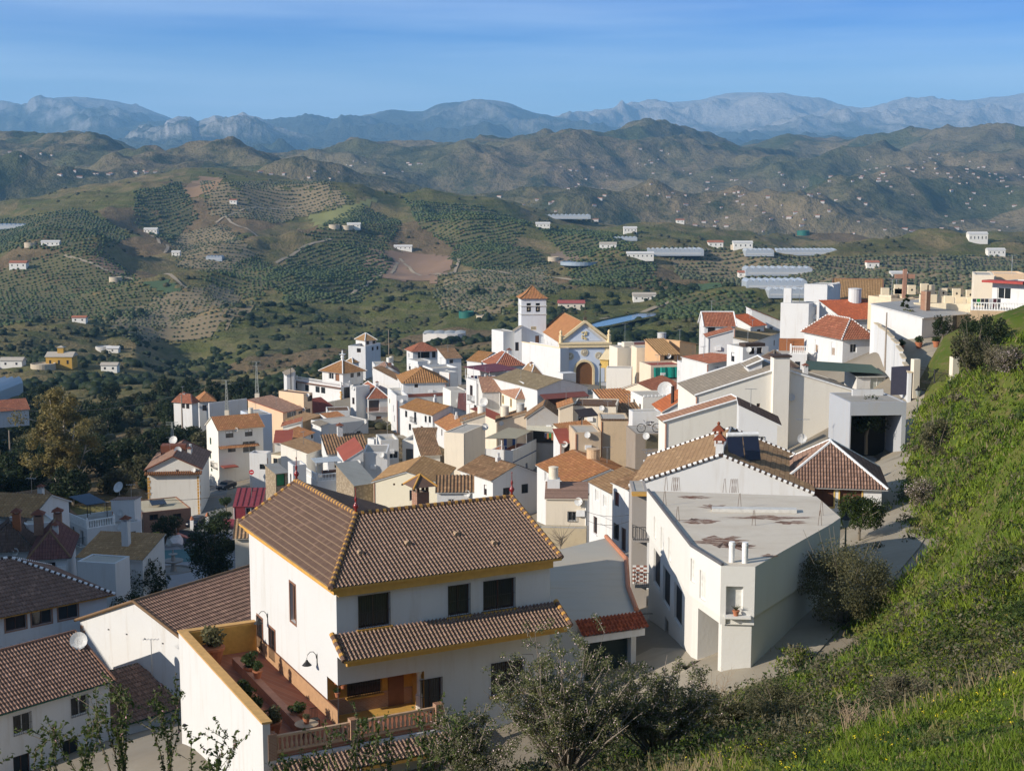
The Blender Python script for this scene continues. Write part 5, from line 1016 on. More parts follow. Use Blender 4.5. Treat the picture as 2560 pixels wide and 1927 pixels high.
for i in range(n_):
    a0, a1 = i/n_, (i+1)/n_; f_ = lambda a: -.10-.10*math.sin(a*23)-.05*math.sin(a*51)
    tp.quad(h.P(.5+a0*5.1*h.W/6.2, f_(a0), -.1), h.P(.5+a1*5.1*h.W/6.2, f_(a1), -.1), h.P(.5+a1*5.1*h.W/6.2, f_(a1)-.2, -1.9), h.P(.5+a0*5.1*h.W/6.2, f_(a0)-.2, -1.9))
tp.build('tarpaulin', plain((.01, .26, .20), .5), h.root)
h = H('ochre_ruin', 'ochre brick ruin with open striped shed roof', R1, (556, 880), (722, 872), d=256, D=6, h=4.5, roof='shed_f', rise=2.2, tile=T_OCHRE, pitch=.5, amp=.14, wall=wall((.62, .38, .20), .5, old=.3)); h.win('f', R1(640, 900), 2., .8, pane=BLACK, cross=False).done()
h = H('ochre_ruin', 'crumbling ochre wall with broken roof beside the striped shed', R1, (738, 800), (890, 780), d=262, D=5, h=6, roof='shed_r', rise=1.0, tile=T_OCHRE, wall=wall((.62, .40, .22), .5, old=.5)).done()
h = H('long_red_roof', 'long low house with flat red roof behind the ochre ruins', R1, (326, 800), (832, 772), d=284, D=7, h=4.5, roof='flat', par=.15, wall=OFFW, floor=T_RED).done(); h.tank(.68, .6, .15, .9, 1.8, plain((.52, .52, .50)))
h = H('tile_edge_house', 'white house with red tile edge and climbing plant', R1, (990, 960), (1340, 912), d=220, D=5, h=5, roof='shed_f', rise=.6, tile=T_RED).done()
h = H('three_window_house', 'low white house with three grilled windows and tiled steps', R1, (792, 985), (1012, 982), d=226, D=6, h=4, roof='flat', par=.3); ws(h, 'f', R1, [(835, 1030), (897, 1028), (970, 1030)], 1.9, 1.7, frame=WPAINT, pane=plain((.30, .28, .25))).done()
# --- lower left quarter
h = H('green_fascia_house', 'white house with green eaves board and barred windows', Z1, (-160, 1408), (548, 1200), d=87.5, D=9, h=6.5, roof='gable_a', rise=2.3, tile=T_BROWN, rows=22, seg=8, over=.4, board=plain((.03, .14, .10)), caps=T_PINK, pitch=.25, amp=.08)
ws(h, 'f', Z1, [(400, 1335), (112, 1425)], 1.3, 1.35, grille=True, frame=WPAINT, cross=True); ws(h, 'f', Z1, [(355, 1560), (110, 1640)], 1.2, 1.6, frame=DKBR).done(); GF = h
h = H('green_fascia_house', 'lower wing with brown roof sloping beside the green eaves house', Z1, (545, 1446), (962, 1318), d=95.5, D=9, h=3., roof='gable_a', rise=2.2, tile=T_BROWN, rows=22, seg=8, over=.3, board=plain((.03, .14, .10)), pitch=.25, amp=.08); h.win('f', Z1(635, 1530), 1.5, 1.2, grille=True, frame=WPAINT).done()
h = H('quoined_gable_house', 'white gable house with brick quoins, yellow eaves and dark tiles', Z1, (990, 1056), None, (402, 906), d=99, W=13, h=6.5, roof='gable_a', rise=2.5, tile=T_BROWN, rows=24, seg=8, over=.35, board=YEL, caps=T_TAN, pitch=.25, amp=.08)
ws(h, 'l', Z1, [(633, 860), (725, 883), (545, 912), (818, 980)], .22, .12, cross=False); h.win('f', Z1(1018, 1120), .9, 1.5, surround=YEL); h.win('f', Z1(1015, 1240), 1.2, 2.1).balcony('f', Z1(1018, 1280), 1.6, .6).done(); QG = h
for y0, sg in ((0, 1), (h.D-.02, -1)):
    q = MB()
    for i in range(16):
        w_ = .55 if i % 2 else .36; q.box(h.P(-.035, y0, -.35-i*.36), h.b*w_*sg, h.a*.08, -UP*.32)
    q.build('quoins', brick((.36, .17, .09), (.26, .11, .07)), h.root)
h = H('long_hip_house', 'long shaded house with dark hipped roof and dashed white ridges', ZF, (-700, 1697), (1402, 1272), d=102.5, D=11, h=3.6, roof='hip', rise=2.7, tile=T_BROWN, rows=20, seg=6, caps=(WPAINT, T_DARK), over=.5, board=OCHRE, pitch=.26, amp=.07)
ws(h, 'f', ZF, [(205, 1610), (545, 1550), (895, 1500)], 1.6, 1.35, surround=brick(), frame=DKBR).done()
h = H('pergola_house', 'shaded white house with blue pergola on a balustraded terrace', ZF, (1145, 440), (1856, 360), (805, 364), d=160, h=6.5, roof='flat', par=.05, floor=concrete()); ws(h, 'l', ZF, [(868, 470), (965, 505), (1080, 560)], 1.0, 2.0, frame=WPAINT); h.balcony('l', ZF(868, 540), 2.2, .7).balcony('l', ZF(965, 590), 2.2, .7).balcony('l', ZF(1080, 630), 2.0, .7).done()
b_ = MB(); balustrade(b_, h.P(.1, .12, .05), h.P(h.W*.5, .12, .05), 1.0, .28, .08); b_.box(h.P(.0, .1, .05), h.b*(h.D-.2), h.a*.14, UP*1.); b_.build('balustrade', WPAINT, h.root)
c0 = [h.P(.3, h.D*.75, 2.9), h.P(.6, h.D*.15, 2.6), h.P(h.W*.45, h.D*.15, 2.6), h.P(h.W*.45, h.D*.8, 2.9)]; c_ = MB().quad(*c0); c_.quad(*[p-UP*.06 for p in c0][::-1]); c_.build('pergola_roof', plain((.04, .07, .11), .6), h.root); c_ = MB(); [c_.tube([p-UP*2.6, p], .05, 5) for p in c0]; c_.build('pergola_posts', BLACK, h.root)
h2 = House('brown_roof_house', 'white block with brown roof beside the blue pergola', ZF(1466, 190), ZF(1772, 180), None, d=164, D=7, h=9, roof='shed_k', rise=1.1, tile=T_BROWN, over=.2, wall=WHITE).done(); dish(h2.P(.2, 5.5, 1.7), .7, (-.4, -.7, .5), h2.root)
h = H('ochre_edge_house', 'shaded white house with scalloped ochre roof edges', ZF, (-300, 245), (424, 278), d=150, D=8, h=6, roof='gable_a', rise=1.5, tile=T_OCHRE, pitch=.4, amp=.12, wall=WHITE).done()
h = H('yard_house', 'shaded plain white yard house with thin antenna', ZF, (350, 392), (752, 342), d=146, D=6, h=5, roof='flat', par=.1, wall=WHITE).done()
h = H('long_barn', 'long old barn with weathered brown roof below the tall eucalyptus', ZF, (500, 345), (1000, 262), d=170, W=17, D=9, h=3.4, roof='shed_f', rise=2., tile=T_OLD, wall=stone()).done()
h = H('purple_roof_house', 'shaded house with purple hip roof and twin brick chimneys', ZF, (400, 800), (885, 775), d=137, D=9, h=3.6, roof='hip', rise=2.0, tile=tile((.20, .09, .08), (.14, .065, .06), (.12, .07, .06), .3), caps=T_TAN).done(); h.chimney(.12, .5, 1.6, 1.5, .9, brick()); h.chimney(.55, .9, 1.2, 1.3, .8, brick())
h = H('hip_house', 'shaded old house with mossy hip roof at the picture edge', ZF, (-260, 720), (420, 690), d=141, D=9, h=4, roof='hip', rise=2.2, tile=T_DARK).done(); h.chimney(.66, .25, 1.2, 2.0, .75, plain((.42, .15, .06)))
h = H('ochre_roof_house', 'shaded low house with ochre roof and tall lantern chimney', ZF, (1040, 800), (1876, 836), d=139, D=5.5, h=3.4, roof='shed_f', rise=1.2, tile=T_OCHRE).done(); h.chimney(.57, .5, .6, 2.6, .7, WHITE)
h = H('white_annex', 'small shaded white annex with awning beside the playground trees', ZF, (1515, 900), (1705, 800), d=133, D=4, h=2.8, roof='flat', par=.1).done()
h = H('maroon_metal_house', 'house clad in maroon metal sheets behind the tiled corner', ZG, (1068, 142), (1442, 138), d=196, D=5, h=4.5, roof='shed_f', rise=1.6, tile=plain((.24, .045, .055), .45), flat=True, wall=plain((.22, .04, .05), .5), over=.1); h.win('f', ZG(1300, 180), 1.5, 1.2, frame=WPAINT).done()
sm = MB(); [sm.box(h.P((i+.5)*h.W/5, -.05, -.0)+UP*.13, h.b*5+UP*1.6, h.a*.06, UP*.07) for i in range(5)]; sm.build('standing_seams', plain((.13, .025, .03)), h.roofo); MB().box(h.P(-2.6, -2.4, -2.6), h.a*6, h.b*2.35+UP*.8, UP*.1).build('porch_roof', plain((.24, .045, .055), .45), h.root)
h = H('tile_lean_to', 'cream yard house with narrow ribbed tile roof behind the bush', ZG, (1090, 548), (1290, 542), d=146, D=3.4, h=6.5, roof='shed_f', rise=1.1, tile=T_TAN, pitch=.4, amp=.1, wall=CREAM).done()
h = H('roadside_house', 'white roadside bungalow with brown hip roof beside the pylon road', Z4, (636, 620), (692, 612), (474, 610), d=338, h=3.5, roof='hip', rise=1.7, tile=T_RED, over=.4); ws(h, 'l', Z4, [(560, 645), (600, 650)], 1., 1.6).done()
h = H('roadside_house', 'white roadside house with orange roof and flat white top', Z4, (700, 612), (842, 606), d=345, D=7, h=4, roof='hip', rise=1.7, tile=T_ORANGE).done()
h = H('boundary_wall', 'long white boundary wall running along the pylon road', Z4, (790, 632), (1125, 590), d=332, D=.4, h=4.2, roof='flat', par=.05, cat='wall').done()
h = H('valley_house', 'red roofed house behind the eucalyptus at the picture edge', PX, (-60, 1032), (72, 1022), d=330, D=8, h=3, base=4, roof='gable_a', rise=2, tile=T_RED).done()
class PolyHouse(House):
    """a building on an irregular plan; pts run counter-clockwise at eaves height"""
    def __init__(s, name, label, pts, h, wall=None, cat='house', par=.0, low=3., d=100, floor=None):
        s.pts = [Vector(p) for p in pts]; s.z = s.pts[0].z; s.h = h; s.base = s.z-h-low; s.wallmat = wall or WHITE; s.d = d; s.rooft = 'flat'; s.par = par
        s.root = thing(name, label, cat, (s.pts[0].x, s.pts[0].y, s.z-h)); s.open = {i: [] for i in range(len(pts))}; s.floormat = floor or concrete()
    def face(s, i):
        A, B = s.pts[i], s.pts[(i+1) % len(s.pts)]; u = (B-A); L = u.length; u.normalize(); return A, u, L, Vector((u.y, -u.x, 0))
    def done(s, roofname='roof', cap=True):
        mb = MB()
        for i in range(len(s.pts)): s.wallface(mb, i, s.par)
        s.wallo = mb.build('wall', s.wallmat, s.root)
        if cap: MB().quad(*[p+UP*s.par for p in s.pts]).build(roofname, s.floormat, s.root)
        return s
# ================================================================== the big house in front
h = House('corner_house', 'large white house with brown tiled L shaped roof, ochre ridges and a side terrace', Z2(772, 702), Z2(1918, 562), Z2(304, 404), d=74, h=10.5, roof='none', tile=tile((.235, .155, .118), (.20, .13, .10), (.17, .115, .075), .12, .8, linecol=(.42, .30, .19)), low=3)
M = h; W_, D_ = h.W, h.D; P = h.P; mL, mF = 3.4, 5.8; xI = mL+6.2; rise = 2.55; o = .5
h.floorz = -7.6
for px, w, hh in (((975, 805), 1.85, 1.85), ((1430, 748), 1.35, 1.75), ((1645, 718), 2.0, 1.75), ((1280, 1258), 1.35, 1.95), ((1690, 1160), 2.1, 1.9), ((1480, 1580), 2.0, 1.5)):
    h.win('f', Z2(*px), w, hh, frame=DKBR, grille=True, sill=OCHRE, deep=.22, pane=glass())
h.win('l', Z2(541, 765), 1.0, 2.3, frame=plain((.20, .10, .06)), deep=.25, surround=plain((.22, .11, .07)), cross=False)
h.win('l', Z2(366, 925), 1.1, 2.0, frame=plain((.24, .10, .06)), grille=True, surround=plain((.22, .11, .07))); h.win('l', Z2(432, 985), 1.1, 1.9, frame=plain((.24, .10, .06)), grille=True, surround=plain((.22, .11, .07)))
# recessed porch under the lower roof
zt = -5.25; pw = 5.1
h.open['f'].append((.02, pw, h.floorz+.002, zt, 'porch', None, False, None, None, 0, None, False, None))
mb = MB(); sav = h.open['f']; PO = sav.pop()
sav.append(PO)
class _S: pass
def wallface_main(f):
    O, u, Ln, n = h.face(f); z0 = h.base-h.z
    ops = h.open[f]; real = [q for q in ops if q[4] != 'porch']; h.open[f] = real
    ts = sorted({0., Ln, *[q[0] for q in ops], *[q[1] for q in ops]}); zs = sorted({z0, 0., *[q[2] for q in ops], *[q[3] for q in ops]})
    for i in range(len(ts)-1):
        for j in range(len(zs)-1):
            tm, zm = (ts[i]+ts[i+1])/2, (zs[j]+zs[j+1])/2
            if any(q[0] < tm < q[1] and q[2] < zm < q[3] for q in ops): continue
            mb.quad(O+u*ts[i]+UP*zs[j], O+u*ts[i+1]+UP*zs[j], O+u*ts[i+1]+UP*zs[j+1], O+u*ts[i]+UP*zs[j+1])
    tmp = MB(); h.wallface(tmp, f, 0.)
    # keep only the window reveals of the helper mesh (the wall cells were made above)
    nrev = 4*len(real)
    for fcs in range(len(tmp.f)-nrev, len(tmp.f)): mb.quad(*[tmp.v[k] for k in tmp.f[fcs]])
h.open['l'].append((D_-1.7, D_-.001, h.floorz+.002, zt, 'porch', None, False, None, None, 0, None, False, None)); wallface_main('f'); wallface_main('l')
for q in ((P(W_, 0, h.base-h.z), P(W_, 2*mF, h.base-h.z), P(W_, 2*mF), P(W_, mF, rise), P(W_, 0)), (P(W_, 2*mF, h.base-h.z), P(xI-o, 2*mF, h.base-h.z), P(xI-o, 2*mF), P(W_, 2*mF)), (P(xI-o, 2*mF, h.base-h.z), P(xI-o, D_, h.base-h.z), P(xI-o, D_), P(xI-o, 2*mF)), (P(xI-o, D_, h.base-h.z), P(0, D_, h.base-h.z), P(0, D_), P(mL, D_, rise), P(xI-o, D_))): mb.quad(*q)
mb.build('wall', wall((.60, .605, .60), .42), h.root)
# porch inside: yellow walls, window, door, pillar
pd = 1.7; YW = plain((.56, .33, .08), .8, name='yellow_porch'); pm = MB(); fz = h.floorz
pm.quad(P(.02, pd, fz), P(pw, pd, fz), P(pw, pd, zt), P(.02, pd, zt)); pm.quad(P(pw, pd, fz), P(pw, 0, fz), P(pw, 0, zt), P(pw, pd, zt)); pm.quad(P(.02, 0, zt), P(.02, pd, zt), P(pw, pd, zt), P(pw, 0, zt)); pm.quad(P(.02, 0, fz), P(pw, 0, fz), P(pw, pd, fz), P(.02, pd, fz))
po = pm.build('porch', YW, h.root)
MB().box(P(.02, pd-.03, fz), h.a*(pw-.04), h.b*.028, UP*.95).build('dado', brick((.42, .24, .14), (.34, .17, .10), (.45, .38, .30)), po)
wf = MB(); x0, x1, a0, a1 = 1.15, 3.15, fz+1.0, fz+2.3
wf.box(P(x0, pd-.05, a0), h.a*(x1-x0), h.b*.018, UP*(a1-a0)); wo = wf.build('window', glass(), po); gr = MB()
for i in range(15): gr.tube([P(x0+(x1-x0)*i/14, pd-.22, a0-.05), P(x0+(x1-x0)*i/14, pd-.22, a1+.05)], .013, 4)
for z in (a0, (a0+a1)/2, a1): gr.tube([P(x0, pd-.22, z), P(x1, pd-.22, z)], .015, 4)
gr.build('grille', BLACK, wo); MB().box(P(x0-.1, pd-.35, a0-.14), h.a*(x1-x0+.2), h.b*.3, UP*.1).build('sill', OCHRE, wo)
MB().box(P(3.6, pd-.06, fz+.01), h.a*.95, h.b*.04, UP*2.1).build('door', plain((.20, .09, .05), .5), po)
pl = MB(); pl.lathe(P(pw-.22, .22, fz), [(.20, 0), (.20, .95), (.15, 1.0), (.13, 1.1), (.12, 2.1), (.17, 2.2), (.20, 2.32), (.20, zt-fz)], 12); pl.build('column', plain((.55, .50, .42), .8), po, smooth=False)
# roof slopes
rf = MB(); rows = int(math.hypot(mF+o, rise)/.36); k = -.2; kw = dict(pitch=.235, amp=.085, seg=8, rowlen=.36); L1 = D_+o*2; LW = W_+o*2
upL = h.a*(mL+o)+UP*(rise+k); upF = h.b*(mF+o)+UP*(rise+k); lift = UP*.1
panel(rf, P(-o, D_+o, -k)+lift, P(-o, -o, -k)+lift, upL, lambda u: (0, min(1, max(0, (1-u)*L1/(mF+o)))), rows=int(math.hypot(mL+o, rise)/.36), **kw)
panel(rf, P(-o, -o, -k)+lift, P(W_+o, -o, -k)+lift, upF, lambda u: (0, min(1, u*LW/(mL+o))), rows=rows, **kw)
LI = D_+o-mF; panel(rf, P(xI, mF, -k)+lift, P(xI, D_+o, -k)+lift, -h.a*(xI-mL)+UP*(rise+k), lambda u: (max(0, 1-u*LI/(mF+o)), 1), rows=1, **kw)
LB = W_+o-mL; panel(rf, P(W_+o, 2*mF+o, -k)+lift, P(mL, 2*mF+o, -k)+lift, -h.b*(mF+o)+UP*(rise+k), lambda u: (max(0, 1-(1-u)*LB/(xI-mL)), 1), rows=1, **kw)
ro = rf.build('roof', h.tile, h.root); h.roofo = ro
un = MB()
un.quad(P(-o, -o, -k), P(-o, D_+o, -k), P(mL, D_+o, rise), P(mL, mF, rise)); un.quad(P(W_+o, -o, -k), P(-o, -o, -k), P(mL, mF, rise), P(W_+o, mF, rise))
un.quad(P(W_+o, mF, rise), P(mL, mF, rise), P(xI, 2*mF+o, -k), P(W_+o, 2*mF+o, -k)); un.quad(P(mL, mF, rise), P(mL, D_+o, rise), P(xI, D_+o, -k), P(xI, 2*mF+o, -k))
un.box(P(.0, -.40, -.22), h.a*W_, h.b*.395, UP*.42); un.box(P(-.28, -.40, -.08), h.b*(D_+.4), h.a*.275, UP*.26)
for A, B in ((P(-o, -o, -k-.02), P(W_+o, -o, -k-.02)), (P(-o, D_+o, -k-.02), P(-o, -o, -k-.02)), (P(W_+o, -o, -k-.02), P(W_+o, mF, rise-.02)), (P(-o, D_+o, -k-.02), P(mL, D_+o, rise-.02))): un.quad(A, B, B+UP*.14, A+UP*.14)
un.build('eaves', OCHRE, ro)
def capline(mb, A, B, r=.15, step=.46, frac=.62):
    Ln = (B-A).length; n = max(2, int(Ln/step))
    for i in range(n):
        p, q = A+(B-A)*i/n, A+(B-A)*(i+1)/n; f0 = len(mb.f); mb.tube([p, p+(q-p)*frac], r, 8, r*.93); f1 = len(mb.f); mb.tube([p+(q-p)*frac, q], r*1.06, 8)
        for z in range(f1, len(mb.f)): mb.mi[z] = 1
cp = MB(); e = UP*.16
for A, B in ((P(mL, D_+o, rise), P(mL, mF, rise)), (P(mL, mF, rise), P(W_+o, mF, rise)), (P(-o, -o, -k), P(mL, mF, rise)), (P(W_+o, -o, -k), P(W_+o, mF, rise)), (P(-o, D_+o, -k), P(mL, D_+o, rise)), (P(W_+o, 2*mF+o, -k), P(W_+o, mF, rise))): capline(cp, A+e, B+e)
cp.build('ridge_tiles', [T_BROWN, plain((.50, .27, .07), .8, name='ochre_mortar')], ro)
for q in (P(mL, D_+o, rise), P(mL, mF, rise), P(W_+o, mF, rise)): MB().lathe(q+UP*.25, [(.10, 0), (.06, .15), (.15, .28), (.17, .38), (.10, .5), (.04, .6), (.08, .75), (.07, .85), (.025, .95), (.02, 1.35), (.05, 1.4), (.0, 1.48)], 10).build('finial', plain((.22, .02, .02), .25, 0, .6), ro, smooth=True)
for x, y in ((2.2, .45), (5.2, .5), (8.4, .55), (10.2, .35)):
    vt = MB(); vt.tube([P(x, -o+(mF+o)*y, -k+(rise+k)*y+.12), P(x, -o+(mF+o)*y-.38, -k+(rise+k)*y+.10)], .13, 8, .17); vt.build('vent_tile', h.tile, ro)
# brick chimney with its little gabled hood
cpos = P(W_*.62, mF*1.25, 1.3); ch = MB().cbox(cpos, .8, .8, 2.0, h.a, h.b).build('chimney', brick((.36, .15, .08), (.26, .10, .06)), ro); q = cpos+UP*2.0; c_ = MB()
for i, j in ((-1, -1), (1, -1), (1, 1), (-1, 1)): c_.cbox(q+h.a*.3*i+h.b*.3*j, .16, .16, .38, h.a, h.b)
C4 = [q+UP*.38+h.a*.78*i+h.b*.78*j for i, j in ((-1, -1), (1, -1), (1, 1), (-1, 1))]; ap = q+UP*1.05
for i in range(4): c_.quad(C4[i], C4[(i+1) % 4], ap)
for p in C4: f0 = len(c_.f); c_.tube([p, ap], .075, 6); c_.mi[f0:] = [1]*(len(c_.f)-f0)
c_.build('chimney_cap', [T_BROWN, plain((.50, .27, .07), .8, name='ochre_mortar')], h.root)
# lower roof over the ground floor
zt2 = onplane(*Z2(786, 940), P(0, 0), -h.b).z-h.z; pr = 1.9; dr = .95; xr = W_+.35
lr = MB(); panel(lr, P(-.3, -pr, zt2-dr)+lift, P(xr, -pr, zt2-dr)+lift, h.b*pr+UP*dr, lambda u: (0, 1), rows=6, **kw); lo = lr.build('porch_roof', h.tile, h.root); un = MB()
un.box(P(-.1, -pr+.1, zt2-dr-.22), h.a*(xr-.1), h.b*.22, UP*.22); un.quad(P(-.3, -pr, zt2-dr), P(-.3, -.01, zt2-.02), P(xr, -.01, zt2-.02), P(xr, -pr, zt2-dr)); un.quad(P(0, -pr+.3, zt2-dr-.02), P(W_, -pr+.3, zt2-dr-.02), P(W_, -.01, zt2-dr-.02), P(0, -.01, zt2-dr-.02))
un.quad(P(-.3, -pr, zt2-dr), P(-.3, -pr, zt2-dr+.14), P(xr, -pr, zt2-dr+.14), P(xr, -pr, zt2-dr)); un.build('eaves', OCHRE, lo)
for x in (-.3, xr): cp = MB(); capline(cp, P(x, -pr, zt2-dr)+e, P(x, -.05, zt2)+e); cp.build('ridge_tiles', [T_BROWN, plain((.50, .27, .07), .8, name='ochre_mortar')], lo)
MB().quad(P(-.02, -pr+.1, zt2-dr-.2), P(-.02, .0, zt2-dr-.2), P(-.02, .0, zt2-.05), P(-.02, -pr+.1, zt2-dr)).build('roof_cheek', WHITE, lo)
# terrace on the side: floor, tall outer wall with ochre coping, balustrade
tx = colhit(Z2(412, 1345)[0], P(0, -1.9, fz+1.7), -h.a); tx = min(max(tx, 3.2), 5.2); ty = -1.9; back = D_-1.2
fl = MB().box(P(-tx, ty, fz-.3), h.a*tx, h.b*(back-ty), UP*.298); fl.box(P(0, ty, fz-.3), h.a*(pw+.2), h.b*-ty, UP*.3); to = fl.build('terrace_floor', brick((.36, .15, .09), (.30, .12, .075), (.34, .22, .15), .5), h.root)
topz = fz+1.75
ow = MB().box(P(-tx-.4, ty-.2, h.base-h.z), h.a*.4, h.b*(back-ty+.2), UP*(topz-(h.base-h.z))); ow.box(P(-tx-.4, back, h.base-h.z), h.a*(tx+.39), h.b*.4, UP*(topz-(h.base-h.z))); ow.box(P(-tx, ty-.2, h.base-h.z), h.a*(tx+pw), h.b*.2, UP*(fz-.31-(h.base-h.z))); ow.build('terrace_wall', wall((.60, .605, .60), .42), h.root)
cg = MB().box(P(-tx-.45, ty-.25, topz), h.a*.55, h.b*(back-ty+.25), UP*.10); cg.box(P(-tx-.45, back, topz), h.a*(tx+.43), h.b*.5, UP*.10); cg.build('coping', plain((.55, .33, .12), .8, name='ochre_coping'), to)
iw = MB().box(P(-tx+.004, ty, fz), h.a*.03, h.b*(back-ty), UP*(topz-fz)); iw.box(P(-tx+.03, back-.035, fz), h.a*(tx-.04), h.b*.03, UP*(topz-fz)); iw.build('inner_wall', YW, to)
dd = MB().box(P(-.035, 0, fz), h.b*back, h.a*.03, UP*.95); dd.build('dado', plain((.40, .24, .13), .8), to); MB().box(P(-.045, 0, fz+.95), h.b*back, h.a*.04, UP*.07).build('dado_rail', plain((.16, .07, .04)), to)
pb = MB().box(P(-tx*.52, ty+2.2, fz), h.a*.45, h.b*(back-ty-4.6), UP*.55); pb.build('planter_wall', plain((.40, .19, .12), .8), to)
BR = brick((.36, .19, .11), (.26, .13, .08)); bl = MB(); BS = [(-tx+.1, ty), (-tx*.1+.6, ty), (pw, ty)]
for (xa, ya), (xb, yb) in zip(BS[:-1], BS[1:]): balustrade(bl, P(xa+.2, ya, fz), P(xb-.2, yb, fz), .95, .25, .085, post=False)
bl.build('balustrade', plain((.50, .34, .22), .85, name='baluster_stone'), to)
for xa, ya in BS: MB().cbox(P(xa, ya, fz-.3), .46, .46, 1.42, h.a, h.b).build('pier', BR, to); 
br = MB(); panel(br, P(-tx+.1, ty-1.5, fz-1.0), P(pw+1.3, ty-1.5, fz-1.0), h.b*1.3+UP*.5, lambda u: (0, 1), rows=4, **kw); bo = br.build('lower_porch_roof', h.tile, h.root); MB().box(P(-tx+.1, ty-1.45, fz-1.25), h.a*(tx+pw+1.1), h.b*1.24, UP*.17).build('eaves', OCHRE, bo)
# lamps on the white wall
for pxy in ((395, 850), (660, 1070)):
    q = onplane(*Z2(pxy[0]+12, pxy[1]), P(0, 0), -h.a); lm = MB(); n = -h.a
    lm.tube([q+n*.02-UP*.3, q+n*.02+UP*.35], .035, 6); lm.tube([q+n*.05+UP*(.1)]+[q+n*(.05+.45*(1-math.cos(t))/2*1.3)+UP*(.1+.45*math.sin(t)) for t in (.6, 1.2, 1.8, 2.4, 3.0)], .02, 6)
    c = q+n*.62+UP*.05; lm.lathe(c-UP*.25, [(.28, 0), (.24, .04), (.10, .2), (.04, .32)], 10); lm.build('wall_lamp', BLACK, h.root)
# ================================================================== concrete roofed garage beside it
zz = -25.3
G4 = [onz(*Z3(x, y), zz) for x, y in ((300, 1140), (606, 1098), (562, 980), (552, 832), (448, 716), (150, 790))]; G4.append(Vector((G4[0].x-6.0, G4[0].y+1.5, zz)))
order = [G4[0], G4[1], G4[2], G4[3], G4[4], G4[5], G4[6]]
def ccw(p): return sum(p[i].x*p[(i+1) % len(p)].y-p[(i+1) % len(p)].x*p[i].y for i in range(len(p))) > 0
if not ccw(order): order.reverse()
h = PolyHouse('garage', 'garage with patched concrete roof and orange tiled awning over dark doors', order, 4.6, WHITE, d=88, cat='garage', floor=concrete((.40, .39, .35), (.50, .42, .31), .7, .12))
fi = min(range(len(order)), key=lambda i: ((order[i]+order[(i+1) % len(order)])/2-(G4[0]+G4[1])/2).length)
Of, uf, Lf, nf = h.face(fi)
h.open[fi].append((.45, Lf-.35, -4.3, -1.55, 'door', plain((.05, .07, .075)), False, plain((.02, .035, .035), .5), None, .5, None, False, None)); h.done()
aw = MB(); panel(aw, Of+uf*(-.25)+nf*1.05-UP*.75, Of+uf*(Lf+.25)+nf*1.05-UP*.75, -nf*1.05+UP*.72, lambda u: (0, 1), pitch=.25, amp=.09, seg=8, rows=4, rowlen=.36); ao = aw.build('awning_roof', T_VIV, h.root)
MB().box(Of+uf*-.1+nf*.04-UP*1.25, uf*(Lf+.2), nf*.85, UP*.42).build('eaves', WHITE, ao)
kb = MB()
for A, B in zip(order, order[1:]):
    if A.x > G4[1].x-3.2 and B.x > G4[1].x-4.2 and (A-G4[0]).length > .5 and (B-G4[0]).length > .5: kb.tube([A+UP*.12, B+UP*.12], .16, 8)
kb.build('tile_kerb', plain((.44, .19, .11), .85, name='terracotta_kerb'), h.root); GAR = h
# ================================================================== the white flat-iron building
zz = onz(*Z3(1045, 860), -20.7).z
B_ = [onz(*Z3(x, y), zz) for x, y in ((660, 472), (885, 762), (1046, 862), (1224, 866), (1622, 642), (1668, 610), (1542, 500))]
# upper storey overhangs, lower storey set in
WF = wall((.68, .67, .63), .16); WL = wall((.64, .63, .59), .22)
h = PolyHouse('flatiron_building', 'white wedge shaped building with stained flat concrete roof and rounded prow', B_, 2.9, WF, d=80, cat='building', low=0., floor=concrete((.66, .60, .50), (.50, .41, .30), .45, .35))
ws_ = dict(frame=WPAINT, pane=plain((.62, .62, .58)), cross=False)
def fw(i, pxs, w, hh, **k):
    for p in pxs: h.win(i, Z3(*p), w, hh, **{**ws_, **k})
fw(0, [(702, 665), (738, 722), (778, 778)], .95, 1.5); fw(1, [(830, 842)], .7, 1.4); fw(1, [(950, 965)], .9, 1.7); fw(2, [(1115, 1068)], .95, 2.2, deep=.35); fw(3, [(1505, 850), (1562, 800)], 1.0, 1.5, deep=.06, pane=WF, frame=WF)
h.done(); FI = h
def shrink(pts, k):
    out = []; n = len(pts)
    for i in range(n):
        a, b, c = pts[i-1], pts[i], pts[(i+1) % n]; u = (b-a).normalized(); v = (c-b).normalized(); n1 = Vector((-u.y, u.x, 0)); n2 = Vector((-v.y, v.x, 0)); m = (n1+n2).normalized(); out.append(b+m*(k/max(.4, m.dot(n1))))
    return out
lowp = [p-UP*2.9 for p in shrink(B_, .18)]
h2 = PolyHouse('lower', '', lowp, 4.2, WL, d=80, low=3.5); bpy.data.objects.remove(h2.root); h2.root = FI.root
dark = plain((.02, .02, .022))  # near-black panes paint the shade inside the open gallery
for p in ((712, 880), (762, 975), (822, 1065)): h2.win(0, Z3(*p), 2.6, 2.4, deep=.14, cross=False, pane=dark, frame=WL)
h2.win(0, Z3(762, 1195), 1.4, 1.5, deep=.15, cross=False, pane=plain((.16, .15, .13)), frame=STEEL)
Lp = h2.face(1)[2]; h2.open[1].append((Lp-3.4, Lp-.45, -4.6, -.55, 'door', WL, False, plain((.16, .15, .13)), None, 2.4, None, False, None))  # back panel coloured dark to paint the dim garage interior
mb = MB()
for i in range(len(lowp)): h2.wallface(mb, i, 0.)
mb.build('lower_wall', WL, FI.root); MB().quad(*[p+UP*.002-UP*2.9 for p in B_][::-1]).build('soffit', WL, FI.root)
cp = MB()
for i in (0, 1): A, B = B_[i], B_[i+1]; u = (B-A).normalized(); n = Vector((u.y, -u.x, 0)); cp.box(A-n*.16+UP*.002, B-A, n*.14, UP*.16)
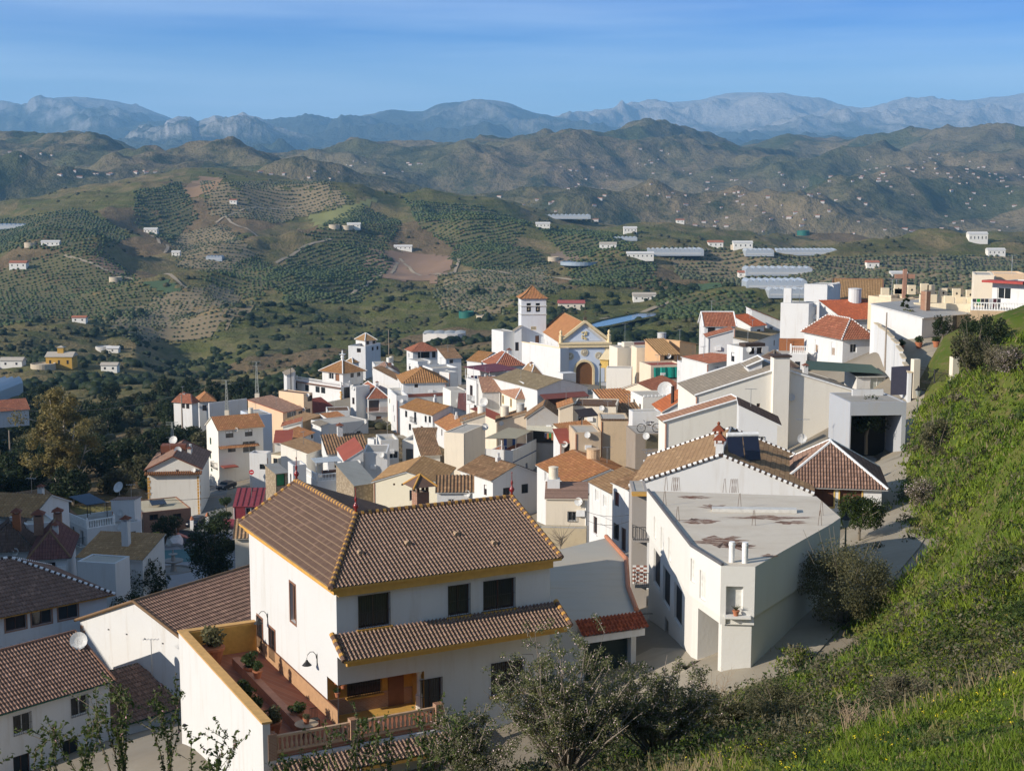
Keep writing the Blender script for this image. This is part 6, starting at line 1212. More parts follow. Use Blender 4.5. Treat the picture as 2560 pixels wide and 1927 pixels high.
cp.build('parapet_lip', plain((.12, .12, .13)), FI.root)
sl = MB().box(onz(*Z3(998, 582), zz+.01), onz(*Z3(1440, 588), zz+.01)-onz(*Z3(998, 582), zz+.01), Vector((.1, .75, 0)), UP*.22); sl.build('skylight_kerb', plain((.60, .59, .55), .8), FI.root)
for x, y in ((1101, 842), (1170, 846)): q = onz(*Z3(x, y), zz); MB().lathe(q, [(.17, 0), (.17, .95), (.19, .96), (.19, 1.06), (.17, 1.06), (.17, 1.18)], 14).build('vent_pipe', WPAINT, FI.root)
for x, y, k in ((760, 470, 1), (795, 472, 4), (752, 548, 1), (820, 632, 1), (1064, 480, 1), (1098, 482, 4), (1142, 560, 1), (1216, 652, 1), (1568, 600, 1), (1560, 652, 1)):
    q = onz(*Z3(x, y), zz); rb = MB()
    for i in range(k): b = q+Vector((i*.13, 0, 0)); rb.tube([b+Vector((-.11, 0, 0)), b+Vector((-.03, 0, .95)), b+Vector((.03, 0, .98)), b+Vector((.11, 0, 0))], .016, 5)
    rb.build('rebar_loop', plain((.16, .10, .07), .8, name='rusty_rebar'), FI.root)
rs = MB()
for x, y, w, d_ in ((1020, 556, 1.7, .9), (930, 628, 1.6, .7), (1300, 612, 5.0, .6), (1060, 738, 2.7, 1.5), (1400, 636, 1.5, .5), (1130, 760, 1.6, .8), (1300, 810, .9, .4), (900, 505, 1.6, .5)):
    c = onz(*Z3(x, y), zz+.004); n = 26; rng = random.Random(x)
    r = [rng.uniform(.35, 1.25) for _ in range(n)]; V = [c]+[c+Vector((math.cos(t*2*math.pi/n)*w*.75*r[t], math.sin(t*2*math.pi/n)*d_*r[(t*7) % n]*1.1, 0)) for t in range(n)]
    rs.raw(V, [(0, 1+i, 1+(i+1) % n) for i in range(n)])
def rustmat():
    t = NT('rust_stain'); o_ = t.coord(); n = t.noise(t.coord(scale=(.8, 3, 1)), 2.2, 8, .75); t.color((.20, .075, .04)); t.b.inputs['Alpha'].default_value = 1
    t.link(t.math('MULTIPLY', t.ramp(n, [(.36, 0), (.60, 1)]), .85), t.b.inputs['Alpha']); return t.m
rs.build('rust_stains', rustmat(), FI.root, kind='stuff')
O, u, Ln, n = h2.face(2); MB().box(O+u*.1+n*.02-UP*.02, u*(Ln-.2), n*.55, UP*.12).build('prow_shelf', WF, FI.root)
# ================================================================== church
SKYB = wall((.62, .69, .79), .15); TRIM = plain((.80, .64, .38), .85, name='yellow_trim')
h = House('church', 'parish church with pale blue facade, yellow gable trim and round medallions', Z6(1136, 796), Z6(1668, 792), Z6(915, 674), d=338, h=9.6, roof='gable_b', rise=4.6, tile=T_ORANGE, over=.25, wall=WHITE, board=TRIM)
ws(h, 'l', Z6, [(950, 785), (988, 805), (1028, 830)], .7, 1.2, cross=False, frame=WPAINT); h.done(); CHU = h; W_, P = h.W, h.P
fb = MB().box(P(.9, -.12, -9.6), h.a*(W_-1.8), h.b*.115, UP*8.2); fb.quad(P(1.6, -.10, .35), P(W_-1.6, -.10, .35), P(W_/2, -.10, 3.75)); fb.build('facade_panel', SKYB, h.root)
tr = MB().box(P(-.5, -.62, -1.15), h.a*(W_+1), h.b*.61, UP*.75); tr.box(P(-.7, -.8, -.4), h.a*(W_+1.4), h.b*.79, UP*.45)
for x in (-.35, W_-.65): tr.box(P(x, -.32, -9.6), h.a*1.0, h.b*.31, UP*8.45)
for sx in (0, 1):
    A = P(-.4 if sx == 0 else W_+.4, -.55, .06); B = P(W_/2, -.55, 4.75); e = B-A; tr.box(A, e, h.b*.54, UP*.75)
tr.build('trim', TRIM, h.root)
for x in (-.1, W_+.1): MB().lathe(P(x, -.3, .05), [(.45, 0), (.45, 1.6), (.6, 1.7), (.25, 1.9), (.3, 2.3), (.36, 2.6), (.1, 3.0)], 8).build('pinnacle', TRIM, h.root)
cr = MB().cbox(P(W_/2, -.3, 5.4), .7, .7, .7, h.a, h.b); cr.box(P(W_/2-.06, -.36, 6.1), h.a*.12, h.b*.12, UP*2.2); cr.box(P(W_/2-.6, -.36, 7.3), h.a*1.2, h.b*.12, UP*.14); cr.build('cross', plain((.10, .07, .05)), h.root)
def disc(mb, c, u, n, r, t, seg=20, r2=None):
    V = [c+n*t]+[c+u*math.cos(k*2*math.pi/seg)*r+UP*math.sin(k*2*math.pi/seg)*r+n*z for z in (t, 0) for k in range(seg)]
    mb.raw(V, [(0, 1+k, 1+(k+1) % seg) for k in range(seg)]+[(1+k, 1+seg+k, 1+seg+(k+1) % seg, 1+(k+1) % seg) for k in range(seg)])
for x, y in ((1240, 948), (1400, 905), (1560, 940)):
    q = onplane(*Z6(x, y), P(0, -.12), -h.b); md = MB(); disc(md, q, h.a, -h.b, .9, .12); mo = md.build('medallion', plain((.62, .54, .38), .8), h.root); m2 = MB(); disc(m2, q-h.b*.115, h.a, -h.b, .66, .03); rng = random.Random(x)
    m2.build('medallion_field', plain((.42, .36, .27)), mo); m3 = MB()
    for i in range(7): m3.blob(q-h.b*.16+h.a*rng.uniform(-.3, .3)+UP*rng.uniform(-.4, .4), .16, .06, .2, .2, 0)
    m3.build('relief', plain((.66, .60, .46)), mo)
q = onplane(*Z6(1400, 715), P(0, -.12), -h.b); m3 = MB(); rng = random.Random(5)
for i in range(16): m3.blob(q-h.b*.12+h.a*rng.uniform(-.55, .55)+UP*rng.uniform(-.9, .9)*1.1, .22, .1, .28, .2, 0)
m3.build('crest', plain((.62, .50, .26)), h.root)
q = onplane(*Z6(1395, 1130), P(0, -.12), -h.b); R_ = 2.0; ar = MB(); dr_ = MB(); N = 16; zc = .6
arc = [q+h.a*math.cos(t)*R_+UP*(zc+math.sin(t)*R_) for t in np.linspace(math.pi, 0, N)]; full = [q-h.a*R_-UP*3.6]+arc+[q+h.a*R_-UP*3.6]; dr_.quad(*[p-h.b*.01 for p in full]); dr_.build('door', plain((.17, .08, .035)), h.root)
big = [q-h.a*(R_+.55)-UP*3.6]+[q+h.a*math.cos(t)*(R_+.55)+UP*(zc+math.sin(t)*(R_+.55)) for t in np.linspace(math.pi, 0, N)]+[q+h.a*(R_+.55)-UP*3.6]
for i in range(len(full)-1): a, b, c, d_ = full[i], full[i+1], big[i+1], big[i]; ar.raw([p-h.b*z for z in (.0, .35) for p in (a, b, c, d_)], [(0, 1, 2, 3), (7, 6, 5, 4), (0, 4, 5, 1), (2, 6, 7, 3)])
ar.build('door_arch', TRIM, h.root)
tw = House('church_tower', 'white church bell tower with tiled pyramid cap and two arched openings', Z6(690, 302), Z6(970, 302), Z6(645, 293), d=364, h=13.5, roof='none', low=6, wall=wall((.66, .68, .70), .25)); W_, D_, P = tw.W, tw.D, tw.P
D_ = tw.D = min(max(D_, 5.), W_)
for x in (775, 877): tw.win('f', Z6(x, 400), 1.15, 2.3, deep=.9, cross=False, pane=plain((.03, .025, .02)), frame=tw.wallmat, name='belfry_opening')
tw.door('f', Z6(868, 772), 1.0, 2.6, pane=WOOD); tw.win('f', Z6(828, 632), 1.4, .9, cross=False, deep=.03, pane=plain((.34, .30, .22)), frame=TRIM, name='plaque')
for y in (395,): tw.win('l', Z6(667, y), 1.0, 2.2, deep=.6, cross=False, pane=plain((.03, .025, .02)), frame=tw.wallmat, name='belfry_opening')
mb = MB(); [tw.wallface(mb, f, 0.) for f in 'flrk']; mb.build('wall', tw.wallmat, tw.root)
bands = MB()
for z in (-.25, -2.0, -4.15):
    bands.box(P(-.16, -.16, z), tw.a*(W_+.32), tw.b*(D_+.32), UP*.22)
bands.build('cornice', plain((.60, .58, .52)), tw.root)
r1 = MB(); ap = 3.2; mid = .42; C_ = lambda s_, z: [P(W_/2+(W_/2+.5)*i*s_, D_/2+(D_/2+.5)*j*s_, z) for i, j in ((-1, -1), (1, -1), (1, 1), (-1, 1))]
lo_, mi_ = C_(1, .0), C_(.52, 1.15)
for i in range(4):
    j = (i+1) % 4; A, B = lo_[i], lo_[j]; e = (B-A); Ln = e.length; e.normalize(); up = mi_[i]-A; l0 = up.dot(e)/Ln; up -= e*up.dot(e)
    panel(r1, A, B, up, lambda u: (0, max(0, min(1, u/l0, (1-u)/l0))), pitch=.38, amp=.10, seg=4); A, B = mi_[i], mi_[j]; Ln = (B-A).length; up = P(W_/2, D_/2, ap)-(A+B)/2
    panel(r1, A, B, up, lambda u: (0, max(0, min(1, u*2, (1-u)*2))), pitch=.38, amp=.10, seg=4)
ro = r1.build('roof', T_ORANGE, tw.root); cp = MB()
for i in range(4): cp.tube([lo_[i]+UP*.08, mi_[i]+UP*.08, P(W_/2, D_/2, ap+.06)], .14, 6)
cp.build('ridge_tiles', T_TAN, ro)
for x in (775, 877):
    q = onplane(*Z6(x, 410), P(0, .35), -tw.b); MB().lathe(q-UP*.5, [(.48, 0), (.40, .1), (.30, .5), (.24, .8), (.1, .9)], 12).build('bell', plain((.16, .13, .09), .5, .6), tw.root)
h = House('church_annex', 'white church side terrace with curved yellow coping under the bell tower', Z6(1128, 872), None, Z6(694, 800), d=336, W=2.5, h=7.5, roof='flat', par=.25, wall=WHITE, floor=TERRA).done(); MB().box(h.P(-.06, 0, .25), h.b*h.D, h.a*.3, UP*.15).build('coping', TRIM, h.root)
h = House('church_annex', 'white block and stair wall at the far foot of the bell tower', Z6(487, 676), Z6(612, 670), None, d=364, D=7, h=9, roof='flat', par=.1, wall=WHITE).done()
h = House('church_annex', 'white buttress wing between tower and side block', Z6(612, 668), Z6(692, 668), None, d=362, D=5, h=9, roof='shed_l', rise=1.2, tile=T_GREY, wall=WHITE); h.win('f', Z6(641, 838), .9, 2.2).done()
h = House('stair_house', 'yellow sided stair beside the church facade', Z6(1668, 985), Z6(1740, 960), None, d=326, D=2, h=2.0, base=2.0, roof='shed_l', rise=1.6, tile=TRIM, flat=True, wall=YEL, cat='stairs').done()
# ================================================================== battlements on the upper hill
bt = thing('battlements', 'cream castle style wall with square merlons on the upper patio', 'wall', at(*R2(1020, 380), 193)); A, B = at(*R2(1022, 362), 193), at(*R2(1402, 356), 191)
MB().box(A-UP*6, Vector((B.x-A.x, B.y-A.y, 0)), Vector((0, .6, 0)), UP*6).build('wall', wall((.70, .62, .46), .4, old=.2), bt); CM = wall((.76, .66, .48), .35)
def merlon(x, y, d, w=.95, hh=1.1, dia=False):
    p = at(*R2(x, y), d); o = MB().cbox(p-UP*hh*.5, w, .55, hh).build('merlon', CM, bt)
    if dia: k = MB(); k.quad(p+Vector((-.16, -.285, 0)), p+Vector((0, -.285, -.22)), p+Vector((.16, -.285, 0)), p+Vector((0, -.285, .22))); k.build('diamond', BLACK, o)
for x, y in ((1078, 332), (1142, 334), (1240, 342), (1312, 350), (1388, 352)): merlon(x, y, 192.6)
A2, B2 = at(*R2(880, 318), 204), at(*R2(1402, 325), 202); MB().box(A2-UP*8, Vector((B2.x-A2.x, B2.y-A2.y, 0)), Vector((0, .6, 0)), UP*8).build('wall', CM, bt)
for x, y, q in ((825, 295, 0), (908, 300, 0), (912, 272, 1), (1000, 276, 1), (1085, 266, 0), (1127, 274, 0), (1208, 296, 1), (1296, 300, 1), (1386, 308, 1)): merlon(x, y, 203, 1.1, 1.35, bool(q))
cx = at(*R2(952, 300), 200); c_ = MB().cbox(cx-UP*1.2, .5, .5, 4.6); c_.box(cx+Vector((-1.4, -.15, 2.1)), Vector((2.8, 0, 0)), Vector((0, .3, 0)), UP*.6); c_.build('brick_cross', brick((.38, .16, .10), (.30, .12, .08)), bt)
# stepped garden wall along the drive, patio wall, gate
sw = thing('stepped_wall', 'white garden wall climbing in steps along the sunny drive', 'wall', onground(*R2(1000, 860)))
st_pts = [(752, 498, 192), (800, 522, 186), (850, 560, 180), (885, 600, 174), (920, 640, 169), (945, 690, 164), (962, 740, 160), (980, 790, 157), (1003, 835, 154)]
sm = MB(); cm = MB()
for (x, y, d), (x2, y2, d2) in zip(st_pts, st_pts[1:]):
    a, b = at(*R2(x, y2-8), d), at(*R2(x2, y2-8), d2); z = b.z; a.z = b.z = z; e = b-a; n = Vector((e.y, -e.x, 0)).normalized(); sm.box(a-UP*5, e, n*.35, UP*5); cm.box(a-n*.08, e, n*.5, UP*.16)
sm.build('wall', WHITE, sw); cm.build('coping', plain((.55, .46, .32)), sw)
gt = thing('metal_gate', 'black double metal gate with arched scrolls across the drive', 'gate', onground(*R2(1150, 950))); ga, gb = onground(*R2(1042, 952)), onground(*R2(1258, 950)); gb.z = ga.z = (ga.z+gb.z)/2; e = gb-ga; hh = 2.5
for i in (0, 1):
    g_ = MB(); a, b = ga+e*(.5*i+.01), ga+e*(.5*i+.49)
    for z in (.12, .9, 1.05, hh-.3): g_.tube([a+UP*z, b+UP*z], .035, 5)
    for k in range(13): g_.tube([a+(b-a)*k/12+UP*.1, a+(b-a)*k/12+UP*(hh+.12*math.sin(k*math.pi/12))], .022 if 0 < k < 12 else .05, 4)
    g_.build('gate_leaf', BLACK, gt)
for x, y in ((1020, 960), (1276, 952)):
    q = onground(*R2(x, y)); MB().cbox(q-UP*.5, .75, .75, 4.3, Vector((.98, .2, 0)), Vector((-.2, .98, 0))).build('gate_pillar', CREAM, gt)
sh = MB(); a, b = onground(*R2(862, 972)), onground(*R2(1000, 966)); sh.box(a, b-a, Vector((0, .06, 0)), UP*3.2); tag(sh.build('sheet_fence', plain((.025, .025, .04), .6)), 'black sheet fence beside the drive gate', 'fence')
# the ground sinks to the foot of every house that would otherwise be buried
_pts = list(GROUND_PTS)
for _h in ALLH:
    if _h.base is not None and hasattr(_h, 'W'):
        c = _h.P(_h.W/2, _h.D/2, -_h.h); zg = Gz(c.x, c.y)
        if -7 < c.z-zg < -.3: _pts.append(Vector((c.x, c.y, c.z)))
GROUND = Field(_pts, 2.5)
gx, gy = np.meshgrid(np.linspace(-120, 150, 200), np.linspace(55, 400, 240)); gz = GROUND(gx, gy)
edge = np.maximum.reduce([(-gx-88)/32, (gx-118)/32, (gy-352)/48, np.zeros_like(gx)]); gz = gz-edge*26
grid('village_ground', gx, gy, gz, groundmat())
# ------------------------------------------------------------------ foliage from many small leaf faces
def leafcloud(C, R, n, size, rs, squash=.85, shell=.55):
    """C (k,3) clump centres, R (k,) radii, n leaves each -> diamond leaves (V, F)"""
    k = len(C); N = k*n; c = np.repeat(C, n, 0); r = np.repeat(R, n)
    d = rs.normal(size=(N, 3)); d /= np.linalg.norm(d, axis=1)[:, None]; q = rs.uniform(shell**3, 1, N)**(1/3)
    p = c+d*(r*q)[:, None]*np.array([1, 1, squash]); a = rs.normal(size=(N, 3)); a /= np.linalg.norm(a, axis=1)[:, None]
    b = np.cross(a, d+rs.normal(size=(N, 3))*.5); b /= np.linalg.norm(b, axis=1)[:, None]+1e-9; s = (size*rs.uniform(.6, 1.4, N))[:, None]
    V = np.stack([p-a*s, p-b*s*.45, p+a*s, p+b*s*.45], 1).reshape(-1, 3); return V, np.arange(N*4).reshape(N, 4)
def clumps(rs, k, rx, rz, zc, low=-.6):
    out = []
    while len(out) < k:
        d = rs.normal(size=3); d /= np.linalg.norm(d); d *= rs.uniform(.25, 1)**.5
        if d[2] > low: out.append((d[0]*rx, d[1]*rx, zc+d[2]*rz))
    return np.array(out)
def trunk_mesh(rs, h, r, crown_z, rx, n=7):
    mb = MB(); base = [Vector((0, 0, -.5)), Vector((rs.uniform(-.1, .1), 0, h*.25)), Vector((rs.uniform(-.3, .3), rs.uniform(-.2, .2), h*.5)), Vector((rs.uniform(-.3, .3), rs.uniform(-.3, .3), crown_z))]
    mb.tube(base, r, 7, r*.5)
    for i in range(n):
        t = rs.uniform(.3, .95); p = base[1].lerp(base[3], t); a = rs.uniform(0, 6.28); e = p+Vector((math.cos(a)*rx*rs.uniform(.4, .8), math.sin(a)*rx*rs.uniform(.4, .8), h*rs.uniform(.12, .4)))
        mb.tube([p, p.lerp(e, .5)+Vector((0, 0, -h*.03)), e], r*.42, 5, r*.1)
    return mb
def make_tree(name, label, cat, loc, h, rx, rs, mat, k=26, n=130, size=.16, trunk=None, bk=None, cz=.62, rzf=.42, group=None, low=-.6, cr=.38, tn=7):
    t = thing(name, label, cat, (0, 0, 0), group); trunk_mesh(rs, h, trunk or h*.035, h*cz, rx, tn).build('trunk', bk or bark(), t)
    C = clumps(rs, k, rx*.78, h*rzf*.8, h*cz, low); V, F = leafcloud(C, rs.uniform(.6, 1.25, k)*rx*cr, n, size, rs)
    npmesh('crown', V, F, mat, parent=t); t.location = loc; return t
RS = np.random.RandomState
L_DARK = leafmat((.030, .052, .018), (.06, .085, .028), (.022, .036, .014)); L_OLIVE = leafmat((.15, .15, .066), (.24, .215, .105), (.105, .11, .055), 'olive_leaves')
L_EUC = leafmat((.26, .22, .07), (.42, .32, .12), (.16, .15, .06), 'eucalyptus_leaves'); L_GREEN = leafmat((.05, .09, .02), (.10, .14, .035), (.035, .06, .018), 'green_leaves')
L_CITRUS = leafmat((.045, .08, .015), (.10, .13, .03), (.03, .05, .012), 'citrus_leaves', .35); L_GREY = leafmat((.20, .18, .105), (.30, .265, .165), (.14, .125, .075), 'grey_leaves'); L_SCRUB = leafmat((.08, .085, .037), (.145, .13, .06), (.06, .065, .03), 'scrub_leaves')
# --- hill beside the view whose shade falls on the lower west side of the village
ry = np.linspace(66, 430, 90); rxv = np.linspace(-46, 22, 40); RY, RX = np.meshgrid(ry, rxv, indexing='ij')
top = np.interp(ry, [66, 78, 86, 93, 100, 145, 165, 190, 215, 260, 320, 430], [-30, -25, -19, -13.5, -12, -14, -19, -29, -34, -38, -44, -56])[:, None]
base_ = np.interp(ry, [66, 160, 250, 430], [-44, -52, -66, -90])[:, None]; RXX = -(.36*RY+36)+RX; sh = np.where(RX > 0, np.clip(1-RX/20, 0, 1), np.clip(1+RX/52, 0, 1)); sh = sh*sh*(3-2*sh)
grid('west_hill', RXX, RY, base_+(top-base_)*sh+fbm(RXX/8, RY/8, 4, 3)*1.2, hillmat())
# --- grass on the slope
@mcache
def grassmat():
    t = NT('grass'); g_ = t.node('ShaderNodeNewGeometry'); o = t.coord(); a = t.noise(o, .16, 5, .6); b = t.noise(o, .55, 4, .6); r = g_.outputs['Random Per Island']
    col = t.mix(r, (.085, .155, .012), (.175, .235, .024)); col = t.mix(t.ramp(a, [(.42, 0), (.60, 1)]), col, t.mix(r, (.23, .285, .024), (.15, .21, .024)))
    col = t.mix(t.ramp(b, [(.52, 0), (.64, 1)]), col, t.mix(r, (.035, .075, .016), (.06, .105, .02))); col = t.mix(t.math('GREATER_THAN', r, .90), col, (.24, .20, .10))
    dn = t.noise(o, .30, 5, .65); col = t.mix(t.math('MULTIPLY', t.ramp(dn, [(.56, 0), (.66, 1)]), .7), col, (.22, .175, .09)); t.color(col); t.b.inputs['Roughness'].default_value = .7
    tr = t.node('ShaderNodeBsdfTranslucent'); t.link(col, tr.inputs[0]); mx = t.node('ShaderNodeMixShader'); mx.inputs[0].default_value = .3; t.link(t.b.outputs[0], mx.inputs[1]); t.link(tr.outputs[0], mx.inputs[2]); t.link(mx.outputs[0], t.n['Material Output'].inputs[0]); return t.m
def hillz(x, y): return HILL(x, y)+fbm(x/9, y/9, 4, 77)*1.3*np.clip((y-18)/40, 0, 1)
rs = RS(4); N = 270000; d = 12*np.exp(rs.uniform(0, 1, N)**.8*math.log(150/12)); u = rs.uniform(-.40, .75, N); x = u*d; y = d
keep = (x > hill_edge(y)-.8) & ((y > 46) | (x > .2*y-6)); x, y, d = x[keep], y[keep], d[keep]; z = hillz(x, y); vis = z/d > -.56; x, y, z, d = x[vis], y[vis], z[vis], d[vis]; n = len(x); B = 6
patch = fbm(x/4, y/4, 3, 12); hgt = (np.clip(.20+patch*.35, .07, .5))*np.clip(.55+d/80, .6, 1.9)
px_ = np.repeat(x, B)+rs.normal(0, .14, n*B)*np.repeat(np.clip(d/30, .7, 2.5), B); py_ = np.repeat(y, B)+rs.normal(0, .14, n*B)*np.repeat(np.clip(d/30, .7, 2.5), B); pz = np.repeat(z, B)-.05
a = rs.uniform(0, 6.28, n*B); w = np.repeat(np.clip(.004+d*.0007, .006, .09), B); H_ = np.repeat(hgt, B)*rs.uniform(.5, 1.2, n*B); lean = rs.normal(0, .45, (n*B, 2))*H_[:, None]
V = np.stack([np.stack([px_-np.cos(a)*w, py_-np.sin(a)*w, pz], 1), np.stack([px_+np.cos(a)*w, py_+np.sin(a)*w, pz], 1), np.stack([px_+lean[:, 0], py_+lean[:, 1], pz+H_], 1)], 1).reshape(-1, 3)
tag(npmesh('grass', V, np.arange(len(V)).reshape(-1, 3), grassmat(), kind='stuff'), 'lush green winter grass covering the steep slope', None)
# leafy weeds and yellow wood sorrel among the grass
rs = RS(9); N = 6500; d = 10*np.exp(rs.uniform(0, 1, N)*math.log(140/10)); u = rs.uniform(-.38, .62, N); x, y = u*d, d; pm_ = fbm(x/6, y/6, 3, 31); keep = (x > hill_edge(y)-.3) & (pm_ > -.05); x, y, d = x[keep], y[keep], d[keep]; z = hillz(x, y)
s_ = rs.uniform(.15, .5, len(x))*np.clip(d/40, .7, 1.6); V, F = leafcloud(np.stack([x, y, z+s_*.35], 1), s_, 26, np.repeat(np.clip(.008+d*.0014, .025, .11), 26), rs, .7, .3); V = V
tag(npmesh('weeds', V, F, leafmat((.05, .10, .02), (.10, .16, .03), (.045, .075, .02), 'weed_leaves'), kind='stuff'), 'dark green leafy weeds in clumps on the grassy slope', None)
rs = RS(15); N = 4600; d = 30*np.exp(rs.uniform(0, 1, N)*math.log(140/30)); u = rs.uniform(-.05, .45, N); x, y = u*d, d; e_ = x-hill_edge(y); e_ = np.where(y < 48, np.abs(y-41)*.9, e_); keep = (e_ > -.5) & ((fbm(x/5, y/5, 3, 91) > .16) | ((e_ < 7) & (rs.uniform(0, 1, N) < .62))); x, y, d = x[keep], y[keep], d[keep]; z = hillz(x, y); s_ = rs.uniform(.25, .75, len(x))
for nm, m_, q in (('undergrowth', L_SCRUB, 0), ('undergrowth', L_GREY, 1), ('undergrowth', leafmat((.06, .10, .025), (.11, .15, .04), (.05, .08, .02), 'bramble_leaves'), 2)):
    k_ = np.arange(len(x)) % 3 == q; V, F = leafcloud(np.stack([x, y, z+s_*.5], 1)[k_], s_[k_], 70, np.repeat(.02+.0011*d[k_], 70), rs, .75, .15); tag(npmesh(nm, V, F, m_, kind='stuff'), ('olive low undergrowth on the slope brink', 'dry grey undergrowth on the slope', 'green brambles tangled on the slope')[q], None)
rs = RS(18); N = 6500; d = 26*np.exp(rs.uniform(0, 1, N)*math.log(130/26)); u = rs.uniform(-.1, .45, N); x, y = u*d, d; keep = (x > hill_edge(y)-.3) & ((y > 46) | (x > .1*y)) & (fbm(x/5, y/5, 3, 64) > .17); x, y, d = x[keep], y[keep], d[keep]; n = len(x); B = 5; z = np.repeat(hillz(x, y), B); x, y, d = [np.repeat(q, B)+(rs.normal(0, .2, n*B) if i < 2 else 0) for i, q in enumerate((x, y, d))]; w = .003+d*.00035; H_ = rs.uniform(.25, .75, n*B); lx, ly = rs.normal(0, .3, (2, n*B))*H_
V = np.stack([np.stack([x-w, y, z], 1), np.stack([x+w, y, z], 1), np.stack([x+lx, y+ly, z+H_], 1)], 1).reshape(-1, 3); tag(npmesh('dry_grass', V, np.arange(len(V)).reshape(-1, 3), plain((.34, .27, .15), .9, name='straw'), kind='stuff'), 'dry straw coloured stalks standing among the green grass', None)
rs = RS(19); N = 2600; d = 20*np.exp(rs.uniform(0, 1, N)*math.log(130/20)); u = rs.uniform(-.1, .45, N); x, y = u*d, d; keep = (x > hill_edge(y)) & (fbm(x/7, y/7, 3, 55) > .08); x, y, d = x[keep], y[keep], d[keep]; z = hillz(x, y)+rs.uniform(.2, .55, len(x))
V, F = leafcloud(np.stack([x, y, z], 1), np.full(len(x), .05), 3, .022, rs); tag(npmesh('wild_flowers', V, F, plain((.62, .50, .02), .7, name='yellow_petals'), kind='stuff'), 'small yellow wild flowers dotted over the grass', None)
# --- bushes along the slope and street
def hp(px, py, d): p = at(px, py, d); p.z = float(hillz(np.array(p.x), np.array(p.y))); return p
def bush(label, px, d, w, hh, mat, seed, name='bush', cat='bush', k=24, n=170, size=.09, twig=.02, ground=None, group=None, flowers=None):
    p = Vector(((px-CX)/FP*d*1.02, d, 0)); p.z = (float(hillz(np.array(p.x), np.array(p.y))) if ground is None else ground(p.x, p.y))
    t = thing(name, label, cat, (0, 0, 0), group); rs = RS(seed); mb = MB()
    for i in range(16): a = rs.uniform(0, 6.28); e = Vector((math.cos(a)*w*.5*rs.uniform(.3, 1), math.sin(a)*w*.5*rs.uniform(.3, 1), hh*rs.uniform(.7, 1.22))); mb.tube([Vector((math.cos(a)*.1, math.sin(a)*.1, -.2)), e*.5+Vector((0, 0, .1)), e], twig*1.6, 4, twig*.4)
    mb.build('stems', bark((.24, .20, .15)), t); C = clumps(rs, k, w*.40, hh*.42, hh*.52, -.9); V, F = leafcloud(C, rs.uniform(.5, 1.2, k)*w*.17, n, size, rs, .9, .2); npmesh('foliage', V, F, mat, parent=t)
    if flowers: V, F = leafcloud(C, np.full(k, w*.19), flowers[1], flowers[2], rs, .9, .7); npmesh('blossom', V, F, flowers[0], parent=t)
    t.location = p; return t
PINKW = plain((.62, .50, .52), .8, name='pale_blossom')
bush('large dark green bush growing below the balustraded terrace', 2440, 152, 5.6, 4.6, L_DARK, 1, size=.14)
bush('olive grey bush leaning over the parked white car', 2415, 139, 5., 4.4, L_SCRUB, 2, size=.13)
bush('tangled dry bush beside the drive gate pillar', 2500, 132, 5., 2.6, L_GREY, 3, size=.12)
bush('pale flowering shrub in the green grass of the slope', 2510, 112, 3.2, 1.7, L_GREY, 4, size=.09, flowers=(PINKW, 26, .05))
bush('slim olive bush at the bend of the sunken ramp', 2335, 116, 3.4, 3.6, L_OLIVE, 5, size=.10)
bush('pink flowering bush at the foot of the street lamp bank', 2310, 108, 3.4, 2.2, L_GREY, 6, size=.08, flowers=(PINKW, 30, .045))
bush('big olive bush with bare twig tips beside the wedge building', 2120, 82, 6.4, 4.9, L_OLIVE, 7, k=64, n=360, size=.065)
bush('dark shrub in the shade under the big olive bush', 2055, 76, 4.2, 3.2, L_DARK, 8, k=34, n=260, size=.06)
bush('dry grey bramble lying on the slope above the dark shrub', 2200, 77, 4.2, 1.8, L_GREY, 9, size=.06, k=30, n=200)
bush('low grey green shrub in the middle of the grassy slope', 2330, 92, 2.8, 1.2, L_GREY, 10, size=.06)
bush('round grey shrub in tall grass near the picture corner', 2270, 36, 1.7, 1.0, L_GREY, 11, k=30, n=260, size=.03, twig=.008)
bush('spreading olive shrub on the lower edge of the slope', 1960, 42, 2.6, 1.2, L_OLIVE, 12, k=34, n=260, size=.035, twig=.01)
bush('brownish shrub at the brink above the lower road', 1800, 44, 2.4, 1.3, L_SCRUB, 13, k=34, n=260, size=.035, twig=.01)
def dry(label, px, d, hh, seed, n=26):
    p = Vector(((px-CX)/FP*d*1.02, d, 0)); p.z = float(hillz(np.array(p.x), np.array(p.y))); rng = random.Random(seed); mb = MB()
    for i in range(n):
        a = rng.uniform(0, 6.28); l = hh*rng.uniform(.5, 1.1); s = Vector((math.cos(a), math.sin(a), 0)); e = p+s*l*rng.uniform(.2, .8)+UP*l; b = p+s*.25*rng.random()-UP*.1; m = b.lerp(e, .5)+Vector((rng.uniform(-.1, .1), 0, .08)); mb.tube([b, m, e], .012, 4, .003)
        for j in range(4): q = m.lerp(e, rng.random()); mb.tube([q, q+Vector((rng.uniform(-.3, .3), rng.uniform(-.2, .2), rng.uniform(.1, .35)))*hh*.6], .006, 3, .002)
    return tag(mb.build('dry_shrub', plain((.34, .25, .17), .9, name='dry_twigs')), label, 'shrub')
dry('leafless reddish twig shrub sticking up before the shaded road', 1640, 47, 1.5, 1); dry('leafless twig shrub beside the blossoming almond tree', 1545, 46, 1.6, 2); dry('tall dry weed stalks on the brink above the road bend', 1790, 50, 1.7, 3); dry('dry twig shrub halfway up the grassy slope', 2010, 58, 1.4, 4); dry('dry grass stalks in the lower corner of the slope', 2150, 33, .9, 5)
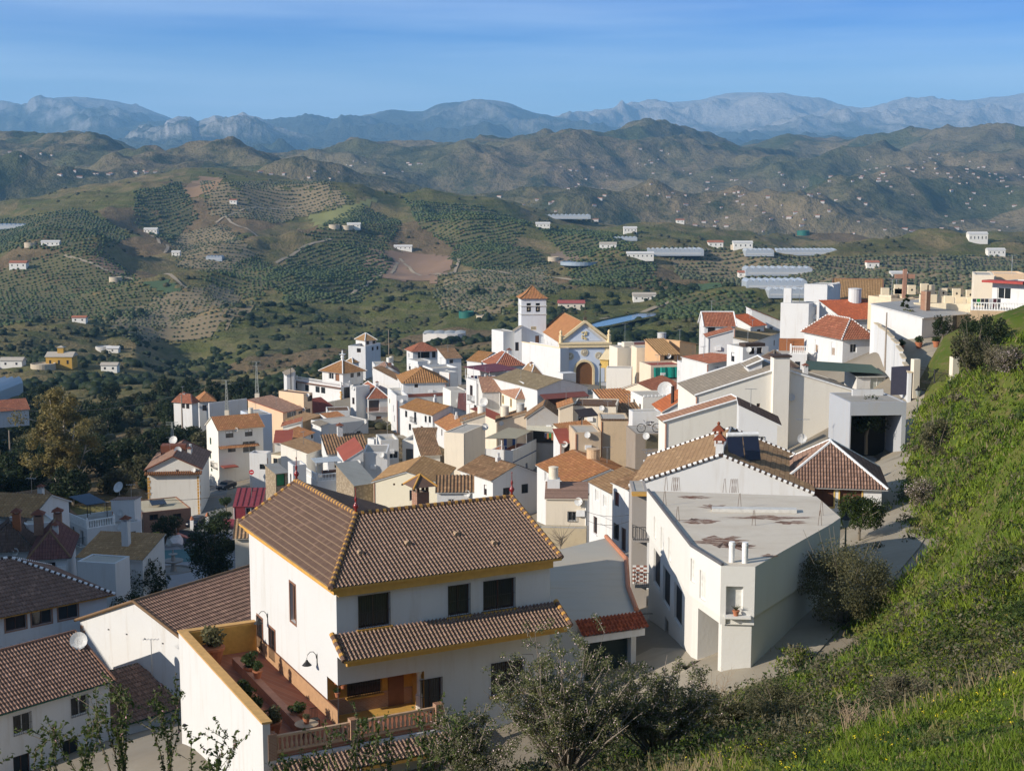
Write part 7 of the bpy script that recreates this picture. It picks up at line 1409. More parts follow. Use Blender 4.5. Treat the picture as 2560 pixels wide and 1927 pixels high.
# blossoming almond in front of the big house
def almond(label, px, d, w, hh, seed, zoff=0., k=120, n=60, branch=34):
    p = Vector(((px-CX)/FP*d*1.03, d, 0)); p.z = float(hillz(np.array(p.x), np.array(p.y)))+zoff; rs = RS(seed); t = thing('almond_tree', label, 'tree', (0, 0, 0)); mb = MB(); tips = []
    for i in range(branch):
        a = rs.uniform(0, 6.28); el = rs.uniform(.25, 1.2); r = rs.uniform(.55, 1.)
        e = Vector((math.cos(a)*math.cos(el)*w*.55*r, math.sin(a)*math.cos(el)*w*.5*r, hh*(.30+.72*math.sin(el)*r))); b = Vector((0, 0, hh*.05)); m1 = b.lerp(e, .35)+Vector((rs.normal()*.1, rs.normal()*.1, hh*.03)); m2 = b.lerp(e, .7)+Vector((rs.normal()*.1, rs.normal()*.1, .05)); mb.tube([b, m1, m2, e], .045, 5, .006)
        for j in range(7):
            q = m1.lerp(e, rs.uniform(0, 1)); f = q+Vector((rs.normal()*.3, rs.normal()*.3, rs.uniform(-.05, .4))); mb.tube([q, q.lerp(f, .5)+UP*.04, f], .012, 4, .003); tips += [(q.lerp(f, s)[:]) for s in (.35, .7, 1)]
    mb.tube([Vector((0, 0, -1)), Vector((0, 0, hh*.06))], .14, 7, .10); mb.build('trunk', bark((.26, .22, .18)), t); C = np.array(tips); C = C[rs.choice(len(C), min(len(C), k*3), False)]
    V, F = leafcloud(C, np.full(len(C), .14), n//4, .034, rs, 1., .1); npmesh('foliage', V, F, leafmat((.15, .17, .06), (.25, .265, .11), (.11, .125, .05), 'almond_leaves', .6), parent=t)
    V, F = leafcloud(C, np.full(len(C), .12), 4, .026, rs, 1., .4); npmesh('blossom', V, F, plain((.66, .52, .52), .8, name='almond_blossom'), parent=t); t.location = p; return t
almond('blossoming grey green almond tree in front of the big house corner', 1420, 37, 5.0, 4.9, 3, k=420, n=130, branch=74)
almond('low almond bush with pale blossom under the white gable wall', 1640, 38.5, 3.8, 3.3, 4, k=260, n=130, branch=44)
almond('small almond bush at the lower porch roof', 1170, 39.5, 2.8, 2.9, 5, k=170, n=120, branch=28)
def sapling(label, px, d, top_py, seed, n=7, lean=0.):
    q = at(px, top_py, d); zb = min(float(hillz(np.array(q.x), np.array(q.y))), q.z-1.2); rs = RS(seed); t = thing('sapling', label, 'sapling', (q.x, q.y, zb)); mb = MB(); P_ = []; hh = q.z-zb
    for i in range(n):
        a = rs.uniform(0, 6.28); e = Vector((q.x+math.cos(a)*rs.uniform(.0, .55)+lean, q.y+math.sin(a)*.4, zb+hh*rs.uniform(.72, 1.02) if i else q.z)); b = Vector((q.x+rs.normal()*.06, q.y, zb)); m = b.lerp(e, .55)+Vector((rs.normal()*.08, 0, 0)); mb.tube([b, m, e], .014, 5, .003); k = 26
        for j in range(k):
            s = .35+.65*j/k; c = b.lerp(m, s/.55) if s < .55 else m.lerp(e, (s-.55)/.45); P_.append(c[:])
        for j in range(3):
            s = rs.uniform(.3, .9); c = m.lerp(e, s); f = c+Vector((rs.normal()*.16, rs.normal()*.1, rs.uniform(.08, .25))); mb.tube([c, f], .005, 4, .002); P_ += [c.lerp(f, r)[:] for r in (.4, .6, .8, 1.)]
    mb.build('stem', bark((.22, .18, .13)), t); C = np.array(P_)-np.array(t.location); V, F = leafcloud(C, np.full(len(C), .035), 3, .028, rs, 1., .1); npmesh('foliage', V, F, leafmat((.09, .14, .03), (.16, .20, .05), (.06, .09, .02), 'spring_leaves'), parent=t)
    s = C[rs.choice(len(C), max(3, len(C)//30), False)]; V, F = leafcloud(s, np.full(len(s), .016), 6, .018, rs); npmesh('blossom', V, F, plain((.66, .40, .44), .8, name='pink_blossom'), parent=t); return t
sapling('leafy sapling with pink buds before the barred windows', 300, 15.5, 1730, 1, 8); sapling('tall leafy sapling sprouting before the brown roofed wing', 412, 16, 1690, 2, 6, .1); sapling('thin budding sapling before the tall terrace wall', 545, 15, 1815, 3, 5, .1); sapling('fresh green sapling at the picture edge', 175, 15, 1790, 4, 7); sapling('short sapling in the lower picture corner', 60, 15, 1850, 5, 5)
sapling('green sapling in front of the balustrade end', 870, 17, 1800, 6, 6); sapling('green sapling crossing the lower porch roof', 1060, 17.5, 1780, 7, 7, .15); sapling('small sapling between terrace and almond bush', 985, 17, 1850, 8, 6); sapling('arching sapling below the terrace balustrade', 760, 16.5, 1860, 9, 6)
# --- trees of the lower village
def gtree(label, px, py, d, hh, rx, mat, seed, **k): p = at(px, py, d); p.z = min(p.z, Gz(p.x, p.y)+.5); return make_tree('tree', label, 'tree', p, hh, rx, RS(seed), mat, **k)
gtree('dense dark evergreen tree behind the dark tiled roof', 535, 1455, 150, 9.5, 3.2, L_DARK, 21, k=40, n=260, size=.14, cz=.52, rzf=.5, low=-.9)
gtree('dark evergreen tree beside the playground fountain', 360, 1500, 140, 6.5, 2.8, L_DARK, 22, k=30, n=220, size=.14, cz=.5, rzf=.5, low=-.9)
gtree('small dark tree right of the long hip roof end', 330, 1520, 132, 4.5, 2.0, L_DARK, 23, k=20, n=200, size=.12, cz=.5, rzf=.5, low=-.9)
gtree('spiky dark garden tree before the brick workshop', 420, 1345, 200, 4.5, 2.4, L_DARK, 24, k=18, n=160, size=.14, cz=.55)
gtree('bright leaved citrus tree in a street planter', 565, 1275, 214, 3.6, 1.1, L_GREEN, 25, k=10, n=140, size=.12, cz=.72, rzf=.25); gtree('lower citrus tree in the second street planter', 560, 1310, 206, 3.0, 1.1, L_GREEN, 26, k=10, n=140, size=.12, cz=.7, rzf=.25)
p = onground(2150, 1345); make_tree('citrus_tree', 'orange tree over the front garden of the tiled bungalow', 'tree', Vector((25.8, 103, p.z-.2)), 3.6, 2.0, RS(27), L_CITRUS, k=34, n=240, size=.09, cz=.66, rzf=.36)
p = onground(2262, 815); make_tree('bush', 'yellowish bush on the patio corner above the drive', 'bush', at(*R2(970, 530), 188), 2.6, 1.5, RS(28), leafmat((.16, .16, .03), (.24, .22, .05), (.10, .11, .02), 'yellow_leaves'), k=14, n=140, size=.12, cz=.5, rzf=.5); make_tree('cypress', 'slim dark cypress behind the patio wall', 'tree', at(*R2(957, 500), 190), 4.2, .6, RS(29), L_DARK, k=16, n=100, size=.12, cz=.5, rzf=.6, low=-1)
make_tree('potted_shrub', 'dark shrub in front of the grey roofed porch house', 'bush', at(*R2(1205, 610), 180), 3.6, 1.4, RS(30), L_DARK, k=16, n=140, size=.12, cz=.5, rzf=.5)
make_tree('tree', 'dark tree inside the shaded garage pit', 'tree', at(*R2(700, 1330), 141), 5.5, 2.4, RS(31), L_DARK, k=20, n=140, size=.14)
make_tree('bare_tree', 'leafless fig tree between the cream wall and box house', 'tree', Vector((at(1400, 1400, 128).x, 128, at(1400, 1400, 128).z)), 3.6, 2.2, RS(32), L_GREY, k=8, n=4, size=.05, tn=26, trunk=.09, bk=bark((.30, .25, .19)))
# the great eucalyptus
rs = RS(41); t = thing('eucalyptus', 'tall eucalyptus with pale forked trunks in the shaded valley', 'tree', (0, 0, 0)); mb = MB(); tips = []
for i, (dx, dy, hh) in enumerate(((-3.4, 0, 15), (.4, 1, 20), (2.6, -.5, 14.5), (-1.2, -1, 18), (4.2, .6, 11))):
    pts = [Vector((dx*.03, 0, -1)), Vector((dx*.15, dy*.2, hh*.18)), Vector((dx*.55, dy*.5, hh*.45)), Vector((dx*.8, dy, hh*.75)), Vector((dx, dy, hh))]; mb.tube(pts, .42 if i < 3 else .28, 8, .06)
    for j in range(9): s = rs.uniform(.35, 1); k_ = min(3, int(s*4)); q = pts[k_].lerp(pts[k_+1], s*4-k_); e = q+Vector((rs.normal()*1.9, rs.normal()*1.6, rs.uniform(.3, 2.2))); mb.tube([q, q.lerp(e, .5)+UP*.2, e], .11, 5, .02); tips.append(e[:])
mb.build('trunk', bark((.46, .42, .36)), t, smooth=True)
C = np.array(tips+[(rs.normal()*2.9, rs.normal()*2.4, rs.uniform(7, 19.5)) for _ in range(60)]); C[:, 0] *= np.clip(1.25-np.abs(C[:, 2]-12)/12, .45, 1.2); V, F = leafcloud(C, rs.uniform(.7, 1.7, len(C)), 200, .22, rs, .8, .1); npmesh('crown', V, F, L_EUC, parent=t); q = at(160, 1262, 236); t.location = q
# --- woods of the valley, each tree its own
woods = []
protos = [(make_tree('tree', 'dark broadleaf tree in the shaded valley wood', 'tree', (0, -400-i*30, -300), hh, rx, RS(60+i), m, k=18, n=110, size=.30, cz=.5, rzf=.5, low=-.9, group='trees of the shaded valley wood'), hh) for i, (hh, rx, m) in enumerate(((6.5, 3.4, L_DARK), (5.2, 3.0, L_OLIVE), (7.5, 3.2, L_DARK), (4.4, 2.6, L_SCRUB)))]
rng = random.Random(8); cnt = 0; used = set()
def put(protoset, x, y, z, s, label, group):
    i = rng.randrange(len(protoset)); o = protoset[i][0]
    if i in used: c = copy_tree(o, (x, y, z), rng.uniform(0, 6.28), s)
    else: used.add(i); c = o; o.location = (x, y, z); o.scale = (s,)*3
    c['label'] = label; c['group'] = group; return c
for _ in range(900):
    px, d = rng.uniform(-160, 640), 228*math.exp(rng.random()*math.log(520/228)); x = (px-CX)/FP*d
    if d < 250 and px > 300: continue
    zv = float(VZ(x, d)[0]); zg = Gz(x, d)-max((-x-88)/32, (d-352)/48, 0)*26 if x > -118 and d < 398 else -1e3; z = max(zv, zg)
    if px > 330 and zg > zv-1 and z > -58: continue
    if any((x-a)**2+(d-b)**2 < 16 for a, b in woods): continue
    if px > 300 and d > 300 and 1000 < 0: continue
    woods.append((x, d)); put(protos, x, d, z-.3, rng.uniform(.7, 1.35), 'dark broadleaf tree in the shaded valley wood', 'trees of the shaded valley wood')
    if len(woods) >= 190: break
# shrubs on the slope across the valley, as one mass of scrub
def project(x, y, z): dpt = y*CP-z*SP; v = (y*SP+z*CP)/dpt; return CX+FP*x/dpt, CY-FP*v
ICV = np.array([p[:] for p in ICO[0][0]]); ICF = np.array(ICO[0][1])
def blobs(name, x, y, z, r, rs, mat, label, flat=.85, jit=.22, lev=0):
    vv, ff = (ICV, ICF) if lev == 0 else (np.array([p[:] for p in ICO[1][0]]), np.array(ICO[1][1])); n = len(x); k = len(vv)
    V = np.stack([x, y, z], 1)[:, None]+vv[None]*(r[:, None, None]*np.array([1, 1, flat]))*(1+rs.uniform(-jit, jit, (n, k, 1))); F = (ff[None]+np.arange(n)[:, None, None]*k).reshape(-1, 3)
    return tag(npmesh(name, V.reshape(-1, 3), F, mat, kind='stuff'), label, None)
def inpoly(px, py, poly):
    c = np.zeros(len(px), bool); n = len(poly)
    for i in range(n):
        (x1, y1), (x2, y2) = poly[i], poly[(i+1) % n]; c ^= ((y1 > py) != (y2 > py)) & (px < (x2-x1)*(py-y1)/((y2-y1) or 1e-9)+x1)
    return c
PLOTS = [('green rows of a hillside orchard at the picture edge', [(-60, 690), (150, 628), (250, 622), (350, 700), (430, 760), (330, 800), (120, 800), (-60, 830)], 4.6, .4, 1, 1.5, 800, 2100),
    ('dotted orchard rows below the round water tank', [(240, 800), (420, 725), (560, 700), (660, 770), (520, 860), (330, 860)], 4.8, .1, 2, 1.3, 700, 1700), ('dense dark green orchard in the middle of the hills', [(660, 700), (740, 620), (860, 610), (990, 650), (900, 760), (720, 760)], 4.6, .9, 0, 1.9, 800, 1950),
    ('dark orchard rows on the upper middle ridge', [(760, 590), (900, 510), (1010, 560), (960, 640), (840, 620)], 4.8, .3, 0, 1.9, 1000, 2200), ('smooth green orchard slope under the long greenhouse', [(1010, 500), (1200, 515), (1330, 560), (1260, 640), (1130, 620), (1050, 570)], 4.8, .6, 1, 2.0, 1000, 2240),
    ('orchard rows behind the church tower', [(1090, 690), (1360, 660), (1400, 730), (1230, 800), (1080, 770)], 4.6, .2, 2, 1.5, 700, 1800), ('orchard plot between the two water tanks', [(1400, 650), (1640, 650), (1640, 720), (1430, 715)], 4.8, .5, 0, 1.9, 800, 1800), ('dark orchard grid above the pond', [(1640, 735), (1890, 725), (1890, 800), (1650, 800)], 4.6, .1, 0, 1.9, 600, 1500),
    ('dark orchard strip high on the western ridge', [(330, 480), (450, 455), (500, 540), (430, 610), (340, 570)], 5.2, .8, 0, 2.0, 1200, 2240), ('terraced orchard along the hill crest', [(500, 455), (830, 455), (890, 510), (700, 560), (520, 540)], 5.2, .3, 2, 1.8, 1300, 2250), ('pale orchard rows in the western fold', [(420, 590), (560, 560), (660, 640), (560, 690), (440, 670)], 5., .5, 2, 1.5, 1000, 2100),
    ('olive groves on the hills beyond the castle wall', [(1650, 610), (2000, 640), (2560, 640), (2560, 760), (2000, 730), (1700, 700)], 5.6, .2, 2, 2.1, 700, 2240), ('orchard below the white farm terraces', [(1340, 570), (1520, 580), (1640, 640), (1420, 645)], 4.8, .6, 1, 2.0, 900, 2200), ('dotted rows on the slope above the ploughed field', [(1150, 600), (1330, 620), (1380, 660), (1200, 680), (1120, 650)], 4.6, .9, 0, 1.7, 800, 2100), ('orchard rows left of the ploughed field', [(480, 700), (640, 640), (720, 690), (640, 760), (560, 720)], 4.8, .2, 1, 1.6, 800, 2000), ('dim orchard plot in the far western hollow', [(-60, 560), (200, 520), (330, 590), (250, 640), (60, 620), (-60, 650)], 5.2, .2, 0, 1.9, 1000, 2240)]
BARE = [[(905, 620), (1000, 625), (1150, 642), (1130, 672), (1095, 712), (1000, 708), (925, 700), (900, 660)], [(760, 540), (960, 485), (950, 505), (860, 570), (790, 590)], [(450, 470), (500, 440), (560, 445), (540, 480), (470, 500)]]
def clear(x, y, z):
    u, v = project(x, y, z); ok = np.ones(len(x), bool)
    for p in [q[1] for q in PLOTS]+BARE: ok &= ~inpoly(u, v, p)
    return ok
rs = RS(71); N = 13000; d = 300*np.exp(rs.uniform(0, 1, N)*math.log(2600/300)); u = rs.uniform(-.42, .42, N); x = u*d; dens = fbm(x/130, d/130, 4, 13)+.35*fbm(x/30, d/30, 2, 14)
keep = dens > np.clip(.02+(d-900)/9000, -.1, .3); x, d = x[keep], d[keep]; z = VZ(x, d); keep = clear(x, d, z); x, d, z = x[keep], d[keep], z[keep]; r = rs.uniform(.7, 2.1, len(x))*np.clip(d/700, .8, 1.7); blobs('scrub', x, d, z+r*.25, r, rs, L_SCRUB, 'dark scrub bushes scattered over the dry hillsides', .8)
rs = RS(73); N = 9000; d = 330*np.exp(rs.uniform(0, 1, N)*math.log(1100/330)); u = rs.uniform(-.40, .30, N); x = u*d; keep = fbm(x/70, d/70, 4, 23) > .10; x, d = x[keep], d[keep]; z = VZ(x, d); r = rs.uniform(1.0, 3.2, len(x)); blobs('scrub', x, d, z+r*.3, r, rs, L_DARK, 'dark thickets in the folds of the near hillside', .8, .3, 1)
# --- orchards: plots of trees planted in rows
def plotpts(poly, d0, d1, sp, ang, rs, jit=.12):
    pts = [onvalley(*q, d0, d1) for q in poly]; xs = [p.x for p in pts]; ys = [p.y for p in pts]; cx, cy = sum(xs)/len(xs), sum(ys)/len(ys); R_ = max(max(xs)-min(xs), max(ys)-min(ys))*.8+20; n = int(2*R_/sp)
    i, j = np.meshgrid(np.arange(n)-n/2, np.arange(int(n*.8))-n*.4); a = i.ravel()*sp*.8; b = j.ravel()*sp*1.6; x = cx+a*math.cos(ang)-b*math.sin(ang)+rs.normal(0, sp*jit, a.size); y = cy+a*math.sin(ang)+b*math.cos(ang)+rs.normal(0, sp*jit, a.size)
    ok = (y > d0) & (y < d1); x, y = x[ok], y[ok]; z = VZ(x, y); u, v = project(x, y, z); ok = inpoly(u, v, poly); return x[ok], y[ok], z[ok]
def drape(name, label, poly, mat, d0, d1, res=7., lift=.5, kind='structure'):
    pts = [onvalley(*q, d0, d1) for q in poly]; xs = np.arange(min(p.x for p in pts)-res, max(p.x for p in pts)+res, res); ys = np.arange(min(p.y for p in pts)-res, max(p.y for p in pts)+res, res); X, Y = np.meshgrid(xs, ys); Zt = VZ(X.ravel(), Y.ravel()); u, v = project(X.ravel(), Y.ravel(), Zt); ok = inpoly(u, v, poly).reshape(X.shape); h, w = X.shape; idx = np.arange(h*w).reshape(h, w)
    m = ok[:-1, :-1] & ok[1:, 1:] & ok[1:, :-1] & ok[:-1, 1:]; F = np.stack([idx[:-1, :-1][m], idx[:-1, 1:][m], idx[1:, 1:][m], idx[1:, :-1][m]], 1)
    if len(F): o = npmesh(name, np.stack([X.ravel(), Y.ravel(), Zt+lift], 1), F, mat, True, kind)
soil = lambda c: concrete(c, mul(c, .7), .5, .02, 'field_soil')
GREENS = [leafmat((.05, .08, .024), (.085, .115, .036), (.04, .06, .02), 'avocado_leaves', .6, False), leafmat((.06, .095, .026), (.10, .13, .04), (.05, .075, .022), 'mango_leaves', .6, False), leafmat((.09, .105, .05), (.14, .15, .075), (.065, .078, .038), 'olive_tree_leaves', .6, False)]
for i, (lab, poly, sp, ang, gm, r0, d0, d1) in enumerate(PLOTS):
    rs = RS(200+i); drape('orchard_soil', '', poly, soil(((.10, .095, .045), (.145, .13, .06), (.25, .195, .115))[gm]), d0, d1, 9., .35); x, y, z = plotpts(poly, d0, d1, sp, ang, rs); r = r0*rs.uniform(.65, 1.2, len(x)); blobs('orchard', x, y, z+r*.35, r, rs, GREENS[gm], lab, .85, .2)
drape('ploughed_field', '', [(905, 620), (1000, 625), (1150, 642), (1130, 672), (1095, 712), (1000, 708), (925, 700), (900, 660)], soil((.27, .175, .115)), 700, 2100); drape('dry_field', '', [(450, 470), (500, 440), (560, 445), (540, 480), (470, 500)], soil((.27, .175, .10)), 1200, 2280); drape('green_field', '', [(330, 700), (440, 695), (480, 735), (400, 745)], soil((.07, .11, .05)), 800, 1900); drape('dry_field', '', [(470, 765), (560, 762), (600, 790), (540, 805), (480, 795)], soil((.27, .19, .085)), 600, 1600)
drape('bare_bank', '', [(180, 630), (260, 640), (330, 690), (300, 700), (230, 670)], soil((.24, .155, .10)), 800, 2000); drape('green_field', '', [(1665, 722), (1720, 706), (1800, 706), (1850, 722), (1760, 732)], soil((.08, .13, .05)), 600, 1700); drape('dry_field', '', [(1360, 640), (1400, 625), (1460, 630), (1440, 660), (1380, 660)], soil((.26, .19, .13)), 800, 2000); drape('grassy_spur', '', [(760, 540), (960, 485), (950, 505), (860, 570), (790, 590)], soil((.21, .215, .08)), 1000, 2240)
def track(poly, w, d0, d1, S=None, lift=.8):
    P_ = [onvalley(*q, d0, d1, S) for q in poly]; out = []
    for a, b in zip(P_, P_[1:]):
        n = max(2, int((b-a).length/12)); out += [a.lerp(b, i/n) for i in range(n)]
    mb = MB(); L = [];
    for a, b in zip(out, out[1:]):
        e = b-a; n = Vector((-e.y, e.x, 0)).normalized()*w/2
        q = [Vector((p.x, p.y, float((S or VZ)(p.x, p.y)[0])+lift)) for p in (a-n, a+n, b+n, b-n)]; mb.quad(q[0], q[3], q[2], q[1])
    mb.build('farm_track', soil((.34, .28, .20)), kind='structure')
for poly in ([(560, 540), (640, 590), (760, 600)], [(690, 660), (760, 620), (850, 590)], [(880, 740), (930, 700), (1000, 650)], [(1000, 650), (1120, 690), (1150, 640)], [(160, 640), (330, 700), (480, 740)], [(380, 590), (420, 620), (410, 640)], [(1500, 800), (1640, 770), (1700, 735)], [(540, 560), (640, 520), (760, 510)], [(1160, 680), (1300, 690), (1480, 700)]): track(poly, 3.2, 500, 2240)
# ------------------------------------------------------------------ farms, tanks and greenhouses in the hills
def farm(label, px, py, w, dp, hh, roofm, d0=420, d1=2900, yaw=0., wallm=None, rise=None, name='farmhouse', S=None, sink=.6):
    p = onvalley(px, py, d0, d1, S); t = thing(name, label, 'house', p); a = Vector((math.cos(yaw), math.sin(yaw), 0)); b = Vector((-a.y, a.x, 0)); mb = MB(); o = p-a*w/2-b*dp/2-UP*(sink+2); mb.box(o, a*w, b*dp, UP*(hh+sink+2)); r = rise if rise is not None else dp*.22
    mb.build('wall', wallm or OFFW, t); z = hh; P_ = lambda x, y, zz: p+a*x+b*y+UP*zz; rb = MB(); e = .5
    rb.raw([P_(-w/2-e, -dp/2-e, z), P_(w/2+e, -dp/2-e, z), P_(w/2+e, 0, z+r+.2), P_(-w/2-e, 0, z+r+.2), P_(w/2+e, dp/2+e, z), P_(-w/2-e, dp/2+e, z)], [(0, 1, 2, 3), (3, 2, 4, 5), (0, 3, 5), (1, 4, 2), (0, 5, 4, 1)]); rb.build('roof', roofm, t); wb = MB()
    for i in range(max(1, int(w/4))): x = -w/2+(i+.5)*w/max(1, int(w/4)); wb.box(P_(x-.5, -dp/2-.04, hh*.35), a*1., b*.03, UP*hh*.35)
    wb.build('window', BLACK, t); return t
RT = plain((.36, .14, .08), .85, name='roof_red'); WT = plain((.62, .60, .56), .8, name='roof_white'); GT = plain((.45, .40, .33), .85, name='roof_tan')
for a in (('white L shaped farmhouse among dark orchard rows', 378, 584, 16, 8, 5, WT), ('tiny red roofed hut high on the terraced hill', 584, 512, 9, 6, 4, RT), ('white and red farmhouse at the edge of the left orchard', 48, 670, 15, 8, 4.5, RT), ('long low white farm shed beside a round tank', 128, 615, 17, 6, 3.6, WT),
    ('white hut beside the ridge water tanks', 885, 572, 14, 7, 3.6, WT), ('low white shed at the top of the ploughed field', 1008, 625, 19, 7, 3.4, WT), ('small white cube hut in the shaded fold', 441, 640, 8, 6, 3.8, WT), ('white roofed bungalow near the yellow farmhouse', 33, 917, 11, 6, 3.2, GT), ('pink walled hut above the scrub slope', 200, 806, 9, 5, 3, RT), ('small flat hut beside the scrub water tank', 284, 881, 7, 5, 2.6, WT), ('white field hut with tan roof below the scrub tank', 276, 928, 8, 5, 3.2, GT),
    ('white house with orange roof beside the long greenhouse', 1478, 542, 14, 9, 6, RT), ('white house on the ridge above the church', 1575, 582, 16, 9, 5, WT), ('pale farm hut at the orchard corner', 1357, 570, 16, 8, 4, WT), ('low dark fronted hut by the orchard bend', 1520, 622, 15, 8, 4, GT), ('white farmhouse at the foot of the middle greenhouse', 1600, 646, 24, 8, 4, WT), ('small white farm with shed beyond the chimney', 1788, 618, 14, 8, 4.5, RT), ('cream farmhouse beside a round cistern', 1856, 621, 18, 8, 5, WT), ('white cottage by the stacked greenhouses', 1862, 694, 12, 7, 4, RT),
    ('ochre and white farm above the dark orchard grid', 1610, 750, 15, 6, 3.5, GT), ('white villa on the eastern hill', 2442, 604, 20, 10, 8, WT), ('pale house cluster member on the far eastern hill', 2488, 638, 18, 9, 5, WT), ('pink farmhouse in the olive grove', 2180, 670, 11, 8, 5, RT), ('white hut on the eastern grove edge', 2245, 694, 12, 6, 3.5, WT), ('low pink roofed hut beside the upper track', 1700, 560, 10, 6, 3.6, RT)): farm(*a)
farm('red roofed bungalow with pale walls behind the church tower', 1428, 772, 17, 8, 3.4, plain((.34, .09, .08), .85, name='roof_maroon'), wallm=CREAM, d0=420, d1=1500); farm('low farm with ochre roof behind the church', 1605, 752, 12, 6, 3, GT, d1=1500)
yh = farm('yellow two storey farmhouse with small roof turret in the valley', 155, 918, 13, 9, 5.5, GT, d1=1600, wallm=plain((.50, .30, .06), .85, name='yellow_render')); q = yh.location+UP*6.8; MB().cbox(q, 3, 3, 3).build('turret', plain((.50, .30, .06), .85, name='yellow_render'), yh); m_ = MB(); C4 = [q+UP*3+Vector((i*2, j*2, 0)) for i, j in ((-1, -1), (1, -1), (1, 1), (-1, 1))]; [m_.quad(C4[i], C4[(i+1) % 4], q+UP*4) for i in range(4)]; m_.build('turret_roof', GT, yh)
def tank(label, px, py, r, hh, mat, d0=420, d1=2900):
    p = onvalley(px, py, d0, d1); m = MB(); m.lathe(p-UP*1.5, [(r, 0), (r, hh+1.5), (r*.93, hh+1.5), (r*.93, hh+.9)], 28); tag(m.build('water_tank', mat), label, 'water tank')
TK = plain((.50, .42, .31), .9, name='tank_concrete'); TG = plain((.02, .13, .10), .6, name='green_tank')
for a in (('round tan water tank beside the white farm shed', 76, 616, 5.5, 3.4, TK), ('round tan water tank at the tip of the left orchard', 289, 704, 5.5, 4, TK), ('round cistern beside the yellow farmhouse', 108, 921, 6, 2.4, TK), ('whitish tank on the scrub spur', 260, 879, 5, 3, plain((.52, .50, .46), .9, name='tank_pale')), ('left of two ridge tanks above the middle orchard', 836, 571, 6, 3.6, TK), ('square looking pale tank next to the ridge hut', 868, 573, 6, 3.6, TK), ('round tank beside the brown corner field', 1384, 652, 6, 3.6, TK), ('wide blue grey pond tank with low rim', 1448, 660, 17, 1.6, plain((.30, .36, .42), .3, name='pond_liner')), ('green round tank on the far knoll', 2008, 588, 9, 6, TG), ('green round tank behind the church', 1166, 790, 5, 2.8, TG), ('low grey cistern beside the green tank', 1210, 796, 5, 1.8, TK), ('round cistern beside the cream farmhouse', 1842, 623, 6, 4, TK), ('pale round tank by the brown field corner', 1390, 545, 7, 3, TK)): tank(*a)
PL = plain((.40, .44, .48), .35, 0, .5, name='greenhouse_plastic')
def greenhouse(label, px, py, wpx, dp, hh, n, d0=420, d1=2900, yaw=0.):
    p = onvalley(px, py, d0, d1); w = wpx/FP*p.y; t = thing('greenhouse', label, 'greenhouse', p); a = Vector((math.cos(yaw), math.sin(yaw), 0)); b = Vector((-a.y, a.x, 0)); mb = MB()
    for i in range(n):
        x0 = -w/2+w*i/n; s = w/n; pr = [(0, -2.), (0, hh*.62), (s*.2, hh*.85), (s*.5, hh), (s*.8, hh*.85), (s, hh*.62), (s, -2.)]; V = [p+a*(x0+x)+b*y+UP*z for y in (-dp/2, dp/2) for x, z in pr]; k = len(pr); mb.raw(V, [(j, j+1, k+j+1, k+j) for j in range(k-1)]+[tuple(range(k-1, -1, -1)), tuple(range(k, 2*k))])
    mb.build('plastic_tunnels', PL, t); fr = MB(); fr.box(p-a*w*.46-b*(dp/2+.15)-UP*.5, a*w*.92, b*.1, UP*hh*.30); fr.build('front_panel', plain((.52, .53, .53), .6, name='plastic_white'), t); return t
for a in (('long greenhouse on the skyline ridge right of the orchards', 1400, 545, 150, 26, 5, 14), ('wide greenhouse below the ridge houses', 1685, 636, 140, 26, 5, 12), ('short greenhouse beside the castle hill track', 1895, 637, 70, 20, 5, 6), ('long thin greenhouse on the eastern grove', 2012, 634, 150, 18, 4.5, 14), ('big greenhouse above the stacked tunnels', 1942, 684, 165, 22, 6, 10), ('curved lower greenhouse behind the white tower', 1935, 716, 150, 20, 5, 9), ('lowest greenhouse strip behind the white houses', 1965, 738, 95, 14, 4.5, 6), ('small greenhouse at the picture edge below the ridge', 36, 570, 66, 22, 5, 6), ('white plastic strip in the dark fold', 538, 650, 40, 12, 3.5, 5), ('blue white greenhouse end in the near valley', -2, 996, 55, 30, 6.5, 3), ('slanting white greenhouse on the upper farm terrace', 1562, 598, 60, 10, 3, 6)): greenhouse(*a)
# white houses of the far hills: individuals, too small to show parts
fm = MB(); fm.box((-6, -4, -4), (12, 0, 0), (0, 8, 0), (0, 0, 8.5)); nb = len(fm.f); fm.raw([(-6.5, -4.5, 4.5), (6.5, -4.5, 4.5), (6.5, 0, 6.6), (-6.5, 0, 6.6), (6.5, 4.5, 4.5), (-6.5, 4.5, 4.5)], [(0, 1, 2, 3), (3, 2, 4, 5), (0, 3, 5), (1, 4, 2)], 1); fo = fm.build('far_house', [plain((.46, .44, .41), .9, name='far_wall'), RT]); rng = random.Random(31)
GR = [('white house scattered on the eastern far hills', 'white houses scattered on the eastern far hills', [(2180, 435, 60, 16, 20), (2480, 440, 70, 16, 22), (2300, 410, 70, 14, 14), (2000, 480, 120, 30, 16), (2450, 510, 80, 25, 12), (2050, 560, 120, 25, 10), (2300, 570, 160, 20, 12)]), ('white house scattered on the middle far ridge', 'white houses scattered on the middle far ridge', [(1440, 445, 30, 20, 10), (1620, 400, 60, 24, 10), (1720, 470, 80, 25, 14), (1560, 500, 110, 30, 12), (1850, 520, 80, 22, 10), (1350, 520, 50, 16, 8), (1780, 560, 80, 12, 8)]), ('white house dotted along the western far ridge', 'white houses dotted along the western far ridge', [(220, 440, 60, 6, 8), (360, 432, 30, 4, 7), (80, 380, 60, 6, 4), (470, 442, 40, 4, 7), (690, 440, 60, 4, 7), (900, 440, 70, 20, 7), (1000, 410, 60, 6, 5)])]
first = True
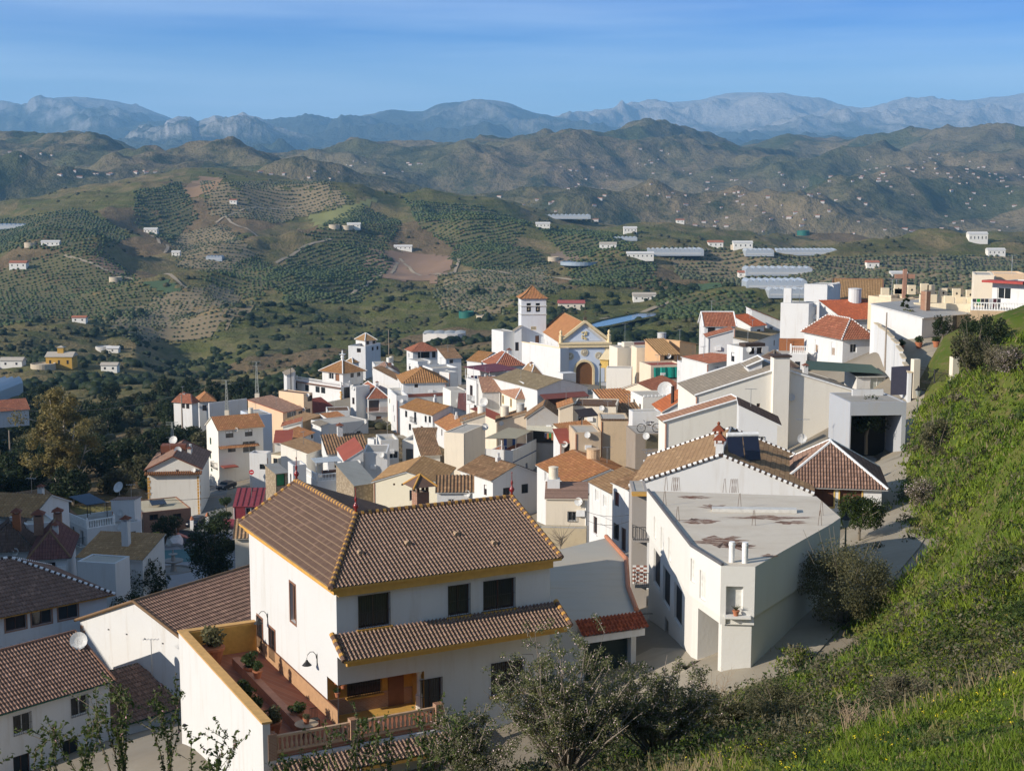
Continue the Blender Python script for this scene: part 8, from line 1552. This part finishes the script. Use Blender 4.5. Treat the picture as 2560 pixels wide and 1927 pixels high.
for lab, grp, cl_ in GR:
    for cx, cy, sx, sy, n in cl_:
        for _ in range(n):
            p = onvalley(rng.gauss(cx, sx), rng.gauss(cy, sy), 2700, 8600, FZ)
            if p.y > 8000: continue
            o = fo if first else fo.copy()
            if not first: COL.objects.link(o)
            first = False; o.location = p; o.rotation_euler = (0, 0, rng.uniform(-.5, .5)); s = rng.uniform(.3, .62); o.scale = (s*rng.uniform(.8, 1.7), s, s); tag(o, lab, 'house', grp)
# reservoir behind the church and the round warehouse
p = onvalley(1590, 792, 420, 1200); zr = p.z+2.2; pl = [onz(x, y, zr) for x, y in ((1450, 815), (1500, 800), (1590, 782), (1655, 781), (1664, 788), (1600, 800), (1530, 816), (1470, 825))]; MB().quad(*pl).build('reservoir_water', plain((.10, .17, .27), .12, 0, .5, name='pond_water'), kind='structure'); rb = MB()
for a, b in zip(pl, pl[1:]+pl[:1]): e = b-a; n = Vector((e.y, -e.x, 0)).normalized(); rb.raw([a+n*0, b, b+n*2+UP*.6, a+n*2+UP*.6, a+n*14-UP*9, b+n*14-UP*9], [(0, 1, 2, 3), (3, 2, 5, 4)])
tag(rb.build('reservoir_bank', hillmat(), kind='structure'), None, None)
w_ = thing('warehouse', 'pale rounded warehouse with ribbed white roof behind the village', 'building', onvalley(1110, 855, 350, 900)); q = w_.location; mb = MB(); pts = [q+Vector((x, y, 0)) for x, y in ((-12, -1), (-4, -4), (2, -5), (8, -4), (12, 0), (12, 14), (-12, 14))]; mb.prism([(v.x, v.y) for v in pts], q.z-3, q.z+5); mb.build('wall', wall((.66, .63, .58), .3), w_); r_ = MB()
for i in range(4): x0 = -12+i*6; pr = [(0, 5), (1.5, 5.35), (3, 5.5), (4.5, 5.35), (6, 5)]; V = [q+Vector((x0+x, y, z)) for y in (-2, 14) for x, z in pr]; r_.raw(V, [(j, j+1, 6+j, 5+j) for j in range(4)]+[(4, 3, 2, 1, 0)])
r_.build('roof', plain((.36, .37, .36), .7, name='sheet_roof'), w_); MB().box(q+Vector((4, -4.9, 1.5)), (1.6, .1, 0), (0, .1, 0), (0, 0, 1.8)).build('window', BLACK, w_)
# ------------------------------------------------------------------ roads
def strip(name, pts, w, mat, lift=.06, n=40):
    P_ = [onground(*p) for p in pts]; t = np.linspace(0, len(P_)-1, n); xs = np.interp(t, range(len(P_)), [p.x for p in P_]); ys = np.interp(t, range(len(P_)), [p.y for p in P_]); V = []
    wv = w if isinstance(w, (list, tuple)) else [w]*len(P_); ww = np.interp(t, range(len(P_)), wv)
    for i in range(n):
        e = Vector((xs[min(i+1, n-1)]-xs[max(i-1, 0)], ys[min(i+1, n-1)]-ys[max(i-1, 0)], 0)).normalized(); m = Vector((-e.y, e.x, 0))
        for k in range(7): q = Vector((xs[i], ys[i], 0))+m*ww[i]*(k/6-.5); q.z = Gz(q.x, q.y)+lift; V.append(q)
    F = np.array([(i*7+k, (i+1)*7+k, (i+1)*7+k+1, i*7+k+1) for i in range(n-1) for k in range(6)]); return npmesh(name, np.array([v[:] for v in V]), F[:, ::-1], mat, True, 'structure')
RC = concrete((.36, .32, .25), (.24, .20, .15), .5, .25, 'road_concrete'); strip('upper_road', [(1500, 1690), (1700, 1700), (1880, 1640), (2060, 1490), (2190, 1370), (2240, 1250), (2290, 1080), (2325, 980), (2330, 890), (2290, 845)], [9, 8, 7, 7, 6.5, 6, 6, 6, 6, 7], RC, .07, 70)
strip('lower_road', [(620, 1420), (500, 1350), (520, 1260), (545, 1200), (505, 1110)], [7, 7, 6, 5, 5], concrete((.20, .20, .195), (.14, .14, .135), .4, .3, 'asphalt'), .07, 40); strip('street', [(1590, 1470), (1500, 1370), (1440, 1300), (1340, 1210), (1310, 1170)], 4., concrete((.24, .23, .22), (.17, .16, .15), .4, .3, 'street_paving'), .09, 40)
def mat_poly(name, pts, m, lift):
    P_ = [onground(*p) for p in pts]; V = []
    for i in range(13):
        for k in range(13): a = P_[0].lerp(P_[1], i/12); b = P_[3].lerp(P_[2], i/12); q = a.lerp(b, k/12); V.append((q.x, q.y, Gz(q.x, q.y)+lift))
    npmesh(name, np.array(V), np.array([(i*13+k, i*13+13+k, i*13+14+k, i*13+k+1) for i in range(12) for k in range(12)]), m, True, 'structure')
mat_poly('playground_paving', [(360, 1490), (620, 1470), (640, 1330), (370, 1330)], concrete((.30, .30, .31), (.22, .22, .23), .4), .06); mat_poly('playground_rubber', [(*ZG(-60, 660),), (*ZG(640, 620),), (*ZG(640, 480),), (*ZG(-40, 510),)], plain((.028, .035, .045), .9, name='dark_rubber'), .10); mat_poly('playground_rubber', [(*ZG(110, 880),), (*ZG(560, 870),), (*ZG(620, 700),), (*ZG(160, 720),)], plain((.07, .16, .17), .9, name='teal_rubber'), .10)
gz_ = onground
f_ = thing('fountain', 'round two tier stone fountain on the shaded playground', 'fountain', gz_(*ZG(285, 1010))); q = f_.location; ST = concrete((.34, .33, .31)); MB().lathe(q, [(2.3, 0), (2.4, .5), (2.2, .5), (2.1, .25)], 24).build('basin', ST, f_); MB().lathe(q, [(.5, .2), (.3, .8), (.25, 1.2), (1.2, 1.5), (1.3, 1.7), (.3, 1.6), (.2, 2.3), (.6, 2.5), (.1, 2.6), (.08, 3.1)], 16).build('tiers', ST, f_)
c_ = thing('climbing_frame', 'wooden climbing frame with an orange slide on dark rubber', 'play frame', gz_(*ZG(250, 640))); q = c_.location; m_ = MB(); [m_.cbox(q+Vector((x, y, 0)), .18, .18, 3.4) for x in (-.9, .9) for y in (-.9, .9)]; m_.cbox(q+UP*1.5, 2, 2, .12); m_.build('tower', plain((.22, .12, .06)), c_); m_ = MB(); m_.box(q+Vector((1, -.45, 1.6)), Vector((3.4, 0, -1.3)), Vector((0, .9, 0)), UP*.12); m_.build('slide', plain((.55, .13, .04), .4), c_); m_ = MB(); m_.lathe(q+Vector((-1.5, -2.2, 0)), [(.45, 0), (.45, 2.4)], 10); m_.build('tube_slide', plain((.45, .40, .04), .5), c_)
MB().blob(gz_(*ZG(300, 650))+UP*.6, 1.3, 1., 1.1, .2, 1, random.Random(3)).build('play_boulder', WPAINT); tag(bpy.data.objects['play_boulder'], 'white rounded play boulder beside the orange slide', 'boulder')
for k, (x, y) in enumerate(((63, 500), (303, 470), (530, 450), (733, 400))):
    q = gz_(*ZG(x, y)); b = thing('bollard', ('white bollard at the dark play mat corner', 'white bollard behind the orange slide', 'white bollard near the dark parked car', 'white bollard beside the street railing')[k], 'bollard', q, 'white bollards round the playground'); MB().cbox(q, .5, .5, 1.6).build('post', WPAINT, b); MB().lathe(q+UP*1.6, [(.3, 0), (.35, .1), (.15, .45), (.05, .6)], 8).build('cap', TERRA, b)
# ------------------------------------------------------------------ cars
def car(label, pos, yaw, paint, hatch=True):
    t = thing('parked_car', label, 'car', (0, 0, 0)); pr = [(-2.05, .35), (-2.1, .75), (-1.95, .95), (-1.2, 1.05), (-.65, 1.48), (.8, 1.5), (1.75, 1.05), (2.0, .95), (2.08, .4)]; V = []; w = lambda z: .86 if z < 1.1 else .70
    for s in (-1, 1):
        for x, z in pr: V.append((x, s*w(z), z))
    n = len(pr); b = MB().raw(V, [tuple(range(n-1, -1, -1)), tuple(range(n, 2*n))]+[(i, (i+1) % n, n+(i+1) % n, n+i) for i in range(n)]); bo = b.build('body', paint, t); gl = MB()
    for s in (-1, 1): gl.quad((-1.05, s*.80, 1.10), (1.55, s*.80, 1.10), (.75, s*.725, 1.44), (-.60, s*.725, 1.44))
    gl.quad((-1.17, -.70, 1.09), (-1.17, .70, 1.09), (-.70, .64, 1.45), (-.70, -.64, 1.45)); gl.quad((1.73, -.70, 1.10), (1.73, .70, 1.10), (.90, .64, 1.48), (.90, -.64, 1.48)); gl.build('windows', glass(), t)
    for x in (-1.3, 1.3):
        for s in (-1, 1): wm = MB().tube([(x, s*.70, .32), (x, s*.89, .32)], .32, 14); wo = wm.build('wheel', plain((.02, .02, .02), .8, name='tyre'), t); MB().tube([(x, s*.893, .32), (x, s*.90, .32)], .19, 10).build('rim', STEEL, wo)
    for s in (-1, 1): MB().cbox((-2.06, s*.6, .68), .1, .32, .16).build('headlight', plain((.6, .6, .58), .2), t); MB().cbox((2.05, s*.68, .72), .1, .22, .2).build('tail_light', plain((.35, .02, .02), .3), t)
    MB().box((2.085, -.26, .55), (0, .52, 0), (.02, 0, 0), (0, 0, .11)).build('number_plate', WPAINT, t); t.location = pos; t.rotation_euler = (0, 0, yaw); return t
q = onground(492, 1316); car('dark blue car parked beside the brick workshop', q+UP*.08, 1.35, plain((.012, .016, .03), .25, .2, .5)); q = onground(*Z4(945, 1395)); car('dark grey car parked under the brown porch', q+UP*.08, 1.2, plain((.03, .035, .05), .3, .2, .5)); q = onground(2392, 1012); car('white hatchback parked half hidden by the olive bush', Vector((at(2388, 1000, 148).x, 148, at(2388, 1012, 148).z)), -1.45, plain((.74, .74, .72), .3, 0, .5))
# ------------------------------------------------------------------ lamps, poles, pylons
def lamp(label, p, hh, r=.07, name='street_lamp'):
    t = thing(name, label, 'street lamp', p); MB().lathe(p-UP*.3, [(r*2.2, 0), (r*2.2, .7), (r*1.2, .9), (r, hh*.6), (r*.7, hh)], 10).build('post', plain((.10, .12, .09), .5), t); q = p+UP*(hh-.3); MB().lathe(q, [(.12, 0), (.30, .55), (.05, .56)], 6).build('lantern', glass((.30, .32, .30)), t); MB().lathe(q+UP*.56, [(.36, 0), (.10, .25), (.04, .45)], 6).build('lantern_cap', BLACK, t)
lamp('slender green street lamp beside the sunken ramp', onground(2290, 1118), 5.4); lamp('street lamp with lantern in the sunlit street', Vector((at(1475, 1335, 158).x, 158, Gz(at(1475, 1335, 158).x, 158))), 5.0); lamp('white lantern lamp at the wedge building corner', Vector((at(2112, 1400, 94).x, 94, Gz(at(2112, 1400, 94).x, 94))), 3.6); q = at(*Z6(1575, 1350), 290); lamp('black square lamp before the church facade', q, 5.4, .14)
wl = thing('wall_lantern', 'black iron lantern bracketed on the wedge building wall', 'lantern', onplane(*Z3(690, 1110), h2.face(0)[0], h2.face(0)[3])); q = wl.location; n = h2.face(0)[3]; m_ = MB(); m_.tube([q, q+n*.9, q+n*1.0-UP*.1], .03, 5); m_.lathe(q+n*1.0-UP*.75, [(.10, 0), (.24, .5), (.28, .52), (.05, .68)], 6); m_.build('lantern', BLACK, wl)
def pole(label, px, py, d, hh, r=.12, mat=None, g_=None): p = at(px, py, d); tag(MB().lathe(p-UP*2, [(r, 0), (r*.6, hh+2)], 7).build('utility_pole', mat or plain((.30, .25, .20), .9, name='pole_wood')), label, 'utility pole')
pole('wooden utility pole before the roadside bungalow', *Z4(550, 775), 320, 5.6, .22); pole('leaning wooden post in the shaded valley', 26, 1150, 300, 6.5, .22); pole('thin dark mast beside the villa annex', *Z4(1515, 500), 345, 5, .12, BLACK); pole('thin pole by the hip roofed bungalow', *Z5(483, 160), 380, 5, .14); pole('wooden pole beside the stepped wall', *R2(828, 700), 170, 5, .13)
def pylon(label, px, py, d, hh, w):
    p = at(px, py, d); mb = MB(); n = 9; lv = [[p+Vector((i*w*(1-.75*k/n), j*w*(1-.75*k/n), hh*k/n)) for i, j in ((-1, -1), (1, -1), (1, 1), (-1, 1))] for k in range(n+1)]
    for k in range(n):
        for i in range(4): mb.tube([lv[k][i], lv[k+1][i]], .05, 4, caps=False); mb.tube([lv[k][i], lv[k+1][(i+1) % 4]], .03, 4, caps=False); mb.tube([lv[k+1][i], lv[k+1][(i+1) % 4]], .03, 4, caps=False)
    t = thing('pylon', label, 'pylon', p); mb.build('lattice', plain((.34, .36, .33), .6, .3), t); a = MB(); [a.tube([p+Vector((-1.1, 0, z)), p+Vector((1.1, 0, z))], .05, 4) for z in (hh, hh*.88)]; a.build('cross_arm', plain((.34, .36, .33), .6, .3), t); MB().cbox(p-UP*2, w*2.6, w*2.6, 2.6).build('footing', CREAM, t); return p+UP*hh
pa = pylon('tall lattice pylon on the scrub slope behind the peach house', *Z4(1215, 565), 350, 8.6, .4); pb = pylon('lattice pylon beside the roadside white wall', *Z4(948, 715), 318, 7.4, .36); pc = pylon('short lattice mast behind the gabled house', *Z4(465, 960), 245, 3.2, .25)
def wire(label, a, b, sag, r=.03, grp='overhead wires'):
    pts = [a.lerp(b, i/16)-UP*sag*4*(i/16)*(1-i/16) for i in range(17)]; tag(MB().tube(pts, r, 4).build('power_line', plain((.05, .05, .05), .6, name='wire')), label, 'wire', grp)
wire('wire running off the tall lattice pylon', pa, pb+UP*0, 2.5, .05); wire('wire strung from the roadside pylon toward the valley', pb, at(-60, 1010, 330), 4, .05); wire('wire crossing before the gabled house', at(300, 1245, 205), at(640, 1225, 200), .8, .035); wire('wire crossing the sunlit street', at(1450, 1270, 152), at(1580, 1285, 120), .5, .02); wire('lower wire crossing the sunlit street', at(1450, 1290, 152), at(1580, 1300, 120), .7, .02); wire('long wire over the blank grey wall', at(*ZA(1400, 1250), 250), at(*ZA(1700, 985), 300), .4, .035)
# ------------------------------------------------------------------ bicycle, pots, plants, furniture
bk = thing('bicycle', 'grey mountain bike parked on the flat terrace', 'bicycle', BIKE.P(BIKE.W*.52, .8, .02)); q = bk.location; A_ = BIKE.a; m_ = MB(); w1, w2 = q+A_*-.95+UP*.55, q+A_*.95+UP*.55
for c in (w1, w2):
    wm = MB(); ring = [c+A_*math.cos(t)*.52+UP*math.sin(t)*.52 for t in np.linspace(0, 2*math.pi, 19)]; wm.tube(ring, .045, 5, caps=False); [wm.tube([c, ring[i*2]], .008, 3) for i in range(9)]; wm.build('wheel', BLACK, bk)
fr, sd, bb, hd = q+A_*-.55+UP*1.25, q+A_*.45+UP*1.15, q+A_*.15+UP*.55, q+A_*-.62+UP*1.45
for a, b in ((fr, sd), (fr, bb), (sd, bb), (bb, w2), (sd, w2), (fr, w1), (hd, fr)): m_.tube([a, b], .035, 5)
m_.build('frame', plain((.45, .46, .48), .4), bk); MB().cbox(sd+UP*.05, .36, .16, .09, A_, BIKE.b).build('saddle', BLACK, bk); MB().tube([hd-BIKE.b*.35, hd+BIKE.b*.35], .03, 5).build('handlebar', BLACK, bk)
def pot(label, p, s=1., plant=None, seed=1, name='potted_plant', grp=None, ph=.6):
    t = thing(name, label, 'potted plant', p, grp); MB().lathe(p, [(.20*s, 0), (.30*s, .42*s), (.34*s, .42*s), (.34*s, .5*s), (.27*s, .5*s)], 14).build('pot', TERRA, t); rs = RS(seed); m_ = MB()
    if plant == 'agave':
        for i in range(22): a = i*2.4; e = p+Vector((math.cos(a)*.45*s, math.sin(a)*.45*s, (.75+.35*rs.uniform(0, 1))*s)); b = p+UP*.48*s; m_.tube([b, b.lerp(e, .5)+UP*.08*s, e], .035*s, 4, .004)
        m_.build('foliage', leafmat((.16, .18, .10), (.24, .24, .14), (.10, .12, .06), 'agave_leaves'), t)
    else: C = clumps(rs, 9, .28*s, .25*s, .5*s+ph*.5*s, -.9)+np.array(p-t.location); V, F = leafcloud(C, np.full(9, .2*s), 60, .07*s, rs); npmesh('foliage', V, F, plant or L_GREEN, parent=t)
    return t
O, u, Ln, n = h2.face(2); pot('spiky agave in a clay pot on the prow shelf', O+u*Ln*.45+n*.3+UP*.10, .62, 'agave', 2)
q = BG; pot('red geranium pots on the upper street balcony', at(*ZD(1570, 850), 118), 1.0, L_GREEN, 3)
for i, (x, y) in enumerate(((930, 615), (1050, 612), (1165, 606))): p = at(*R2(x, y), 182-i*1.5); p.z = Gz(p.x, p.y)+.05; pot(('orange clay pot beside the stepped patio wall', 'middle orange clay pot on the patio edge', 'orange clay pot before the porch house shrub')[i], p, 1.5, L_GREEN, 5+i, grp='clay pots on the upper patio', ph=.4)
Pm = M.P; fz_ = M.floorz
for i, (lab, x, y, s, pm_) in enumerate((('large leafy palm like plant in the terrace corner', -tx*.72, back-1.4, 2.2, L_OLIVE), ('bushy clay potted plant beside the barred windows', -tx*.42, back-5.0, 1.5, L_GREEN), ('small clay pot on the low terrace wall', -tx*.45, back*.55, .9, L_GREEN), ('leafy plant along the ochre terrace wall', -tx*.8, back*.33, 1.6, L_GREEN), ('squat plant by the front terrace pier', -tx*.78, .6, 1.5, L_OLIVE), ('clay pot standing at the end of the low wall', -tx*.40, 1.6, 1.2, L_GREEN), ('round bush in a pot near the outer terrace wall', -tx*.86, 2.6, 1.5, L_GREEN))): pot(lab, Pm(x, y, fz_+(.55 if 'low terrace wall' in lab else 0)), s, pm_, 30+i)
for i, (x, z) in enumerate(((.35, 1.9), (.75, 1.55), (.4, 1.15))): p = Pm(x+.1, 1.45, fz_+z); pot(('topmost clay pot hung on the yellow porch wall', 'middle clay pot hung on the yellow porch wall', 'lowest clay pot hung on the yellow porch wall')[i], p, .55, L_GREEN, 50+i, 'hanging_pot', 'pots hung on the yellow porch wall', .3)
tb = thing('terrace_table', 'round tiled terrace table with a plant', 'table', Pm(-tx*.45, -.6, fz_)); q = tb.location; MB().lathe(q+UP*.72, [(.62, 0), (.64, .05)], 20).build('tabletop', plain((.42, .32, .22)), tb); m_ = MB(); [m_.tube([q+UP*.72, q+Vector((math.cos(a)*.4, math.sin(a)*.4, 0))], .03, 5) for a in (0, 2.1, 4.2)]; m_.build('leg', BLACK, tb); pot('plant bowl standing on the round terrace table', q+UP*.77, .6, L_OLIVE, 61, ph=.3)
cb = thing('terrace_chair', 'black iron chair beside the round terrace table', 'chair', Pm(-tx*.25, .6, fz_)); q = cb.location; MB().cbox(q+UP*.44, .42, .42, .03, M.a, M.b).build('seat', BLACK, cb)
for i in (-1, 1):
    for j in (-1, 1): MB().tube([q+M.a*.19*i+M.b*.19*j, q+M.a*.19*i+M.b*.19*j+UP*.45], .02, 4).build('leg', BLACK, cb)
m_ = MB(); [m_.tube([q+M.a*x+M.b*.2+UP*.45, q+M.a*x+M.b*.24+UP*1.0], .013, 4) for x in np.linspace(-.2, .2, 6)]; m_.tube([q-M.a*.2+M.b*.24+UP*1., q+M.a*.2+M.b*.24+UP*1.], .02, 4); m_.build('backrest', BLACK, cb)
tb = thing('white_table', 'white plastic table on the blue door terrace', 'table', Vector((0, 0, 0))); q = at(*ZB(1610, 1245), 228); tb.location = q-UP*.75; MB().lathe(q, [(.9, 0), (.9, .06)], 14).build('tabletop', WPAINT, tb)
for i in (-1, 1):
    for j in (-1, 1): MB().tube([q+Vector((i*.5, j*.4, 0)), q+Vector((i*.55, j*.45, -.75))], .04, 4).build('leg', WPAINT, tb)
# solar water heater over the brown gabled house
sp = thing('solar_heater', 'twin dark blue solar panels with white tank on a pole', 'solar heater', BG.P(BG.W*.72, 1.5, .5)); c0, c1 = at(*Z3(1165, 250), 113), 0; m_ = MB(); a = Vector((1, .12, 0)).normalized(); up_ = Vector((-.03, .55, .83)).normalized()
for i in (-1, 1): MB().box(c0+a*(.05 if i > 0 else -1.3)-up_*1.05, a*1.25, up_*2.1, a.cross(up_)*-.08).build('panel', glass((.012, .016, .035)), sp)
MB().tube([c0+up_*1.2-a*1.3, c0+up_*1.2+a*1.3], .2, 12).build('tank', WPAINT, sp); MB().tube([c0+Vector((.9, .6, .3)), c0+Vector((.9, .6, -4.2))], .10, 8).build('pole', WPAINT, sp)
tag(dish(at(*Z1(395, 1008), 97), .62, (.1, -.9, .35)), 'big grey satellite dish above the green eaves house', 'satellite dish'); tag(dish(at(*Z3(1468, 200), 121), .42, (-.1, -.9, .1)), 'round satellite dish on a mast over the bungalow roof', 'satellite dish')
def antenna(label, p, hh=2.2):
    m_ = MB(); m_.tube([p-UP*.6, p+UP*hh], .025, 4); m_.tube([p+UP*hh+Vector((-.6, 0, 0)), p+UP*hh+Vector((.6, 0, 0))], .015, 4); [m_.tube([p+UP*hh+Vector((x, -.3, 0)), p+UP*hh+Vector((x, .3, 0))], .012, 4) for x in (-.5, -.25, 0, .25, .5)]; tag(m_.build('antenna', STEEL), label, 'antenna')
antenna('rooftop antenna beside the shaded yard house', at(*ZF(545, 500), 144)); antenna('rooftop antenna on the cream block by the church', at(*R1(230, 760), 268), 3.5); antenna('antenna mast before the white gable', at(*Z1(765, 1150), 99), 2.2); antenna('antenna above the bungalow dish', at(*Z3(1470, 160), 121), 1.); antenna('antenna on the cream terrace block', at(*ZC(645, 620), 200), 3.8)
for lab, zf, x, y, d, sz in (('clothes and towels drying on the hillside house terrace', R2, 1500, 335, 178.6, 3.6), ('clothes drying under the purple canopy', ZB, 1150, 215, 287, 5.0), ('green towel and clothes hung under the cloth awning', ZB, 2110, 1010, 229, 2.6)):
    p = at(*zf(x, y), d); rng = random.Random(x); t = thing('washing_line', lab, 'laundry', p); MB().tube([p-Vector((sz/2, 0, 0)), p+Vector((sz/2, 0, 0))], .02, 4).build('line', WPAINT, t)
    for i in range(7): c = rng.choice(((.03, .04, .09), (.10, .03, .04), (.05, .05, .06), (.04, .28, .06), (.45, .20, .08), (.5, .5, .5))); xx = -sz/2+sz*i/7; MB().box(p+Vector((xx, -.03, 0)), Vector((sz/7*.85, 0, 0)), Vector((0, .06, 0)), -UP*rng.uniform(.6, 1.3)).build('garment', plain(c, .9, name='cloth'), t)
ns = thing('no_entry_sign', 'small red no entry disc on the street fork wall', 'sign', at(*Z4(1165, 1240), 235)); q = ns.location; m_ = MB(); disc(m_, q, Vector((1, 0, 0)), Vector((0, -1, 0)), .42, .05); m_.build('disc', plain((.50, .02, .03), .5), ns); MB().box(q+Vector((-.28, -.06, -.07)), (.56, 0, 0), (0, .005, 0), (0, 0, .14)).build('bar', WPAINT, ns); MB().tube([q+Vector((0, .05, .4)), q+Vector((0, .05, -3.2))], .04, 5).build('post', STEEL, ns)
